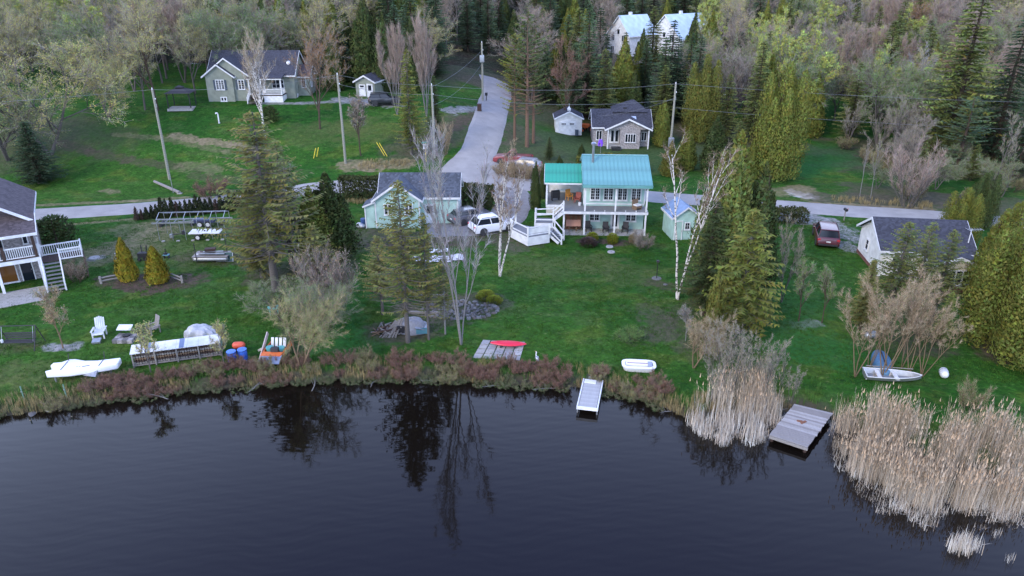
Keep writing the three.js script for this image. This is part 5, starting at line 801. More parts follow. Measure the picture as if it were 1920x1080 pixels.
{ // shrubs on the shore, each its own
  const R = rng(19), kinds = [[LF.budRed, LF.twRed, 'red twigged shrub leaning over the bank', 'red twigged shore shrubs'], [LF.budRed, LF.twBrown, 'russet brown leafless shrub on the water edge', 'russet shore shrubs'], [LF.budOlive, LF.twBrown, 'olive budding shrub on the water edge', 'olive shore shrubs'], [LF.leafGreen, LF.twBrown, 'low green leafing shrub at the waterline', 'green shore shrubs']];
  const run = (x0, x1, n, pick) => { for (let i = 0; i < n; i++) { const x = mixv(x0, x1, (i + 0.8 * R()) / n), k = pick(R()), row = R(), z = -(shore(x) + (k === 3 ? mixv(-0.25, 0.35, row) : mixv(-0.1, 1.7, row))), hh = (k === 3 ? 0.55 : 0.7 + 0.55 * R()); const wh = x < -26 ? 'below the white boat' : x < -19 ? 'below the firewood rack' : x < -13 ? 'below the orange cart' : x < -6 ? 'below the brush pile' : x < -1 ? 'below the slab terrace' : x < 4.5 ? 'between terrace and dock' : 'below the dinghy'; plant('shrub', i, x, z, hh, 1.0 + 0.4 * R(), kinds[k][2] + ' ' + wh, { leaf: kinds[k][0], twig: kinds[k][1], group: kinds[k][3] + ' ' + wh }); } };
  run(-26.2, -13, 48, (r) => r < 0.2 ? 0 : r < 0.7 ? 1 : r < 0.85 ? 2 : 3);
  run(-13, -1, 44, (r) => r < 0.3 ? 0 : r < 0.6 ? 1 : r < 0.75 ? 2 : 3);
  run(-1, 3.6, 18, (r) => r < 0.65 ? 0 : r < 0.85 ? 1 : 3);
  run(5.2, 9.6, 18, (r) => r < 0.35 ? 0 : r < 0.6 ? 1 : r < 0.8 ? 2 : 3);
  run(-34, -26.2, 12, (r) => r < 0.3 ? 2 : 3);
  for (let i = 0; i < 46; i++) { const x = mixv(-26, 9.6, (i + R()) / 46); if (x > 3.4 && x < 5.3) continue; plant('shrub', i, x, -(shore(x) - 0.1 - 0.3 * R()), 0.5 + 0.25 * R(), 1.5, 'spreading green plant growing in the shallow water under the bank', { leaf: kinds[3][0], twig: kinds[3][1], group: 'green plants under the bank', name: 'waterside_plant', cat: 'plant' }); }
}
{ // the wood on the slope behind: single trees, thinning where the photograph shows roofs, roads and lawns
  const R = rng(2024), spots = [];
  const clear = (x, D) => {
    const c = [[-36, 104, 13], [-21, 108, 6], [-16.5, 106, 5], [8, 107, 5], [16, 106, 8], [23, 169, 7], [33, 169, 9], [40, 169, 5]];
    for (const [cx, cd, r] of c) if (Math.hypot(x - cx, D - cd) < r) return true;
    if (x > -12 && x < 1 && D < 142) return true;                       // the side road and its verge
    if (D < 112 && x < -12) return true; if (x > 24 && x < 47 && D < 104) return true; if (x > 40 && D < 92) return true; if (x >= 0 && x < 26 && D < 113) return true;
    if (x < -78 && D > 165 && D < 215 && x > -125) return true; // the far meadow
    // views that stay open down to the white houses
    if (D < 168 && D > 125 && (Math.abs(x / D - 0.137) < 0.02 || Math.abs(x / D - 0.197) < 0.03)) return R() < 0.72;
    return false;
  };
  for (let D = 108; D < 205; D += 5.2 + (D - 108) * 0.03) { const w = D * 0.72 + 6, stepx = 4.7 + (D - 108) * 0.02; for (let x = -w; x < w; x += stepx) { const px = x + (R() - 0.5) * stepx * 0.9, pd = D + (R() - 0.5) * 4.4; if (!clear(px, pd)) spots.push([px, pd]); } }
  const T = {
    pink: ['vase', 'leafless pinkish grey maple in the wood on the slope', { leaf: LF.budPink, bark: BK.grey, twig: LF.twPink }], grey: ['open', 'leafless grey tree in the wood on the slope', { leaf: LF.budGrey, bark: BK.grey, twig: LF.twMauve }], mauve: ['maple', 'leafless mauve brown maple in the wood on the slope', { leaf: LF.budPink, bark: BK.grey, twig: LF.twMauve }],
    yellow: ['maple', 'yellow green budding maple in the wood on the slope', { leaf: LF.budYellow, bark: BK.grey }], lime: ['aspen', 'lime green leafing aspen in the wood on the slope', { leaf: LF.budLime, bark: BK.silver }], orange: ['maple', 'orange budding maple in the wood on the slope', { leaf: LF.budOrange, bark: BK.brown }],
    green: ['willow', 'fresh green leafing tree in the wood on the slope', { leaf: LF.budGreen, bark: BK.grey }],
    dark: ['spruce', 'dark spruce in the wood on the slope', { leaf: LF.spruce }], cedar: ['cedar', 'dark olive cedar in the wood on the slope', { leaf: LF.cedarDark }], cedarG: ['cedar', 'yellow olive cedar in the wood on the slope', { leaf: LF.cedar }], hem: ['hemlock', 'blue green hemlock in the wood on the slope', { leaf: LF.pineBlue }], olive: ['hemlock', 'olive hemlock in the wood on the slope', { leaf: LF.hemlock }],
  };
  const pick = (w) => { let s = 0; for (const k in w) s += w[k]; let r = R() * s; for (const k in w) { r -= w[k]; if (r <= 0) return k; } return 'grey'; };
  let i = 0;
  for (const [x, D] of spots) {
    const q = x / D; // the mix changes along the slope
    const w = q < -0.45 ? { yellow: 6, green: 2, grey: 1, lime: 2, cedar: 1, orange: 0.5 } : q < -0.28 ? { yellow: 3, mauve: 0.8, grey: 1, green: 2, dark: 1.2, cedar: 1.8, pink: 0.5, cedarG: 0.8 } : q < -0.1 ? { dark: 2, cedar: 3.5, pink: 0.5, grey: 0.8, cedarG: 1, olive: 2, yellow: 0.8, hem: 1 } : q < 0.03 ? { hem: 3, cedar: 1.5, mauve: 1.2, dark: 1.5, grey: 1 } : q < 0.24 ? { cedar: 2.5, hem: 2.5, dark: 2, olive: 2, mauve: 0.6, cedarG: 1.5 } : q < 0.42 ? { cedarG: 1.2, mauve: 1.0, lime: 2.6, green: 2, grey: 1, yellow: 1.2, hem: 1, olive: 1.2 } : { mauve: 1.8, pink: 1.6, grey: 1.8, orange: 0.8, olive: 2, dark: 1, yellow: 2, green: 1.6, lime: 0.6, cedarG: 0.8, hem: 0.8 };
    const k = pick(w), t = T[k], conif = 'dark cedar cedarG hem olive'.includes(k), h = (conif ? 10 + 5.5 * R() : 10.5 + 5 * R()) * (k === 'cedar' || k === 'cedarG' ? 0.85 : 1);
    const where = q < -0.45 ? 'behind the hill willows' : q < -0.28 ? 'behind the hill bungalow' : q < -0.1 ? 'behind the hill shed' : q < 0.03 ? 'along the upper side road' : q < 0.24 ? 'round the white houses in the wood' : q < 0.42 ? 'behind the lime green aspens' : 'in the wood behind the tall dark spruce', lb = t[1].replace('in the wood on the slope', where);
    plant(t[0], i++, x, -D, h, conif ? 0.95 + 0.4 * R() : 0.95 + 0.35 * R(), lb, { ...t[2], group: 'trees: ' + lb, sink: 0.2 });
  }
}
{ // scrub and trees beyond the road
  const R = rng(515), kinds = [['maple', 'leafless brown maple in the scrub across the road from the cottage', { leaf: LF.budGrey, bark: BK.grey, twig: LF.twMauve }, 7, 1], ['open', 'grey leafless tree in the scrub across the road from the cottage', { leaf: LF.budOlive, bark: BK.grey, twig: LF.twGrey }, 8, 0.9], ['shrub', 'dark leafless shrub in the scrub across the road from the cottage', { leaf: LF.budOlive, twig: LF.twBrown, name: 'scrub_shrub' }, 2.2, 1.4], ['hemlock', 'green young hemlock in the scrub across the road from the cottage', { leaf: LF.hemlock }, 6, 1.2], ['willow', 'green leafing bush in the scrub across the road from the cottage', { leaf: LF.budGreen, bark: BK.grey }, 4.5, 1.1]];
  for (let i = 0; i < 46; i++) { const x = mixv(42.5, 66, R()), z = -mixv(77.5, 104, R()); if (x < 47 && -z > 84) continue; const k = kinds[[0, 2, 1, 2, 3, 4, 2, 0, 1, 2][i % 10]]; plant(k[0], i, x, z, k[3] * (0.75 + 0.5 * R()), k[4], k[1], { ...k[2], group: 'scrub: ' + k[1] }); }
  for (const [x, z, h, s, m, l] of [[22.31, -92.16, 5.47, 'cedar', LF.cedar, 'yellow green cedar behind the transformer pole'], [25.48, -91.11, 7.2, 'cedar', LF.cedarDark, 'dark cedar on the verge behind the blue roofed shed'], [28.69, -92.16, 6.34, 'hemlock', LF.hemlock, 'soft green hemlock between the two tall cedars'], [29.26, -87.84, 4.95, 'cedar', LF.cedar, 'low yellow green cedar at the meadow corner'], [19.64, -89.07, 4.55, 'cedar', LF.cedarGold, 'small golden cedar behind the teal roof corner'], [5.81, -88.29, 2.67, 'cedar', LF.cedarDark, 'squat dark cedar behind the porch roof'], [4.9, -94.52, 3.16, 'hemlock', LF.cedarDark, 'dark hemlock below the red pines'], [9.26, -96.19, 2.29, 'cedar', LF.cedarDark, 'squat cedar beside the stone bungalow steps']]) plant(s, 1, x, z, h, s === 'cedar' ? 1.7 : 1.3, l, { leaf: m });
}
{ // reeds and cattails: thousands of dry stalks
  const stalk = (seed, h, n, spread, plume, thick = 0.006) => { const R = rng(seed), L = new Leafage(); for (let i = 0; i < n; i++) { const a = R() * 6.28, o = spread * Math.sqrt(R()), x = Math.cos(a) * o, z = Math.sin(a) * o, H = h * (0.55 + 0.5 * R()), bend = R() < 0.15 ? 1.1 : 0.2, lx = (R() - 0.5) * bend * H, lz = (R() - 0.5) * bend * H, w = thick * (0.8 + 0.9 * R()), b = R() * 6.28, dx = Math.cos(b) * w, dz = Math.sin(b) * w, k = tint(R, 0.5, 0.16), m = [x + lx * 0.35, H * 0.55, z + lz * 0.35], t = [x + lx, H, z + lz];
      L.tri([x - dx, -0.3, z - dz], [x + dx, -0.3, z + dz], [m[0] + dx, m[1], m[2] + dz], k); L.tri([x - dx, -0.3, z - dz], [m[0] + dx, m[1], m[2] + dz], [m[0] - dx, m[1], m[2] - dz], k); L.tri([m[0] - dx, m[1], m[2] - dz], [m[0] + dx, m[1], m[2] + dz], t, k);
      if (R() < 0.5) { const e = [m[0] + (R() - 0.5) * 0.7, H * (0.3 + 0.4 * R()), m[2] + (R() - 0.5) * 0.7]; L.tri([m[0] - dx, m[1] * 0.9, m[2] - dz], [m[0] + dx, m[1] * 0.9, m[2] + dz], e, k); }
      if (plume && R() < 0.45) L.tri([t[0] - 0.03, t[1] - 0.22, t[2]], [t[0] + 0.03, t[1] - 0.2, t[2] + 0.02], [t[0] + (R() - 0.5) * 0.12, t[1] + 0.06, t[2]], [k[0] * 0.9, k[1] * 0.82, k[2] * 0.75]); } return L.geo(); };
  const straw = leafMat(0.49, 0.425, 0.325), pale = leafMat(0.53, 0.475, 0.39), R = rng(88), up = new THREE.Vector3(0, 1, 0);
  const bed = (name, label, geo, m, pts, s0, s1) => { const im = new THREE.InstancedMesh(geo, m, pts.length); const c = new THREE.Color(); pts.forEach(([x, z], i) => { const s = mixv(s0, s1, 0.5 * R() + 0.5 * sstep(0.3, 0.7, fbm(x * 0.8, z * 0.8, 44, 2))); im.setMatrixAt(i, new THREE.Matrix4().compose(new THREE.Vector3(x, Math.max(-0.35, ground(x, z)), z), new THREE.Quaternion().setFromAxisAngle(up, R() * 6.28), new THREE.Vector3(s, s, s))); const v = 0.7 + 0.5 * R(), w = 0.92 + 0.14 * R(); c.setRGB(v, v * w, v * w * w); im.setColorAt(i, c); }); im.name = numbered(name); im.castShadow = im.receiveShadow = true; im.userData = { kind: 'stuff', label, category: 'reeds' }; scene.add(im); };
  const inside = (poly, x, z) => { let k = false; for (let i = 0, j = poly.length - 2; i < poly.length; j = i, i += 2) { const a = poly[i + 1] > z, b = poly[j + 1] > z; if (a !== b && x < (poly[j] - poly[i]) * (z - poly[i + 1]) / (poly[j + 1] - poly[i + 1]) + poly[i]) k = !k; } return k; };
  const fill = (poly, n, clump = 0.5) => { const xs = poly.filter((_, i) => !(i % 2)), zs = poly.filter((_, i) => i % 2), x0 = Math.min(...xs), x1 = Math.max(...xs), z0 = Math.min(...zs), z1 = Math.max(...zs), out = []; let g = 0; while (out.length < n && g++ < n * 60) { const x = mixv(x0, x1, R()), z = mixv(z0, z1, R()); if (inside(poly, x, z) && R() < 1 - clump + clump * sstep(0.38, 0.6, fbm(x * 1.1, z * 1.1, 33, 2)) * 1.5) out.push([x, z]); } return out; };
  const tall = stalk(1, 2.3, 14, 0.5, true), short = stalk(2, 1.15, 14, 0.42, false, 0.008);
  bed('reed_bed', 'tall dry straw coloured reeds standing in the shallow water beside the old dock', tall, straw, fill([18.97, -36.32, 18.14, -33.49, 18.7, -30.13, 19.75, -28.92, 22.09, -28.8, 25.64, -28.53, 28.77, -30.6, 29.78, -33.78, 25.03, -33.8, 22.19, -35.34, 20.31, -36.71], 860, 0.92), 0.45, 1.25);
  bed('cattail_fringe', 'short broken pale cattails along the outer edge of the reeds', short, pale, fill([17.69, -33.49, 18.14, -31.41, 18.6, -29.31, 19.5, -28.42, 22, -28.65, 25.15, -27.78, 26.27, -29.51, 22.43, -29.92, 20.07, -30.13, 19.03, -33.49], 260, 0.9).concat(fill([17.46, -32.91, 17.77, -30.55, 18.24, -28.53, 19.32, -27.52, 21.78, -27.78, 24.57, -26.88, 25.15, -27.78, 22, -28.65, 19.5, -28.42, 18.6, -29.31, 18.14, -31.41], 34, 1.0)), 0.35, 1.2);
  bed('cattail_bed', 'pale dry cattails between the shrubs and the old dock', short, pale, fill([10.5, -36.6, 11.25, -34.48, 13.26, -34.08, 14.67, -34.73, 16.22, -36.6, 16.96, -37.87, 14.25, -37.65, 11.57, -37.23], 150, 1.0), 0.9, 1.5);
  bed('tall_reed_stand', 'thin tall reeds behind the pale cattails', tall, straw, fill([11.24, -37.22, 12.72, -36.6, 15.59, -36.6, 16.66, -37.98, 15.99, -39.08, 13.66, -39.07], 110, 0.9), 0.8, 1.15);
  const tuft = thing('reed_tussock', 'lone reed tussock standing in open water', 'tussock', [...(([x, z]) => [x, 0, z])([20.97, -26.19])]); for (let i = 0; i < 16; i++) { const a = R() * 6.28, o = 0.45 * Math.sqrt(R()), e = new THREE.Mesh(short, pale); e.name = 'reed_clump'; e.position.set(Math.cos(a) * o * 1.1, 0, Math.sin(a) * o * 0.8); e.rotation.y = R() * 6; e.scale.setScalar(0.75 + 0.35 * R()); tuft.add(lit(e)); }
  for (const [x, z, s, l] of [[22.75, -25.46, 0.5, 'small broken reed clump in open water beyond the tussock'], [23.11, -27.06, 0.5, 'few bent reed stalks in open water behind the tussock'], [20.04, -28.34, 0.6, 'small reed clump just outside the reed bed']]) { const e = new THREE.Mesh(short, pale); e.name = numbered('reed_clump'); e.position.set(x, 0, z); e.scale.set(0.6, s, 0.6); scene.add(lit(tag(e, l, 'reeds'))); }
  // long dry grass along the bank, the ditch and the verges
  const lawnTuft = (() => { const Q = rng(6), L = new Leafage(); for (let i = 0; i < 6; i++) { const a = Q() * 6.28, o = 0.16 * Q(), x = Math.cos(a) * o, z = Math.sin(a) * o, b = Q() * 6.28, w = 0.012, hh = 0.05 + 0.06 * Q(); L.tri([x - Math.cos(b) * w, 0, z - Math.sin(b) * w], [x + Math.cos(b) * w, 0, z + Math.sin(b) * w], [x + (Q() - 0.5) * 0.1, hh, z + (Q() - 0.5) * 0.1], tint(Q, 0.6, 0.3)); } return L.geo(); })(), lp = []; for (let i = 0; i < 60000; i++) { const x = mixv(-46, 40, R()), z = -mixv(40, 72, R()); if (-z - shore(x) > 0.8 && R() < 0.25 + 1.2 * fbm(x * 0.5, z * 0.5, 71, 2) - 0.2) lp.push([x, z]); }
  bed('lawn_grass', 'short green lawn grass round the houses', lawnTuft, leafMat(0.045, 0.12, 0.016), lp, 0.7, 1.6);
  const dryTuft = stalk(4, 0.5, 9, 0.16, false), dryMat = leafMat(0.28, 0.23, 0.11), grassMat = leafMat(0.07, 0.16, 0.03), pts = [], gp = [];
  for (let i = 0; i < 1700; i++) { const x = mixv(-38, 12, R()); if (vnoise(x * 0.6, 9, 12) > 0.35) pts.push([x, -(shore(x) + 0.05 + 2.4 * R() * R())]); }
  for (const q of [[-19.72, -88.27, -17.75, -88.27, -12.59, -89.11, -12.77, -90.73, -18.1, -90.44], [35.51, -77.98, 45.35, -75.3, 46.76, -77.98, 36.32, -80], [-21.69, -79.59, -14.27, -78.38, -14.08, -77.2, -21.31, -77.98], [10.59, -37.05, 16.94, -37.78, 16.89, -38.78, 11.26, -38.77]]) pts.push(...fill(q, 130, 0.2));
  bed('dry_grass', 'long dry grass along the bank and the ditch', dryTuft, dryMat, pts, 0.7, 1.3);
  for (let i = 0; i < 1500; i++) { const x = mixv(-42, 12, R()); gp.push([x, -(shore(x) + 0.15 + 2.2 * Math.pow(R(), 0.7))]); }
  for (let i = 0; i < 500; i++) { const x = mixv(14, 34, R()); gp.push([x, -(shore(x) + 0.3 + 3.5 * R())]); }
  bed('long_grass', 'long green grass along the water edge', dryTuft, grassMat, gp, 0.6, 1.2);
}

// ---------- vehicles ----------
function car(name, label, m, [x, z], turn, { L = 4.5, W = 1.85, H = 1.66, hatch = 0.22, bed = false, trim = M.dark, dy = 0 } = {}) {
  const c = thing(name, label, 'car', on(x, z, 0.03 + dy), turn), sh = 1.0, s = new THREE.Shape();
  const pr = [[-L / 2 + 0.12, 0.30], [-L / 2, 0.42], [-L / 2 + 0.02, 0.70], [-L / 2 + 0.22, 0.86], [-L * 0.20, sh - 0.02], [L / 2 - 0.16, sh + 0.02], [L / 2 - 0.04, 0.86], [L / 2, 0.5], [L / 2 - 0.12, 0.30]];
  pr.forEach(([a, b], i) => i ? s.lineTo(a, b) : s.moveTo(a, b));
  const body = new THREE.ExtrudeGeometry(s, { depth: W - 0.2, bevelEnabled: true, bevelThickness: 0.1, bevelSize: 0.06, bevelSegments: 3, curveSegments: 4 }); body.translate(0, 0, -(W - 0.2) / 2); body.rotateY(-Math.PI / 2);
  const b = new THREE.Mesh(toCreasedNormals(body, 0.6), m); b.name = 'body'; c.add(lit(b));
  const z0 = -L * 0.21, z1 = bed ? L * 0.08 : L / 2 - 0.10, t0 = -L * 0.055, t1 = bed ? L * 0.02 : L / 2 - hatch - 0.12, w0 = W / 2 - 0.06, w1 = W / 2 - 0.24, y0 = sh - 0.06, y1 = H - 0.06;
  const A = [[-w0, y0, z0], [w0, y0, z0], [w0, y0, z1], [-w0, y0, z1]], B = [[-w1, y1, t0], [w1, y1, t0], [w1, y1, t1], [-w1, y1, t1]];
  const g = G(); for (let i = 0; i < 4; i++) { const j = (i + 1) % 4; g.quad(A[i], A[j], B[j], B[i]); } g.make('windows', M.glass, c);
  G().add(new RoundedBoxGeometry(2 * w1 + 0.1, 0.1, t1 - t0 + 0.16, 3, 0.05), mx(0, y1 + 0.02, (t0 + t1) / 2)).make('car_roof', m, c, 0.7);
  for (let i = 0; i < 4; i++) G().bar(A[i], B[i], 0.06).make('pillar', m, c);
  for (const k of [-1, 1]) for (const f of [0.45]) { const zz = mixv(z0, z1, f), zt = mixv(t0, t1, f); G().bar([k * (w0 + 0.01), y0, zz], [k * (w1 + 0.015), y1, zt], 0.07).make('pillar', m, c); }
  for (const k of [-1, 1]) for (const f of [-1, 1]) {
    const zz = f * L * 0.305, w = subGroup(c, 'wheel', k * (W / 2 - 0.10), 0.34, zz), r = Math.PI / 2;
    G().add(new THREE.CylinderGeometry(0.34, 0.34, 0.22, 18), mx(0, 0, 0, 0, 0, r)).make('tyre', M.rubber, w); G().add(new THREE.CylinderGeometry(0.22, 0.22, 0.235, 14), mx(0, 0, 0, 0, 0, r)).make('rim', M.steel, w);
    G().add(new THREE.CylinderGeometry(0.41, 0.41, 0.03, 18), mx(k * (W / 2 + 0.003), 0.37, zz, 0, 0, r)).make('wheel_arch', trim, c);
  }
  for (const k of [-1, 1]) { G().box(k * (W / 2 - 0.16), 0.74, L / 2 - 0.02, 0.26, 0.22, 0.09).make('tail_light', M.red, c); G().box(k * (W / 2 - 0.26), 0.64, -L / 2 + 0.05, 0.36, 0.13, 0.1).make('headlight', M.steel, c); G().box(k * (W / 2 + 0.06), sh - 0.04, z0 + 0.34, 0.16, 0.12, 0.1).make('mirror', m, c); }
  G().box(0, 0.33, L / 2 + 0.05, W * 0.86, 0.17, 0.05).make('rear_bumper', trim, c); G().box(0, 0.33, -L / 2 - 0.05, W * 0.86, 0.17, 0.05).make('front_bumper', trim, c); G().box(0, 0.62, L / 2 + 0.035, 0.4, 0.14, 0.02).make('licence_plate', M.white, c);
  if (bed) G().box(0, sh + 0.0, L * 0.29, W - 0.3, 0.03, L * 0.36).make('truck_bed', M.dark, c);
  else G().bar([-w1 - 0.02, H + 0.05, t0 + 0.2], [-w1 - 0.02, H + 0.05, t1 - 0.15], 0.04).bar([w1 + 0.02, H + 0.05, t0 + 0.2], [w1 + 0.02, H + 0.05, t1 - 0.15], 0.04).make('roof_rail', trim, c);
  return c;
}
const paint = (r, g, b) => mat(r, g, b, 0.35, { clearcoat: 0.8, clearcoatRoughness: 0.12 });
car('parked_suv', 'white sport utility car on the gravel between garage and deck', paint(0.74, 0.75, 0.77), [-1.91, -68.63], -1.12, { L: 4.5, W: 1.9, H: 1.66, hatch: 0.5 });
car('parked_car', 'dark grey hatchback in front of the garage hedge', paint(0.10, 0.10, 0.115), [-4.28, -71.4], -1.0, { L: 4.4, W: 1.85, H: 1.5, hatch: 0.45 });
car('parked_suv', 'dark red minivan on the lawn beside the cottage', paint(0.085, 0.007, 0.014), [29.96, -65.88], -0.28, { L: 4.9, W: 1.98, H: 1.78 });
car('parked_suv', 'black car beside the small shed on the hill', paint(0.012, 0.013, 0.017), [-18.22, -106.58], -1.45, { L: 4.5, H: 1.6 });
car('parked_pickup', 'old red pickup parked behind the driveway brush', paint(0.22, 0.03, 0.035), [0.14, -91.77], 1.35, { L: 4.8, W: 1.85, H: 1.7, bed: true });
car('parked_car', 'silver grey car parked beside the old red pickup', paint(0.30, 0.31, 0.33), [1.34, -89.88], 1.2, { L: 4.5, H: 1.45, hatch: 0.5 });
{ // orange tractor by the white shed
  const t = thing('compact_tractor', 'orange compact tractor beside the white shed', 'tractor', on(11.93, -112.08, 0), 1.2);
  G().add(new RoundedBoxGeometry(0.8, 0.6, 1.3, 3, 0.08), mx(0, 0.95, -0.7)).make('hood', M.orange, t, 0.7); G().box(0, 0.55, 0.3, 0.9, 0.3, 1.0).make('chassis', M.dark, t); G().box(0, 0.9, 0.65, 0.5, 0.45, 0.12).box(0, 0.85, 0.45, 0.5, 0.08, 0.45).make('seat', M.black, t);
  for (const k of [-1, 1]) { for (const [z, r] of [[0.55, 0.6], [-1.0, 0.36]]) { const w = subGroup(t, 'wheel', k * 0.62, r, z); G().add(new THREE.CylinderGeometry(r, r, 0.3, 16), mx(0, 0, 0, 0, 0, Math.PI / 2)).make('tyre', M.rubber, w); G().add(new THREE.CylinderGeometry(r * 0.6, r * 0.6, 0.31, 14), mx(0, 0, 0, 0, 0, Math.PI / 2)).make('rim', M.orange, w); } G().box(k * 0.62, 1.2, 0.55, 0.34, 0.06, 0.95).make('fender', M.orange, t); G().box(k * 0.5, 1.2, 0.85, 0.06, 1.2, 0.06).make('roll_bar', M.orange, t); }
  G().box(0, 2.36, 0.85, 1.06, 0.06, 0.06).make('roll_bar', M.orange, t); G().add(new THREE.TorusGeometry(0.2, 0.025, 6, 14), mx(0, 1.35, 0.05, 1.1)).make('steering_wheel', M.black, t);
}

// ---------- poles, wires, signs ----------
const poleTops = {};
function pole(key, [x, z, h], label, box) {
  const o = thing('utility_pole', label, 'pole', on(x, z, -0.3)); const H = h + 0.3;
  G().tube([[0, 0, 0], [0.03, H * 0.5, 0], [0, H, 0]], [0.17, 0.145, 0.115], 10).make('shaft', M.pole, o, 0.8);
  G().add(new THREE.CylinderGeometry(0.05, 0.06, 0.22, 8), mx(0, H + 0.11, 0)).make('insulator', M.white, o); G().box(0.15, H - 1.1, 0, 0.1, 0.14, 0.1).make('insulator', M.white, o); G().box(0.15, H - 2.0, 0, 0.06, 0.4, 0.06).make('bracket', M.steel, o);
  if (box) { G().add(new RoundedBoxGeometry(0.68, box[1], 0.5, 3, 0.06), mx(0.0, box[0], 0.32)).make('transformer', M.galv, o, 0.7); }
  poleTops[key] = [x, ground(x, z) + h, z]; return o;
}
pole('a', [-41.21, -85.72, 10.53], 'utility pole on the hill meadow above the thuja row'); pole('b', [-20.82, -89.9, 10.73], 'utility pole on the lawn below the hill shed'); pole('c', [-9.81, -91.46, 8.97], 'utility pole beside the street sign'); pole('d', [-4.5, -114.18, 8.58], 'utility pole far up the side road with transformer', [6.6, 1.0]); pole('e', [20.88, -95.72, 10.23], 'utility pole behind the teal roof with grey transformer box', [3.1, 1.2]);
{ const [x, z, h] = [-26.94, -103.07, 5.9], o = thing('service_pole', 'thin dark service pole beside the orange maple', 'pole', on(x, z, -0.3)); G().tube([[0, 0, 0], [0, h + 0.3, 0]], [0.1, 0.07], 8).make('shaft', M.brown, o); G().box(0, h - 0.2, 0, 0.3, 0.2, 0.2).make('cap', M.steel, o); poleTops.f = [x, ground(x, z) + h, z]; }
function wire(label, a, b, sag, r = 0.013) { const pts = []; for (let i = 0; i <= 18; i++) { const t = i / 18; pts.push([mixv(a[0], b[0], t), mixv(a[1], b[1], t) - sag * 4 * t * (1 - t), mixv(a[2], b[2], t)]); } tag(G().tube(pts, r, 4, false).make('power_line', M.wire), label, 'wire'); }
const down = (p, d) => [p[0], p[1] - d, p[2]], tp = poleTops;
wire('top wire crossing the hill meadow from the frame edge', [-120, tp.a[1] - 1.5, -78], tp.a, 1.2); wire('top wire from the meadow pole to the lawn pole', tp.a, tp.b, 0.6); wire('top wire from the lawn pole to the sign pole', tp.b, tp.c, 0.3); wire('top wire from the sign pole to the transformer pole', tp.c, tp.e, 0.7); wire('top wire from the transformer pole toward the wood', tp.e, [110, tp.e[1] - 0.2, -84], 1.3);
wire('lower wire from the lawn pole to the sign pole', down(tp.b, 1.1), down(tp.c, 1.1), 0.35); wire('lower wire from the sign pole to the transformer pole', down(tp.c, 1.1), down(tp.e, 2.0), 0.9); wire('lower wire from the transformer pole toward the wood', down(tp.e, 3), [110, tp.e[1] - 3.6, -84], 1.4);
wire('wire climbing the side road to the far transformer pole', down(tp.c, 0.2), down(tp.d, 1.1), 0.5); wire('low slack wire along the side road', down(tp.c, 2.4), down(tp.d, 3.0), 0.9); wire('service wire to the thin dark pole', down(tp.b, 0.3), down(tp.f, 0.2), 0.4); wire('service wire to the hill bungalow', down(tp.f, 0.2), [-29.6, ground(-30, -107) + 4.6, -109], 0.3);
wire('service wire to the stone bungalow', down(tp.e, 1.8), [12.5, ground(13, -104) + 4.3, -104.5], 0.4);
function guard(label, a, b, h) { const o = thing('guy_wire_guard', label, 'guard', on(...a)), v = [b[0] - a[0], h, b[1] - a[1]]; G().tube([[0, 0, 0], [v[0] * 0.5, v[1] * 0.5, v[2] * 0.5], v], 0.05, 7).make('sleeve', M.yellow, o); G().add(new THREE.CylinderGeometry(0.03, 0.03, 0.3, 6), mx(0, 0.02, 0)).make('anchor', M.steel, o); }
guard('first yellow guy wire guard beside the larch top', [-25.08, -91.11], [-24.68, -91.11], 1.3); guard('second yellow guy wire guard beside the larch top', [-24.77, -91.51], [-24.43, -91.51], 1.2); guard('long yellow guy wire guard beside the ditch', [-16.21, -91.78], [-17.09, -91.78], 1.7); guard('second long yellow guy wire guard beside the ditch', [-15.85, -91.64], [-16.73, -91.64], 1.7);
{ const o = thing('street_sign', 'street sign with green and white blades on a yellow post', 'sign', on(-10.79, -90.42), 0.3); G().tube([[0, 0, 0], [0, 2.3, 0]], 0.06, 6).make('post', M.yellow, o); G().box(0, 2.32, 0, 0.85, 0.2, 0.03).make('blade', mat(0.03, 0.25, 0.17, 0.5), o); G().box(0.0, 1.62, 0.04, 0.6, 0.62, 0.03).make('plate', M.white, o); }
{ const o = thing('mailbox', 'black mailbox on a post beside the road above the cottage', 'mailbox', on(34.23, -71.74)); G().box(0, 0, 0, 0.09, 1.05, 0.09).make('post', M.oldWood, o); G().add(new THREE.CylinderGeometry(0.15, 0.15, 0.5, 12), mx(0, 1.2, 0, Math.PI / 2)).make('box', M.black, o); G().box(0.17, 1.2, 0.1, 0.02, 0.2, 0.05).make('flag', M.red, o); }
{ const o = thing('mailbox', 'black mailbox far up the side road', 'mailbox', on(-3.95, -114.75)); G().box(0, 0, 0, 0.12, 0.9, 0.12).make('post', M.dark, o); G().box(0, 0.9, 0, 0.4, 0.4, 0.5).make('box', M.black, o); }
{ const o = thing('wheeled_bin', 'brown wheeled bin at the mouth of the hill driveway', 'bin', on(-4.75, -107.93)); G().slab([[-0.28, 0.1], [0.28, 0.1], [0.34, 1.0], [-0.34, 1.0]], -0.3, 0.3).make('bin_body', M.brown, o); G().box(0, 1.0, 0, 0.66, 0.08, 0.74).make('lid', M.brown, o); for (const k of [-1, 1]) G().add(new THREE.CylinderGeometry(0.1, 0.1, 0.06, 10), mx(k * 0.3, 0.1, -0.25, 0, 0, Math.PI / 2)).make('wheel', M.rubber, o); }
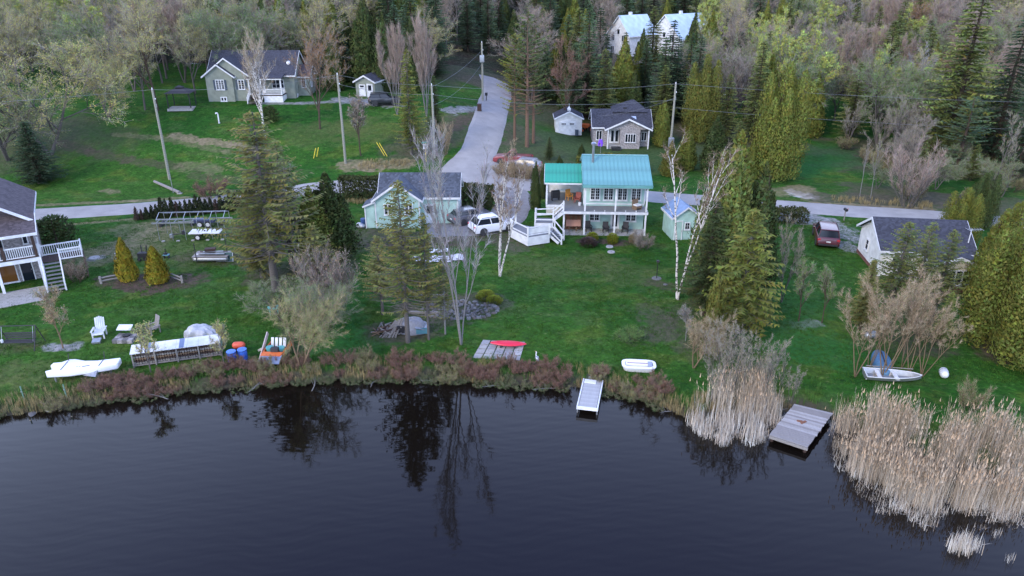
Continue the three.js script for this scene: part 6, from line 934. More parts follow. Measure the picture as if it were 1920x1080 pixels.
{ const o = thing('fallen_post', 'weathered wooden post lying on the meadow below the pole', 'post', on(-42.64, -84.82, 0.12)); const a = [-42.64, -84.82], b = [-38.27, -81.36], e = [b[0] - a[0], ground(...b) - ground(...a), b[1] - a[1]]; G().tube([[0, 0, 0], e], [0.15, 0.19], 8).make('log', M.oldWood, o); G().box(e[0], e[1] - 0.18, e[2], 0.5, 0.12, 0.4).make('footing', M.concrete, o); }
{ const o = thing('thin_post', 'thin grey post standing beside the fallen post', 'post', on(-39.08, -81.54)); G().tube([[0, 0, 0], [0, 2.2, 0]], 0.04, 6).make('shaft', M.galv, o); G().box(0, 2.18, 0, 0.1, 0.06, 0.1).make('cap', M.galv, o); }
{ const [x, z, h] = [-39.95, -100.29, 1.37], o = thing('standpipe', 'white hooked standpipe on the lawn below the hill bungalow', 'pipe', on(x, z)); G().tube([[0, 0, 0], [0, h - 0.15, 0], [-0.06, h, 0], [-0.22, h + 0.02, 0], [-0.28, h - 0.12, 0]], 0.09, 8).make('pipe', M.white, o, 0.9); G().add(new THREE.CylinderGeometry(0.14, 0.14, 0.06, 10), mx(0, 0.03, 0)).make('collar', M.white, o); }
{ // gazebo
  const o = thing('gazebo', 'dark metal gazebo on a concrete pad beside the hill bungalow', 'gazebo', on(-46.75, -105.31, 0.0), 0.1);
  G().box(0, -0.2, 0, 3.4, 0.32, 3.0).make('pad', M.concrete, o); for (const [i, j] of [[-1, -1], [1, -1], [1, 1], [-1, 1]]) { G().box(1.5 * i, 0.1, 1.3 * j, 0.12, 2.1, 0.12).make('post', M.black, o); G().bar([1.5 * i, 1.8, 1.3 * j], [1.0 * i, 2.2, 1.3 * j], 0.06).make('brace', M.black, o); }
  const A = [[-1.8, 2.2, -1.6], [1.8, 2.2, -1.6], [1.8, 2.2, 1.6], [-1.8, 2.2, 1.6]], B = [[-0.5, 2.75, -0.45], [0.5, 2.75, -0.45], [0.5, 2.75, 0.45], [-0.5, 2.75, 0.45]], g = G(); for (let i = 0; i < 4; i++) g.quad(A[i], A[(i + 1) % 4], B[(i + 1) % 4], B[i]); g.make('canopy', M.dark, o);
  const v = G(), t = [0, 3.15, 0], E = B.map((q) => [q[0] * 1.15, 2.86, q[2] * 1.15]); for (let i = 0; i < 4; i++) v.tri(E[i], E[(i + 1) % 4], t); v.make('vent_cap', M.dark, o);
}

// ---------- the left yard ----------
{ // open tube frame of a car shelter
  const a = [-33.68, -65.74], b = [-27.56, -66.33], o = thing('shelter_frame', 'bare tube frame of a car shelter over the trailers', 'frame', on(...a)), d = [b[0] - a[0], b[1] - a[1]], n = 5, W = 2.2;
  const yaw = Math.atan2(-d[1], d[0]); o.rotation.y = yaw; const L = Math.hypot(...d);
  for (let i = 0; i <= n; i++) { const x = L * i / n; G().tube([[x, 0, 0], [x, 2.1, -0.05], [x, 2.5, -W / 2], [x, 2.1, -W + 0.05], [x, 0, -W]], 0.028, 5).make('hoop', M.galv, o); }
  for (const [y, z] of [[2.1, -0.05], [2.5, -W / 2], [2.1, -W + 0.05]]) G().tube([[0, y, z], [L, y, z]], 0.025, 5).make('purlin', M.galv, o);
  for (const x of [0, 1, 2, 3, 4]) G().box(x * L / 4.5 + 0.4, 0, 0.25, 0.28, 0.1, 0.2).make('footing', M.concrete, o);
}
{ // galvanised dock sections on the grass
  const o = thing('dock_ladder_frame', 'long galvanised dock frame lying behind the shelter tubes', 'dock frame', on(-32.44, -70.57, 0.25), 0.08);
  for (const z of [-0.6, 0.6]) G().box(0, 0.1, z, 7.6, 0.14, 0.06).make('side_beam', M.galv, o); for (let i = 0; i < 9; i++) G().box(-3.4 + i * 0.85, 0.12, 0, 0.06, 0.08, 1.2).make('rung', M.galv, o); for (const x of [-3, 0, 3]) G().box(x, -0.25, 0, 0.2, 0.36, 1.2).make('block', M.dark, o);
}
const wheelOn = (p, x, y, z, r, m = M.white) => { const w = subGroup(p, 'wheel', x, y, z); G().add(new THREE.TorusGeometry(r * 0.78, r * 0.24, 8, 18), mx(0, 0, 0)).make('tyre', M.rubber, w); G().add(new THREE.CylinderGeometry(r * 0.6, r * 0.6, 0.1, 14), mx(0, 0, 0, Math.PI / 2)).make('rim', m, w); return w; };
{ const o = thing('boat_trailer', 'dark trailer frame with two white wheels behind the shelter tubes', 'trailer', on(-30.93, -69.75), 0.05); G().box(0, 0.5, -0.3, 1.9, 0.3, 0.9).make('bed', mat(0.04, 0.05, 0.10, 0.6), o); G().bar([-0.9, 0.6, -0.3], [-2.6, 0.5, -0.3], 0.08).make('tongue', M.galv, o); wheelOn(o, -0.38, 0.34, 0.22, 0.34); wheelOn(o, 0.42, 0.34, 0.22, 0.34); }
{ const o = thing('flat_trailer', 'small trailer with white flat deck and white wheel', 'trailer', on(-29.53, -66.63), 0.06); G().box(0, 0.62, 0, 2.9, 0.08, 1.3).make('deck', M.white, o); G().box(0, 0.5, 0, 2.7, 0.12, 0.9).make('chassis', M.black, o); wheelOn(o, -0.6, 0.3, 0.72, 0.3); wheelOn(o, -0.6, 0.3, -0.72, 0.3); G().bar([-1.4, 0.55, 0], [-3.2, 0.42, 0], 0.08).make('tongue', M.black, o); G().add(new THREE.CylinderGeometry(0.16, 0.2, 0.35, 10), mx(-2.1, 0.6, 0)).make('jack', M.black, o); G().box(-3.3, 0.1, 0, 0.3, 0.35, 0.25).make('hitch', M.galv, o); G().bar([1.2, 0.5, 0.4], [1.2, 0.02, 0.4], 0.06).make('prop', M.black, o); G().box(-0.1, 0.7, 0, 0.1, 0.1, 0.12).make('winch', M.brown, o); }
{ // pontoon raft loaded with boards
  const o = thing('pontoon_raft', 'grey pontoon raft loaded with boards on the grass', 'raft', on(-26.77, -60.88), 0.03);
  for (const z of [-0.55, 0.55]) G().add(new THREE.CapsuleGeometry(0.2, 2.7, 4, 12), mx(0, 0.34, z, 0, 0, Math.PI / 2)).make('pontoon', M.galv, o, 0.9);
  G().box(0, 0.55, 0, 3.1, 0.07, 1.5).make('platform', M.oldWood, o); const R = rng(12); for (let i = 0; i < 8; i++) G().box((R() - 0.5) * 0.8 - 0.1, 0.62 + 0.055 * (i % 4), -0.5 + 0.14 * i, 1.7 + R(), 0.05, 0.13, (R() - 0.5) * 0.25).make('board', [M.white, M.oldWood, M.brown, M.galv][i % 4], o);
  G().box(-0.2, 0.85, -0.25, 0.9, 0.22, 0.5, 0.2).make('bundle', M.brown, o); for (const [x, z, h] of [[-1.15, 0.75, 1.8], [1.2, -0.4, 1.7]]) G().box(x, 0.1, z, 0.06, h, 0.06).make('mooring_post', M.black, o);
}
{ const o = thing('framed_panel', 'dark green framed panel leaning on the pontoon raft', 'panel', on(-25.59, -60.51), 0.03); G().box(0, 0.06, -0.1, 1.35, 0.78, 0.03, 0, 0, -0.25).make('sheet', mat(0.025, 0.075, 0.07, 0.5), o); for (const y of [0.02, 0.82]) G().box(0, y, y > 0.5 ? -0.2 : 0.0, 1.45, 0.05, 0.06).make('rail', M.galv, o); for (const x of [-0.72, 0.72]) G().bar([x, 0.0, 0.0], [x, 0.86, -0.21], 0.05).make('stile', M.galv, o); }
{ const o = thing('garden_cart', 'black cart between the two golden thujas', 'cart', on(-32.92, -60.85)); G().box(0, 0.35, 0, 0.85, 0.4, 0.5).make('tub', M.black, o); for (const k of [-1, 1]) { G().bar([k * 0.2, 0.7, -0.2], [k * 0.24, 1.3, -0.35], 0.08).make('handle', M.black, o); wheelOn(o, k * 0.3, 0.18, 0.28, 0.18, M.dark); } G().box(0, 0.1, 0, 0.08, 0.26, 0.4).make('stand', M.dark, o); }
{ const o = thing('garden_stool', 'small blue topped stand beside the rounder golden thuja', 'stand', on(-31.14, -61.37)); G().box(0, 0.3, 0, 0.5, 0.06, 0.35).make('tabletop', mat(0.12, 0.28, 0.36, 0.5), o); for (const k of [-1, 1]) G().box(k * 0.2, 0, 0, 0.05, 0.3, 0.3).make('leg', M.dark, o); G().box(-0.05, 0.36, 0, 0.3, 0.15, 0.2).make('tool', M.black, o); G().box(0, 0.45, 0, 0.06, 0.45, 0.06).make('handle', M.black, o); }
{ const o = thing('garden_statue', 'small white garden statue beside the taller golden thuja', 'statue', on(-35.36, -60.85)); G().add(new THREE.LatheGeometry([[0, 0], [0.16, 0], [0.17, 0.1], [0.12, 0.14], [0.15, 0.3], [0.16, 0.42], [0.1, 0.52], [0.06, 0.56]].map(([a, b]) => new THREE.Vector2(a, b)), 12)).make('figure', M.white, o, 0.9); G().add(new THREE.SphereGeometry(0.1, 10, 8), mx(0.0, 0.64, 0.02)).make('head', M.white, o, 1); }
for (const [pa, pb, l] of [[[-34.15, -55.68], [-32.84, -56.46], 'split rail fence piece beside the taller golden thuja'], [[-29.36, -57.03], [-27.46, -55.82], 'split rail fence piece beside the rounder golden thuja']]) {
  const o = thing('rail_fence', l, 'fence', on(...pa)), e = [pb[0] - pa[0], ground(...pb) - ground(...pa), pb[1] - pa[1]]; for (const t of [0, 1]) G().box(e[0] * t, -0.1, e[2] * t, 0.16, 0.75, 0.16, 0.3).make('post', M.oldWood, o); for (const y of [0.22, 0.5]) G().tube([[-e[0] * 0.08, y, -e[2] * 0.08], [e[0] * 0.5, y + 0.03, e[2] * 0.5], [e[0] * 1.06, e[1] + y, e[2] * 1.06]], 0.06, 5).make('rail', M.oldWood, o);
}
for (const [x, z, l, r] of [[-37.68, -61.36, 'round concrete well lid on the lawn', 0.45], [9.15, -64.19, 'round stepping stone before the basement door', 0.33], [9.13, -62.83, 'round stepping stone farther out on the lawn', 0.33]]) { const o = thing('round_slab', l, 'slab', on(x, z)); G().add(new THREE.CylinderGeometry(r, r + 0.03, 0.08, 18), mx(0, 0.04, 0)).make('disc', M.concrete, o); G().add(new THREE.CylinderGeometry(0.05, 0.05, 0.02, 8), mx(0, 0.085, 0)).make('lift_ring', M.rock, o); }
{ // white lounger
  const o = thing('deck_lounger', 'white slatted lounge chair on the lawn', 'chair', on(-29.39, -46.17), 0.25); for (let i = 0; i < 6; i++) G().box(0, 0.42, -0.5 + 0.16 * i, 0.66, 0.04, 0.13).make('seat_slat', M.white, o); for (let i = 0; i < 5; i++) G().box(-0.26 + i * 0.13, 0.42, -0.72, 0.11, 0.95 - 0.05 * Math.abs(i - 2), 0.04, 0, 0, -0.35).make('back_slat', M.white, o);
  for (const k of [-1, 1]) { G().box(k * 0.4, 0.6, -0.2, 0.12, 0.04, 0.85).make('armrest', M.white, o); for (const z of [-0.5, 0.2]) G().box(k * 0.36, 0, z, 0.08, 0.6, 0.08).make('leg', M.white, o); } G().box(0, 0.12, 0.75, 0.55, 0.12, 0.5, 0, 0, 0.2).make('footrest', M.galv, o); G().box(0, 0, 0.75, 0.5, 0.14, 0.3).make('footrest_leg', M.galv, o);
}
{ const o = thing('wooden_chair', 'weathered slatted chair behind the budding alder', 'chair', on(-25.92, -46.99), -0.7); for (let i = 0; i < 5; i++) G().box(0, 0.38, -0.3 + 0.13 * i, 0.6, 0.035, 0.11).make('seat_slat', M.oldWood, o); for (let i = 0; i < 5; i++) G().box(-0.24 + i * 0.12, 0.4, -0.42, 0.1, 0.85, 0.035, 0, 0, -0.3).make('back_slat', M.oldWood, o); for (const k of [-1, 1]) { G().box(k * 0.36, 0.58, -0.05, 0.12, 0.035, 0.75).make('armrest', M.oldWood, o); for (const z of [-0.35, 0.28]) G().box(k * 0.33, 0, z, 0.07, 0.58, 0.07).make('leg', M.oldWood, o); } }
{ const o = thing('fire_pit', 'square stone fire pit pad with raised white lid', 'fire pit', on(-27.38, -45.86)); for (let i = 0; i < 4; i++) for (let j = 0; j < 3; j++) G().box(-0.52 + i * 0.35, 0, -0.36 + j * 0.36, 0.335, 0.28, 0.345).make('paver', i + j & 1 ? M.stone : M.rock, o); G().add(new THREE.CylinderGeometry(0.26, 0.24, 0.12, 14), mx(0.05, 0.34, -0.1)).make('bowl', M.black, o); G().box(-0.12, 0.78, -0.42, 1.0, 0.05, 0.55, 0, 0, 0.35).make('lid', M.white, o); for (const k of [-1, 1]) G().box(-0.12 + k * 0.42, 0.28, -0.55, 0.05, 0.6, 0.05).make('prop', M.dark, o); }
{ // garden swing
  const o = thing('garden_swing', 'black metal garden swing with bench seat near the shore', 'swing', on(-34.19, -44.75), 0.05), W = 1.25; G().tube([[-W, 1.55, -0.3], [W, 1.55, -0.3]], 0.035, 6).make('top_bar', M.dark, o);
  for (const k of [-1, 1]) { G().tube([[k * W, 1.55, -0.3], [k * W, 0, 0.55]], 0.035, 6).make('leg', M.dark, o); G().tube([[k * W, 1.55, -0.3], [k * W, 0, -0.9]], 0.035, 6).make('leg', M.dark, o); G().tube([[k * 1.05, 1.53, -0.3], [k * 1.05, 0.5, 0.1]], 0.012, 4).make('chain', M.steel, o); }
  for (let i = 0; i < 4; i++) G().box(0, 0.46, -0.28 + i * 0.14, 2.1, 0.03, 0.11).make('seat_slat', M.dark, o); for (let i = 0; i < 3; i++) G().box(0, 0.58 + i * 0.15, -0.36 - i * 0.03, 2.1, 0.11, 0.03).make('back_slat', M.dark, o); G().add(new THREE.CylinderGeometry(0.09, 0.09, 0.2, 10), mx(-1.02, 0.6, 0.1)).make('cup_holder', M.white, o);
}
{ // white catamaran hull on stands
  const o = thing('catamaran_hull', 'white plastic catamaran boat strapped down on low stands at the shore', 'boat', on(-27.57, -40.8, 0.0), 0.12);
  const s = new THREE.Shape(); [[-2.0, 0.40], [-1.98, 0.62], [-1.5, 0.66], [-1.15, 0.98], [-0.85, 0.98], [-0.1, 0.66], [0.7, 0.60], [2.0, 0.80], [2.05, 0.72], [2.05, 0.10], [1.98, 0.02], [0.9, -0.28], [-0.6, -0.55], [-1.9, -0.55], [-1.98, -0.42], [-1.5, -0.12], [-1.75, 0.1], [-1.7, 0.3], [-1.45, 0.38]].forEach(([a, b], i) => i ? s.lineTo(a, b) : s.moveTo(a, b));
  const g = new THREE.ExtrudeGeometry(s, { depth: 0.24, bevelEnabled: true, bevelThickness: 0.08, bevelSize: 0.06, bevelSegments: 3 }); g.rotateX(-Math.PI / 2); g.translate(0, 0.55, 0); G().add(g).make('hull', mat(0.80, 0.80, 0.81, 0.35), o, 0.7);
  for (const x of [-1.15, 1.05]) { G().box(x, 0.872, -0.05 - (x > 0 ? 0.25 : 0.1), 0.05, 0.012, x > 0 ? 0.85 : 1.1).make('strap', M.black, o); G().bar([x, 0.8, -0.8], [x - 0.05, 1.25, -1.1], 0.04).make('strap_pole', M.black, o); } G().box(0.25, 0.872, 0.05, 0.42, 0.012, 0.07, 0.25).make('slot', M.black, o); for (const x of [-0.12, -0.28]) G().box(x, 0.872, 0.08, 0.08, 0.012, 0.07).make('vent', M.galv, o);
  G().add(new THREE.ConeGeometry(0.3, 0.9, 3), mx(0.55, 0.42, 0.45, 0, 0, Math.PI / 2)).make('rudder', M.galv, o); for (const [x, z] of [[-1.6, 0.35], [1.5, -0.3], [-1.2, -0.6], [1.2, -0.6]]) G().box(x, 0, z, 0.1, 0.5, 0.1).make('stand', M.galv, o);
}
{ // long firewood rack with white metal roof
  const a = [-25.18, -42.07], b = [-19.83, -43.69], o = thing('firewood_rack', 'long firewood rack with white metal roof behind the shore shrubs', 'rack', on((a[0] + b[0]) / 2, (a[1] + b[1]) / 2 - 0.35, 0), Math.atan2(-(b[1] - a[1]), b[0] - a[0])), L = Math.hypot(b[0] - a[0], b[1] - a[1]);
  for (let i = 0; i < 8; i++) { const m = i === 1 || i === 4 ? mat(0.14, 0.19, 0.30, 0.4) : M.white, w = i === 1 || i === 4 ? 0.3 : 0; G().box(-L / 2 + (i + 0.5) * L / 8, 1.12, 0, L / 8 - 0.01, 0.04, 1.05, 0, 0, 0.16).make('roof_sheet', M.white, o); if (w) G().box(-L / 2 + (i + 0.5) * L / 8, 1.166, 0, w, 0.01, 1.04, 0, 0, 0.16).make('roof_strip', m, o); }
  for (let i = 0; i <= 4; i++) for (const z of [-0.42, 0.42]) G().box(-L / 2 + 0.08 + i * (L - 0.16) / 4, 0, z, 0.09, z > 0 ? 1.03 : 1.14, 0.09).make('post', M.oldWood, o); G().box(0, 0.08, 0, L - 0.1, 0.08, 0.8).make('floor_board', M.oldWood, o); G().box(L / 2 + 0.03, 0.7, 0.0, 0.04, 0.35, 0.8).make('end_flap', M.tarpTeal, o);
  const R = rng(4), q = [0, 1].map((s) => G().add(new THREE.CylinderGeometry(0.075, 0.085, 0.7, 6), mx(0, 0, 0, Math.PI / 2)).geo()); for (let i = 0; i < 34; i++) for (let j = 0; j < 5; j++) { const l = new THREE.Mesh(q[i & 1], [M.oldWood, M.wood, M.brown][(i * 3 + j * 5) % 3]); l.name = 'log'; l.position.set(-L / 2 + 0.2 + i * (L - 0.4) / 33, 0.25 + j * 0.15, (R() - 0.5) * 0.1); l.rotation.z = R() * 3; o.add(lit(l)); }
}
{ // boat under a grey tarp
  const o = thing('tarp_covered_boat', 'small boat under a crumpled grey tarp behind the firewood rack', 'covered boat', on(-22.09, -46.35), 0.1), g = new THREE.SphereGeometry(1, 40, 20, 0, Math.PI * 2, 0, Math.PI / 2), p = g.attributes.position;
  for (let i = 0; i < p.count; i++) { let x = p.getX(i), y = p.getY(i), z = p.getZ(i); const a = Math.atan2(z, x), f = 1 + 0.10 * Math.sin(a * 9 + 3 * y) + 0.14 * (fbm(a * 3 + 20, y * 4, 5, 3) - 0.5), hi = 1.05 - 0.35 * sstep(-0.6, 0.9, x); p.setXYZ(i, Math.sign(x) * Math.pow(Math.abs(x), 0.8) * 1.15 * f, Math.pow(y, 0.6) * hi * (0.94 + 0.2 * (fbm(x * 3 + 9, z * 3 + 4, 8, 2) - 0.5)), Math.sign(z) * Math.pow(Math.abs(z), 0.75) * 0.72 * f); }
  G().add(g).make('tarp', M.tarp, o, 0.5); G().box(1.1, 0.1, 0, 0.25, 0.45, 0.3).make('outboard_motor', M.brown, o); G().tube([[-1.0, 0.05, 0.78], [0, 0.03, 0.86], [1.0, 0.05, 0.76]], 0.02, 4).make('rope', M.wire, o);
}
for (const [x, z, l, r] of [[-18.7, -42.73, 'blue lidded plastic barrel beside the firewood rack', 0.0], [-18.08, -43.02, 'blue lidded plastic barrel in front of the orange keg', 0.4]]) { const o = thing('plastic_barrel', l, 'barrel', on(x, z), r, 'blue plastic barrels'); G().add(new THREE.LatheGeometry([[0, 0], [0.24, 0], [0.29, 0.06], [0.30, 0.3], [0.285, 0.34], [0.30, 0.38], [0.30, 0.72], [0.27, 0.82], [0, 0.82]].map(([a, b]) => new THREE.Vector2(a, b)), 18)).make('drum', M.blue, o, 0.7); G().add(new THREE.CylinderGeometry(0.31, 0.31, 0.07, 18), mx(0, 0.84, 0)).make('lid', mat(0.08, 0.22, 0.62, 0.4), o); G().add(new THREE.TorusGeometry(0.31, 0.018, 6, 18), mx(0, 0.82, 0, Math.PI / 2)).make('ring', M.black, o); }
{ const o = thing('orange_keg', 'orange red keg lying on a stand behind the blue barrels', 'keg', on(-18.67, -44.04), 0.1); G().add(new THREE.CapsuleGeometry(0.24, 0.4, 5, 14), mx(0, 0.62, 0, 0, 0, Math.PI / 2)).make('tank', mat(0.62, 0.10, 0.05, 0.45), o, 0.9); for (const k of [-1, 1]) G().box(k * 0.2, 0, 0, 0.08, 0.44, 0.4).make('stand', M.dark, o); }
{ const o = thing('short_plank', 'short white plank lying beside the blue barrels', 'plank', on(-17.45, -42.74, 0.05)); G().box(0, 0, 0, 0.95, 0.06, 0.16).make('board', M.white, o); G().box(0.3, -0.06, 0, 0.1, 0.06, 0.2).make('batten', M.oldWood, o); }
{ // orange lumber cart piled with things
  const o = thing('loaded_cart', 'orange cart with blue grey tailgate piled with boards and teal tubs', 'cart', on(-16.02, -42.74), -0.06);
  G().box(0, 0.35, 0, 1.35, 0.34, 0.5).box(-0.68, 0.35, -0.9, 0.05, 0.34, 1.9).box(0.68, 0.35, -0.9, 0.05, 0.34, 1.9).make('box_side', M.orange, o); G().box(0, 0.3, -0.9, 1.35, 0.06, 1.9).make('floor_board', M.dark, o); G().box(0.05, 0.5, 0.5, 1.4, 0.05, 0.75, 0, 0, 0.35).make('tailgate', mat(0.20, 0.24, 0.33, 0.5), o);
  for (const x of [-0.4, 0.35]) G().add(new THREE.CylinderGeometry(0.27, 0.22, 0.4, 14), mx(x, 0.58, -0.75)).make('tub', M.tarpTeal, o); for (let i = 0; i < 4; i++) G().box(-0.45 + i * 0.28, 0.5, -1.45, 0.18, 0.6, 0.08, 0, 0, -0.4).make('board', M.white, o); G().bar([-0.9, 0.05, 0.1], [-0.85, 1.3, -1.8], 0.06, 0.3).make('long_plank', mat(0.55, 0.45, 0.40, 0.8), o); G().bar([-1.25, 0.4, -0.9], [-0.9, 0.7, -0.6], 0.14).make('spout', M.cream, o); for (const k of [-1, 1]) wheelOn(o, k * 0.78, 0.3, -0.7, 0.3, M.dark).rotation.y = Math.PI / 2; G().box(0, 0, 0.3, 1.2, 0.3, 0.1).make('leg', M.dark, o); G().box(0.1, 0.6, -0.35, 0.5, 0.35, 0.3).make('crate', M.dark, o);
}
{ const o = thing('play_table', 'teal plastic play table under the pale green bush', 'table', on(-18.14, -50.14), 0.4); G().add(new RoundedBoxGeometry(0.8, 0.14, 0.6, 3, 0.05), mx(0, 0.5, 0)).make('tabletop', M.tarpTeal, o, 0.8); for (const [a, b] of [[-1, -1], [1, -1], [1, 1], [-1, 1]]) G().box(0.3 * a, 0, 0.2 * b, 0.08, 0.44, 0.08).make('leg', M.tarpTeal, o); G().box(0, 0.57, 0, 0.3, 0.14, 0.25).make('lid', M.dark, o); }
{ const o = thing('hose_reel', 'coiled hose hanging on the landing of the deck house', 'hose', on(-37.72, -58.76, 1.4)); G().add(new THREE.TorusGeometry(0.28, 0.06, 8, 18), mx(0, 0, 0, 0, 1.2)).make('coil', M.rubber, o); G().box(0, -0.05, 0, 0.08, 0.2, 0.2).make('hanger', M.steel, o); }
for (const [x, z, l] of [[-30, -38.29, 'thin green fence stake at the shore below the swing'], [-27.58, -38.61, 'thin green fence stake below the white boat']]) { const o = thing('fence_stake', l, 'stake', on(x, z)); G().box(0, -0.1, 0, 0.06, 1.0, 0.05).make('bar', mat(0.12, 0.22, 0.16, 0.6), o); G().box(0, 0.5, 0.03, 0.1, 0.05, 0.04).make('clip', M.steel, o); }
{ const o = thing('rubbish_bags', 'grey sacks and blue tub beside the garage lean-to', 'sacks', on(-15.18, -69.91)); G().add(new THREE.SphereGeometry(0.34, 12, 8), mx(-0.15, 0.26, 0.25, 0, 0, 0, 1, 0.8, 1)).make('sack', M.tarp, o, 1); G().add(new THREE.SphereGeometry(0.3, 12, 8), mx(0.2, 0.24, 0.5, 0, 0, 0, 1, 0.8, 1)).make('sack', M.galv, o, 1); G().add(new THREE.CylinderGeometry(0.3, 0.26, 0.8, 14), mx(0.2, 0.4, -0.2)).make('tub', mat(0.03, 0.07, 0.2, 0.5), o); }

// ---------- middle lawn ----------
function rockGeo(seed, flat = 0.6) { const g = new THREE.IcosahedronGeometry(1, 1), p = g.attributes.position; for (let i = 0; i < p.count; i++) { const x = p.getX(i), y = p.getY(i), z = p.getZ(i), f = 0.7 + 0.6 * fbm(x * 1.4 + seed, y * 1.4 + z * 1.7 + 5, seed, 2); p.setXYZ(i, x * f, y * f * flat, z * f); } return G().add(g).geo(); }
const ROCKS = [1, 2, 3, 4].map((s) => rockGeo(s * 3)), rockMats = [M.rock, mat(0.21, 0.20, 0.185, 0.92, { map: rep(MOTTLE, 0.6) }), mat(0.11, 0.10, 0.09, 0.92, { map: rep(MOTTLE, 0.6) }), mat(0.16, 0.13, 0.105, 0.92, { map: rep(MOTTLE, 0.6) })];
{ // stone bed
  const c = [-4.02, -50.71], o = thing('stone_bed', 'oval bed of loose field stones on the lawn', 'stone bed', on(...c)), R = rng(31);
  for (let i = 0; i < 290; i++) { const edge = i < 70, a = R() * 6.283, q = edge ? 1 : Math.sqrt(R()) * 0.97, x = Math.cos(a) * 2.9 * q, z = Math.sin(a) * 1.55 * q, s = (edge ? 0.12 : 0.06) + 0.1 * R(), e = new THREE.Mesh(ROCKS[i % 4], rockMats[Math.floor(R() * 4)]); e.name = 'stone'; e.position.set(x, ground(c[0] + x, c[1] + z) - ground(...c) + s * 0.25, z); e.rotation.set(R() * 0.6, R() * 6, R() * 0.6); e.scale.set(s * (0.8 + 0.6 * R()), s * 0.9, s * (0.8 + 0.5 * R())); o.add(lit(e)); }
}
for (const [x, z, h, l] of [[-2.08, -52.83, 0.65, 'lime green perennial on the rim of the stone bed'], [-1.43, -52.04, 0.55, 'smaller lime green perennial beside the stone bed']]) plant('ball', 1, x, z, h + 0.1, 1.8, l, { leaf: LF.limeBush, name: 'perennial_clump', cat: 'plant' });
for (const [x, z, t, l, w] of [[-6.49, -53.23, 0.02, 'weathered beam lying behind the stone bed', 2.6], [-6.51, -50.15, -0.04, 'weathered beam lying in front of the stone bed', 2.8]]) { const o = thing('timber_beam', l, 'beam', on(x, z), t); G().box(0, -0.02, 0, w, 0.2, 0.18).make('timber', M.oldWood, o); G().box(w / 2 - 0.05, -0.05, 0.02, 0.24, 0.32, 0.24).make('end_block', M.brown, o); }
{ // brush pile with tarp
  const c = [-8.05, -47.19], o = thing('brush_pile', 'brush pile of logs and poles under grey and teal tarps', 'brush pile', on(...c)), R = rng(41);
  for (let i = 0; i < 46; i++) { const x = -1.9 + 2.3 * R() * R() + 0.9 * R(), z = (R() - 0.5) * 1.2, l = 0.5 + 0.9 * R(); const e = G().tube([[-l / 2, 0, 0], [l / 2, 0.03, 0]], [0.05 + 0.03 * R(), 0.04], 5).make('log', [M.oldWood, M.wood, M.brown][i % 3], o); e.position.set(x, 0.08 + 0.5 * R() * sstep(-2, -0.5, x), z); e.rotation.set(0, R() * 6, (R() - 0.5) * 0.5); }
  for (let i = 0; i < 12; i++) { const a = -0.6 + R() * 1.2; G().bar([-0.7 + a, 0.0, 0.8 + 0.2 * R()], [0.0 + a * 0.5, 0.9 + 0.2 * R(), -0.1], 0.05).make('pole', M.oldWood, o); }
  const g = new THREE.SphereGeometry(1, 32, 16, 0, 6.2832, 0, Math.PI / 2), p = g.attributes.position; for (let i = 0; i < p.count; i++) { const x = p.getX(i), y = p.getY(i), z = p.getZ(i), f = 1 + 0.3 * (fbm(x * 3 + 7, z * 3 + y * 2, 6, 3) - 0.5); p.setXYZ(i, x * 1.25 * f, Math.pow(y, 0.7) * 0.95 * f, z * 0.8 * f); } G().add(g, mx(0.75, 0.02, -0.2)).make('tarp', mat(0.24, 0.25, 0.29, 0.6, { map: rep(MOTTLE, 0.7) }), o, 0.4);
  G().box(1.55, 0.5, 0.25, 0.95, 0.07, 0.6, 0.1, -0.25, 0.3).make('sheet', M.galv, o); G().box(1.6, 0.12, 0.5, 0.85, 0.42, 0.06, 0.1, 0, -0.3).make('tarp_skirt', mat(0.05, 0.17, 0.2, 0.6), o);
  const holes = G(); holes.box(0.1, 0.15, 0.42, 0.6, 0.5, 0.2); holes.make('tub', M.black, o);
}
{ // white ground sheets with straw between the trees and the driveway
  const mats = [M.white, mat(0.62, 0.63, 0.66, 0.7, { map: rep(MOTTLE, 0.5) })];
  [[-8.04, -60.93, 2.0, 1.3, 'white plastic ground sheet behind the slim larches'], [-6.42, -61.05, 2.2, 1.5, 'creased white ground sheet between the larches'], [-6.79, -63.01, 1.7, 0.9, 'small white ground sheet on the driveway side'], [-4.91, -61.43, 1.1, 1.5, 'pale concrete cover panel beside the forked tree']].forEach(([x, z, w, d, l], i) => { const o = thing('ground_sheet', l, 'sheet', on(x, z, 0.04), 0.1 * (i - 1)), R = rng(60 + i), g = new THREE.PlaneGeometry(w, d, 14, 10); g.rotateX(-Math.PI / 2); const p = g.attributes.position; for (let k = 0; k < p.count; k++) { const x2 = p.getX(k), z2 = p.getZ(k); p.setXYZ(k, x2 + 0.12 * (fbm(z2 * 3, 3 + i, 5, 2) - 0.5), 0.03 + 0.10 * fbm(x2 * 4 + i * 7, z2 * 4, 9, 2), z2 + 0.12 * (fbm(x2 * 3, 8 + i, 5, 2) - 0.5)); } G().add(g).make('sheet', mats[i & 1], o, 0.6); for (let k = 0; k < 3; k++) { const e = new THREE.Mesh(ROCKS[k], M.rock); e.name = 'weight_stone'; e.position.set((R() - 0.5) * w, 0.1, (R() - 0.5) * d); e.scale.setScalar(0.09); o.add(lit(e)); } });
}
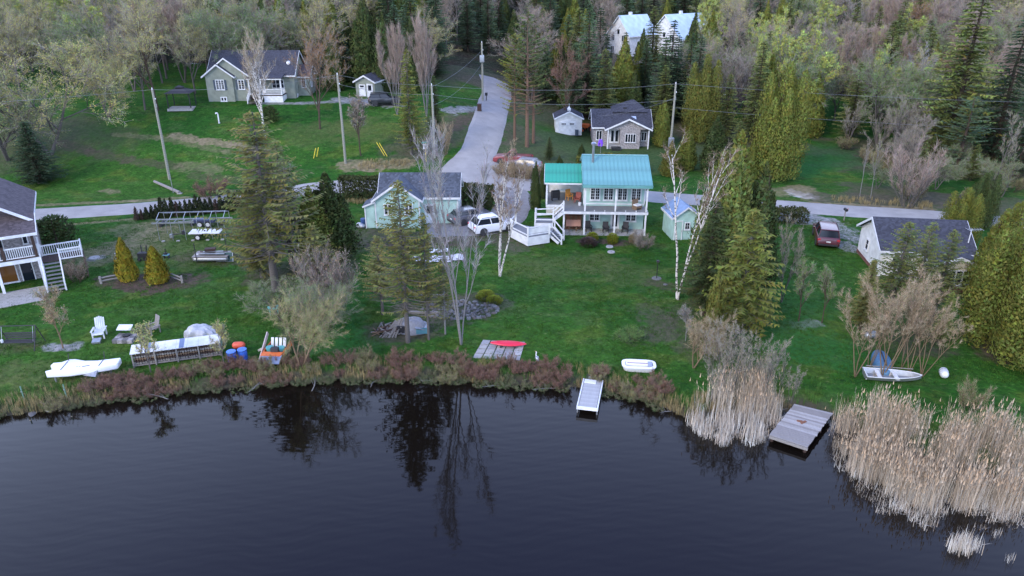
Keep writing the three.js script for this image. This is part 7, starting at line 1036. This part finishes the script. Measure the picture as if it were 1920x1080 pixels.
{ // slab terrace by the water
  const a = [-2.71, -43.31], b = [0.54, -42.95], c = [0.94, -45.57], d = [-2.08, -45.89], o = thing('slab_terrace', 'terrace of square grey concrete slabs on the lawn near the water', 'terrace', on(...a)), n = 5, m = 4, R = rng(51), sm = [M.concrete, mat(0.33, 0.33, 0.34, 0.9, { map: rep(MOTTLE, 0.8) }), mat(0.46, 0.45, 0.44, 0.9, { map: rep(MOTTLE, 0.8) }), mat(0.27, 0.235, 0.23, 0.9, { map: rep(MOTTLE, 0.8) })], y0 = ground(...a);
  const at = (u, v) => [mixv(mixv(a[0], b[0], u), mixv(d[0], c[0], u), v), mixv(mixv(a[1], b[1], u), mixv(d[1], c[1], u), v)];
  for (let i = 0; i < n; i++) for (let j = 0; j < m; j++) { const e = 0.012, P4 = [at(i / n + e, j / m + e), at((i + 1) / n - e, j / m + e), at((i + 1) / n - e, (j + 1) / m - e), at(i / n + e, (j + 1) / m - e)].map(([x, z]) => [x - a[0], z - a[1]]), cy = ground(P4[0][0] + a[0], P4[0][1] + a[1]) - y0; G().prism(P4, cy - 0.08, cy + 0.05 + 0.015 * R()).make('slab', sm[j === 3 ? (i % 2 ? 3 : 1) : Math.floor(R() * 3)], o); }
}
{ // red kayak, bottom up
  const o = thing('kayak', 'red kayak lying upside down across the slab terrace', 'kayak', on(-0.26, -44.87, 0.28), -0.09), g = new THREE.SphereGeometry(1, 32, 14), p = g.attributes.position; for (let i = 0; i < p.count; i++) { const x = p.getX(i), y = p.getY(i), z = p.getZ(i), t = Math.abs(x); p.setXYZ(i, x * 1.28, (y > 0 ? y * 0.17 : y * 0.07) + 0.03 * t * t, z * 0.36 * (1 - 0.25 * t * t)); }
  G().add(g).make('hull', mat(0.62, 0.02, 0.05, 0.35), o, 0.9); G().box(0, 0.13, 0, 1.6, 0.05, 0.05).make('keel', mat(0.55, 0.02, 0.05, 0.35), o); for (const x of [-0.5, 0.5]) G().box(x, -0.24, 0, 0.12, 0.2, 0.5).make('support_block', M.dark, o);
}
{ // heron figure
  const o = thing('heron_figure', 'small garden heron figure with white neck standing near the bank', 'statue', on(1.67, -42.46), 0.5), t = mat(0.42, 0.25, 0.12, 0.7); for (const k of [-1, 1]) G().tube([[k * 0.05, 0, 0], [k * 0.05, 0.38, 0]], 0.018, 5).make('leg', t, o); G().tube([[0.02, 0.34, 0.16], [0, 0.42, 0.08], [0, 0.55, -0.06], [0, 0.62, -0.13]], [0.04, 0.12, 0.14, 0.05], 10).make('torso', M.galv, o, 1); G().tube([[0, 0.58, -0.1], [0, 0.72, -0.16], [0, 0.86, -0.1], [0, 0.93, -0.14]], [0.05, 0.035, 0.035, 0.045], 8).make('neck', M.white, o, 1); G().tube([[0, 0.93, -0.14], [0, 0.91, -0.32]], [0.03, 0.006], 6).make('beak', t, o);
}
{ // aluminium dock
  const a = [5.23, -40.6], b = [4.56, -37.45], o = thing('boat_dock', 'narrow grey plank dock with white edges reaching into the water', 'dock', [a[0], 0.0, a[1]], Math.atan2(b[0] - a[0], b[1] - a[1])), L = Math.hypot(b[0] - a[0], b[1] - a[1]) + 0.1, W = 1.22, y = 0.46;
  const q = G().box(0, 0, 0, W - 0.14, 0.04, 0.135).geo(), n = Math.round(L / 0.145), pm = [mat(0.50, 0.515, 0.53, 0.8, { map: rep(GRAIN, 1, 0.3) }), mat(0.57, 0.585, 0.60, 0.8, { map: rep(GRAIN, 1, 0.3) }), mat(0.53, 0.54, 0.555, 0.8, { map: rep(GRAIN, 1, 0.3) })]; for (let i = 0; i < n; i++) { const e = new THREE.Mesh(q, pm[(i * 7) % 3]); e.name = 'plank'; e.position.set(0, y - 0.02, 0.08 + i * L / n); o.add(lit(e)); }
  for (const k of [-1, 1]) G().box(k * W / 2, y - 0.18, L / 2, 0.08, 0.22, L).make('side_beam', M.white, o); G().box(0, y - 0.16, L - 0.0, W + 0.08, 0.2, 0.08).make('end_beam', M.white, o); for (const k of [-1, 1]) for (const z of [0.3, L - 0.1]) G().box(k * (W / 2 - 0.02), -1.2, z, 0.08, 1.5, 0.08).make('pile', M.galv, o);
  G().box(-0.15, y + 0.03, 0.35, 0.75, 0.05, 0.4).make('mat', M.white, o); G().box(0, y - 0.1, -0.35, 1.0, 0.06, 0.7, 0, 0, 0.1).make('ramp', M.dark, o);
}
for (const [x, z, w, d, l, dy, r] of [[5.77, -41.22, 0.62, 0.45, 'white step slab above the dock', 0.03, -0.3], [5.34, -40.81, 0.8, 0.5, 'grey step slab between lawn and dock', 0.0, -0.25]]) { const o = thing('step_slab', l, 'slab', on(x, z, dy), r); G().box(0, -0.1, 0, w, 0.18, d).make('stone', l.startsWith('white') ? M.white : M.concrete, o); G().box(0, -0.2, 0, w * 0.8, 0.12, d * 0.8).make('footing', M.rock, o); }
{ // white dinghy, upside up with thwart
  const o = thing('dinghy', 'white plastic dinghy with grey bench lying on the lawn beside the dock', 'boat', on(8.34, -41.88, 0.05), -0.1), ring = (y, L, W, r) => { const pts = []; for (let i = 0; i <= 40; i++) { const a = i / 40 * 6.2832, c = Math.cos(a), s = Math.sin(a); pts.push([Math.sign(c) * Math.pow(Math.abs(c), 0.45) * L, y, Math.sign(s) * Math.pow(Math.abs(s), 0.55) * W]); } return pts; };
  const wm = mat(0.80, 0.80, 0.80, 0.4), R0 = ring(0, 0.98, 0.5), R1 = ring(0.34, 1.12, 0.62), R2 = ring(0.36, 0.92, 0.42), R3 = ring(0.14, 0.86, 0.38), g = G(); for (let i = 0; i < 40; i++) { g.quad(R0[i], R0[i + 1], R1[i + 1], R1[i]).quad(R1[i], R1[i + 1], R2[i + 1], R2[i]).quad(R2[i], R2[i + 1], R3[i + 1], R3[i]).tri(R3[i], R3[i + 1], [0, 0.13, 0]).tri(R0[i], R0[i + 1], [0, 0, 0]); } g.make('hull', wm, o, 0.6);
  G().box(-0.1, 0.26, -0.06, 1.5, 0.1, 0.22).make('bench', wm, o); G().box(-0.05, 0.365, -0.06, 1.4, 0.02, 0.06).make('bench_strip', mat(0.3, 0.18, 0.18, 0.6), o); G().box(0.72, 0.2, 0, 0.26, 0.2, 0.6).make('stern_box', mat(0.30, 0.33, 0.4, 0.5), o);
}
{ // old wooden dock
  const a = [14.62, -34.58], b = [16.38, -33.39], c = [19.12, -36.77], d = [17.19, -37.77], o = thing('wooden_dock', 'old weathered plank dock among the reeds', 'dock', [a[0], 0.05, a[1]]), n = 22, R = rng(71), pm = [mat(0.45, 0.44, 0.43, 0.9, { map: rep(GRAIN, 1.6, 0.25) }), mat(0.52, 0.51, 0.505, 0.9, { map: rep(GRAIN, 1.6, 0.25) }), mat(0.36, 0.345, 0.335, 0.9, { map: rep(GRAIN, 1.6, 0.25) }), mat(0.57, 0.56, 0.555, 0.9, { map: rep(GRAIN, 1.6, 0.25) })], y = 0.42;
  const at = (u, v) => [mixv(mixv(a[0], b[0], u), mixv(d[0], c[0], u), v) - a[0], mixv(mixv(a[1], b[1], u), mixv(d[1], c[1], u), v) - a[1]];
  for (let j = 0; j < n; j++) { const v0 = j / n + 0.003, v1 = (j + 1) / n - 0.003, e0 = (R() - 0.5) * 0.025, e1 = (R() - 0.5) * 0.025, dy = 0.012 * R(); G().prism([at(e0, v0), at(1 + e1, v0), at(1 + e1, v1), at(e0, v1)], y - 0.04 + dy, y + dy).make('plank', pm[Math.floor(R() * 4)], o); }
  for (const u of [0.04, 0.5, 0.95]) { const p = at(u, 0.02), q = at(u, 0.98); G().bar([p[0], y - 0.14, p[1]], [q[0], y - 0.14, q[1]], 0.09, 0.18).make('joist', M.brown, o); } { const p = at(0, 0), q = at(1, 0); G().bar([p[0], y - 0.12, p[1] + 0.03], [q[0], y - 0.12, q[1] + 0.03], 0.06, 0.16).make('front_beam', M.oldWood, o); }
  for (const [u, v] of [[0.06, 0.04], [0.92, 0.04], [0.94, 0.6], [0.06, 0.6]]) { const p = at(u, v); G().box(p[0], -1.2, p[1], 0.14, 1.55, 0.14).make('pile', M.brown, o); } { const p = at(0.52, 0.55); G().box(p[0], y + 0.012, p[1], 0.4, 0.06, 0.12, 0.5).box(p[0] - 0.18, y + 0.012, p[1] - 0.12, 0.3, 0.06, 0.1, -0.2).make('dead_branch', M.cedarWood, o); }
}

// ---------- right bank ----------
function skiff(o, L, W, H, hullM, inM) { const n = 14, sec = []; for (let i = 0; i <= n; i++) { const t = i / n, w = W / 2 * Math.min(1, Math.pow(1 - Math.pow(t, 3.2), 0.7) * 1.02), sheer = H * (0.85 + 0.3 * t * t); sec.push([[(t - 0.5) * L, sheer, -w], [(t - 0.5) * L, 0.06 + 0.18 * t * t * t, -w * 0.72], [(t - 0.5) * L, 0.02 + 0.2 * t * t * t, 0], [(t - 0.5) * L, 0.06 + 0.18 * t * t * t, w * 0.72], [(t - 0.5) * L, sheer, w]]); } const g = G(); for (let i = 0; i < n; i++) for (let k = 0; k < 4; k++) g.quad(sec[i][k], sec[i + 1][k], sec[i + 1][k + 1], sec[i][k + 1]); g.tri(sec[0][0], sec[0][2], sec[0][4]).tri(sec[0][0], sec[0][1], sec[0][2]).tri(sec[0][2], sec[0][3], sec[0][4]); g.make('hull', hullM, o, 0.5); for (const k of [0, 4]) G().tube(sec.map((s) => s[k]), 0.03, 5).make('gunwale', inM, o); for (const x of [-0.25, 0.05]) G().box(x * L, H * 0.6, 0, 0.25, 0.04, W * 0.86).make('thwart', inM, o); G().box(-L / 2 + 0.03, H * 0.2, 0, 0.05, H * 0.75, W * 0.8).make('transom', inM, o); }
{ const o = thing('rowing_boat', 'aluminium rowing boat lying on the bank in front of the blue boat', 'boat', on(24.37, -40.48, 0.04), -0.18); skiff(o, 3.4, 1.2, 0.42, M.galv, M.white); const e = G().tube([[-1.5, 0.5, -0.62], [1.4, 0.46, -0.75]], 0.03, 5).make('oar', M.oldWood, o); }
{ const o = thing('upturned_boat', 'faded blue boat turned upside down among the alders', 'boat', on(24.56, -42.36, 0.05), 1.3), inner = new THREE.Group(); const bm = mat(0.09, 0.21, 0.34, 0.6, { map: rep(MOTTLE, 0.8) }), g = new THREE.SphereGeometry(1, 28, 12, 0, 6.2832, 0, Math.PI / 2), p = g.attributes.position; for (let i = 0; i < p.count; i++) { const x = p.getX(i), y = p.getY(i), z = p.getZ(i), t = Math.abs(x); p.setXYZ(i, x * 1.6, Math.pow(y, 0.65) * 0.55, Math.sign(z) * Math.pow(Math.abs(z), 0.8) * 0.62 * (1 - 0.2 * t * t)); } G().add(g).make('hull', bm, o, 0.8); G().box(0, 0.52, 0, 2.2, 0.06, 0.06).make('keel', M.brown, o); G().tube([[-1.4, 0.12, 0.45], [0, 0.1, 0.64], [1.4, 0.12, 0.42]], 0.03, 5).make('gunwale', M.galv, o); }
{ const o = thing('grey_drum', 'grey weathered float drum behind the blue boat', 'drum', on(25.51, -46.1), 0.3); G().add(new THREE.CapsuleGeometry(0.26, 0.5, 5, 14), mx(0, 0.28, 0, 0, 0, Math.PI / 2)).make('shell', M.galv, o, 0.9); for (const k of [-1, 1]) G().box(k * 0.25, 0, 0, 0.08, 0.1, 0.5).make('chock', M.oldWood, o); }
{ const o = thing('white_drum', 'white plastic drum lying on the grass beside the reeds', 'drum', on(27.86, -40.86), 1.2); G().add(new THREE.CapsuleGeometry(0.26, 0.42, 5, 16), mx(0, 0.28, 0, 0, 0, Math.PI / 2)).make('shell', M.white, o, 0.9); G().add(new THREE.TorusGeometry(0.265, 0.02, 6, 18), mx(0.1, 0.28, 0, 0, Math.PI / 2)).make('band', M.galv, o); }
{ const [x, z] = [37.84, -56.92], o = thing('television_antenna', 'white mast with television antenna beside the cottage sunroom', 'antenna', on(x, z)); G().tube([[0, 0, 0], [0, 4.3, 0]], 0.045, 6).make('mast', M.white, o); G().bar([-0.4, 4.3, 0.1], [1.0, 4.2, -0.2], 0.04).make('boom', M.steel, o); for (let i = 0; i < 6; i++) { const t = i / 5; G().bar([-0.35 + t * 1.3, 4.3 - t * 0.08, 0.1 - 0.3 * t - 0.45 + 0.12 * t], [-0.35 + t * 1.3, 4.3 - t * 0.08, 0.1 - 0.3 * t + 0.45 - 0.12 * t], 0.02).make('element', M.steel, o); } }
{ const o = thing('feeder_post', 'thin black feeder post on the lawn beside the twin birch', 'post', on(12.22, -56.8)); G().tube([[0, 0, 0], [0, 1.5, 0]], 0.035, 6).make('shaft', M.black, o); G().box(0, 1.48, 0, 0.22, 0.16, 0.22).make('feeder', M.dark, o); G().add(new THREE.CylinderGeometry(0.4, 0.45, 0.08, 12), mx(0, 0.0, 0)).make('stone_ring', M.rock, o); }
{ const o = thing('purple_ornament', 'purple flower shaped garden ornament on a pole behind the teal roof', 'ornament', on(11.84, -96.9, 0)), R = rng(9); G().tube([[0, 0, 0], [0, 2.0, 0]], 0.04, 6).make('stem', M.galv, o); const h = 2.35; for (let i = 0; i < 26; i++) { const a = R() * 6.28, b = (R() - 0.4) * 2.2, c = Math.cos(b); G().add(new THREE.ConeGeometry(0.13, 0.5, 5), mx(Math.cos(a) * c * 0.3, h + Math.sin(b) * 0.3, Math.sin(a) * c * 0.3, 0, 0, 0)).make('petal', M.purple, o); } }
[[-30.21, -36.99], [-29.71, -37.22], [-29.1, -37.39], [-28.26, -37.73], [6.88, -39.23], [21.16, -57.44], [12.73, -55.47]].forEach(([x, z], i) => { const e = new THREE.Mesh(ROCKS[i % 4], rockMats[i % 2]); e.name = numbered('boulder'); e.position.set(...on(x, z, 0.02)); const s = i === 5 ? 0.55 : 0.16 + 0.05 * (i % 3); e.scale.set(s * 1.3, s * 0.8, s); e.rotation.y = i; scene.add(lit(tag(e, i < 4 ? 'small grey boulder at the waterline below the swing' : i === 4 ? 'small boulder in the shrubs beside the dock' : i === 5 ? 'pale flat boulder beside the hemlocks' : 'small boulder at the foot of the feeder post', 'boulder', i < 4 ? 'boulders at the waterline' : undefined))); });

{ // dead branches washed against the bank
  const R = rng(14); for (let i = 0; i < 9; i++) { const x = mixv(-24, 14, (i + R()) / 9), z = -(shore(x) - 0.35 - 0.3 * R()), o = thing('dead_branch', 'grey dead branch reaching from the bank into the water', 'branch', [x, 0.05, z], R() * 6, 'dead branches along the bank'), l = 1.1 + R(); G().tube([[-l / 2, -0.12, 0], [0, 0.08, 0.1], [l / 2, 0.3, 0]], [0.035, 0.028, 0.01], 5).make('limb', BK.silver, o); for (let k = 0; k < 4; k++) { const t = -0.2 + 0.18 * k; G().tube([[l * t, 0.05 + 0.1 * t, 0.08], [l * t + 0.2, 0.3 + 0.2 * R(), 0.08 + (R() - 0.5) * 0.7]], [0.014, 0.004], 4).make('side_twig', BK.silver, o); } }
}
renderer.render(scene, camera);
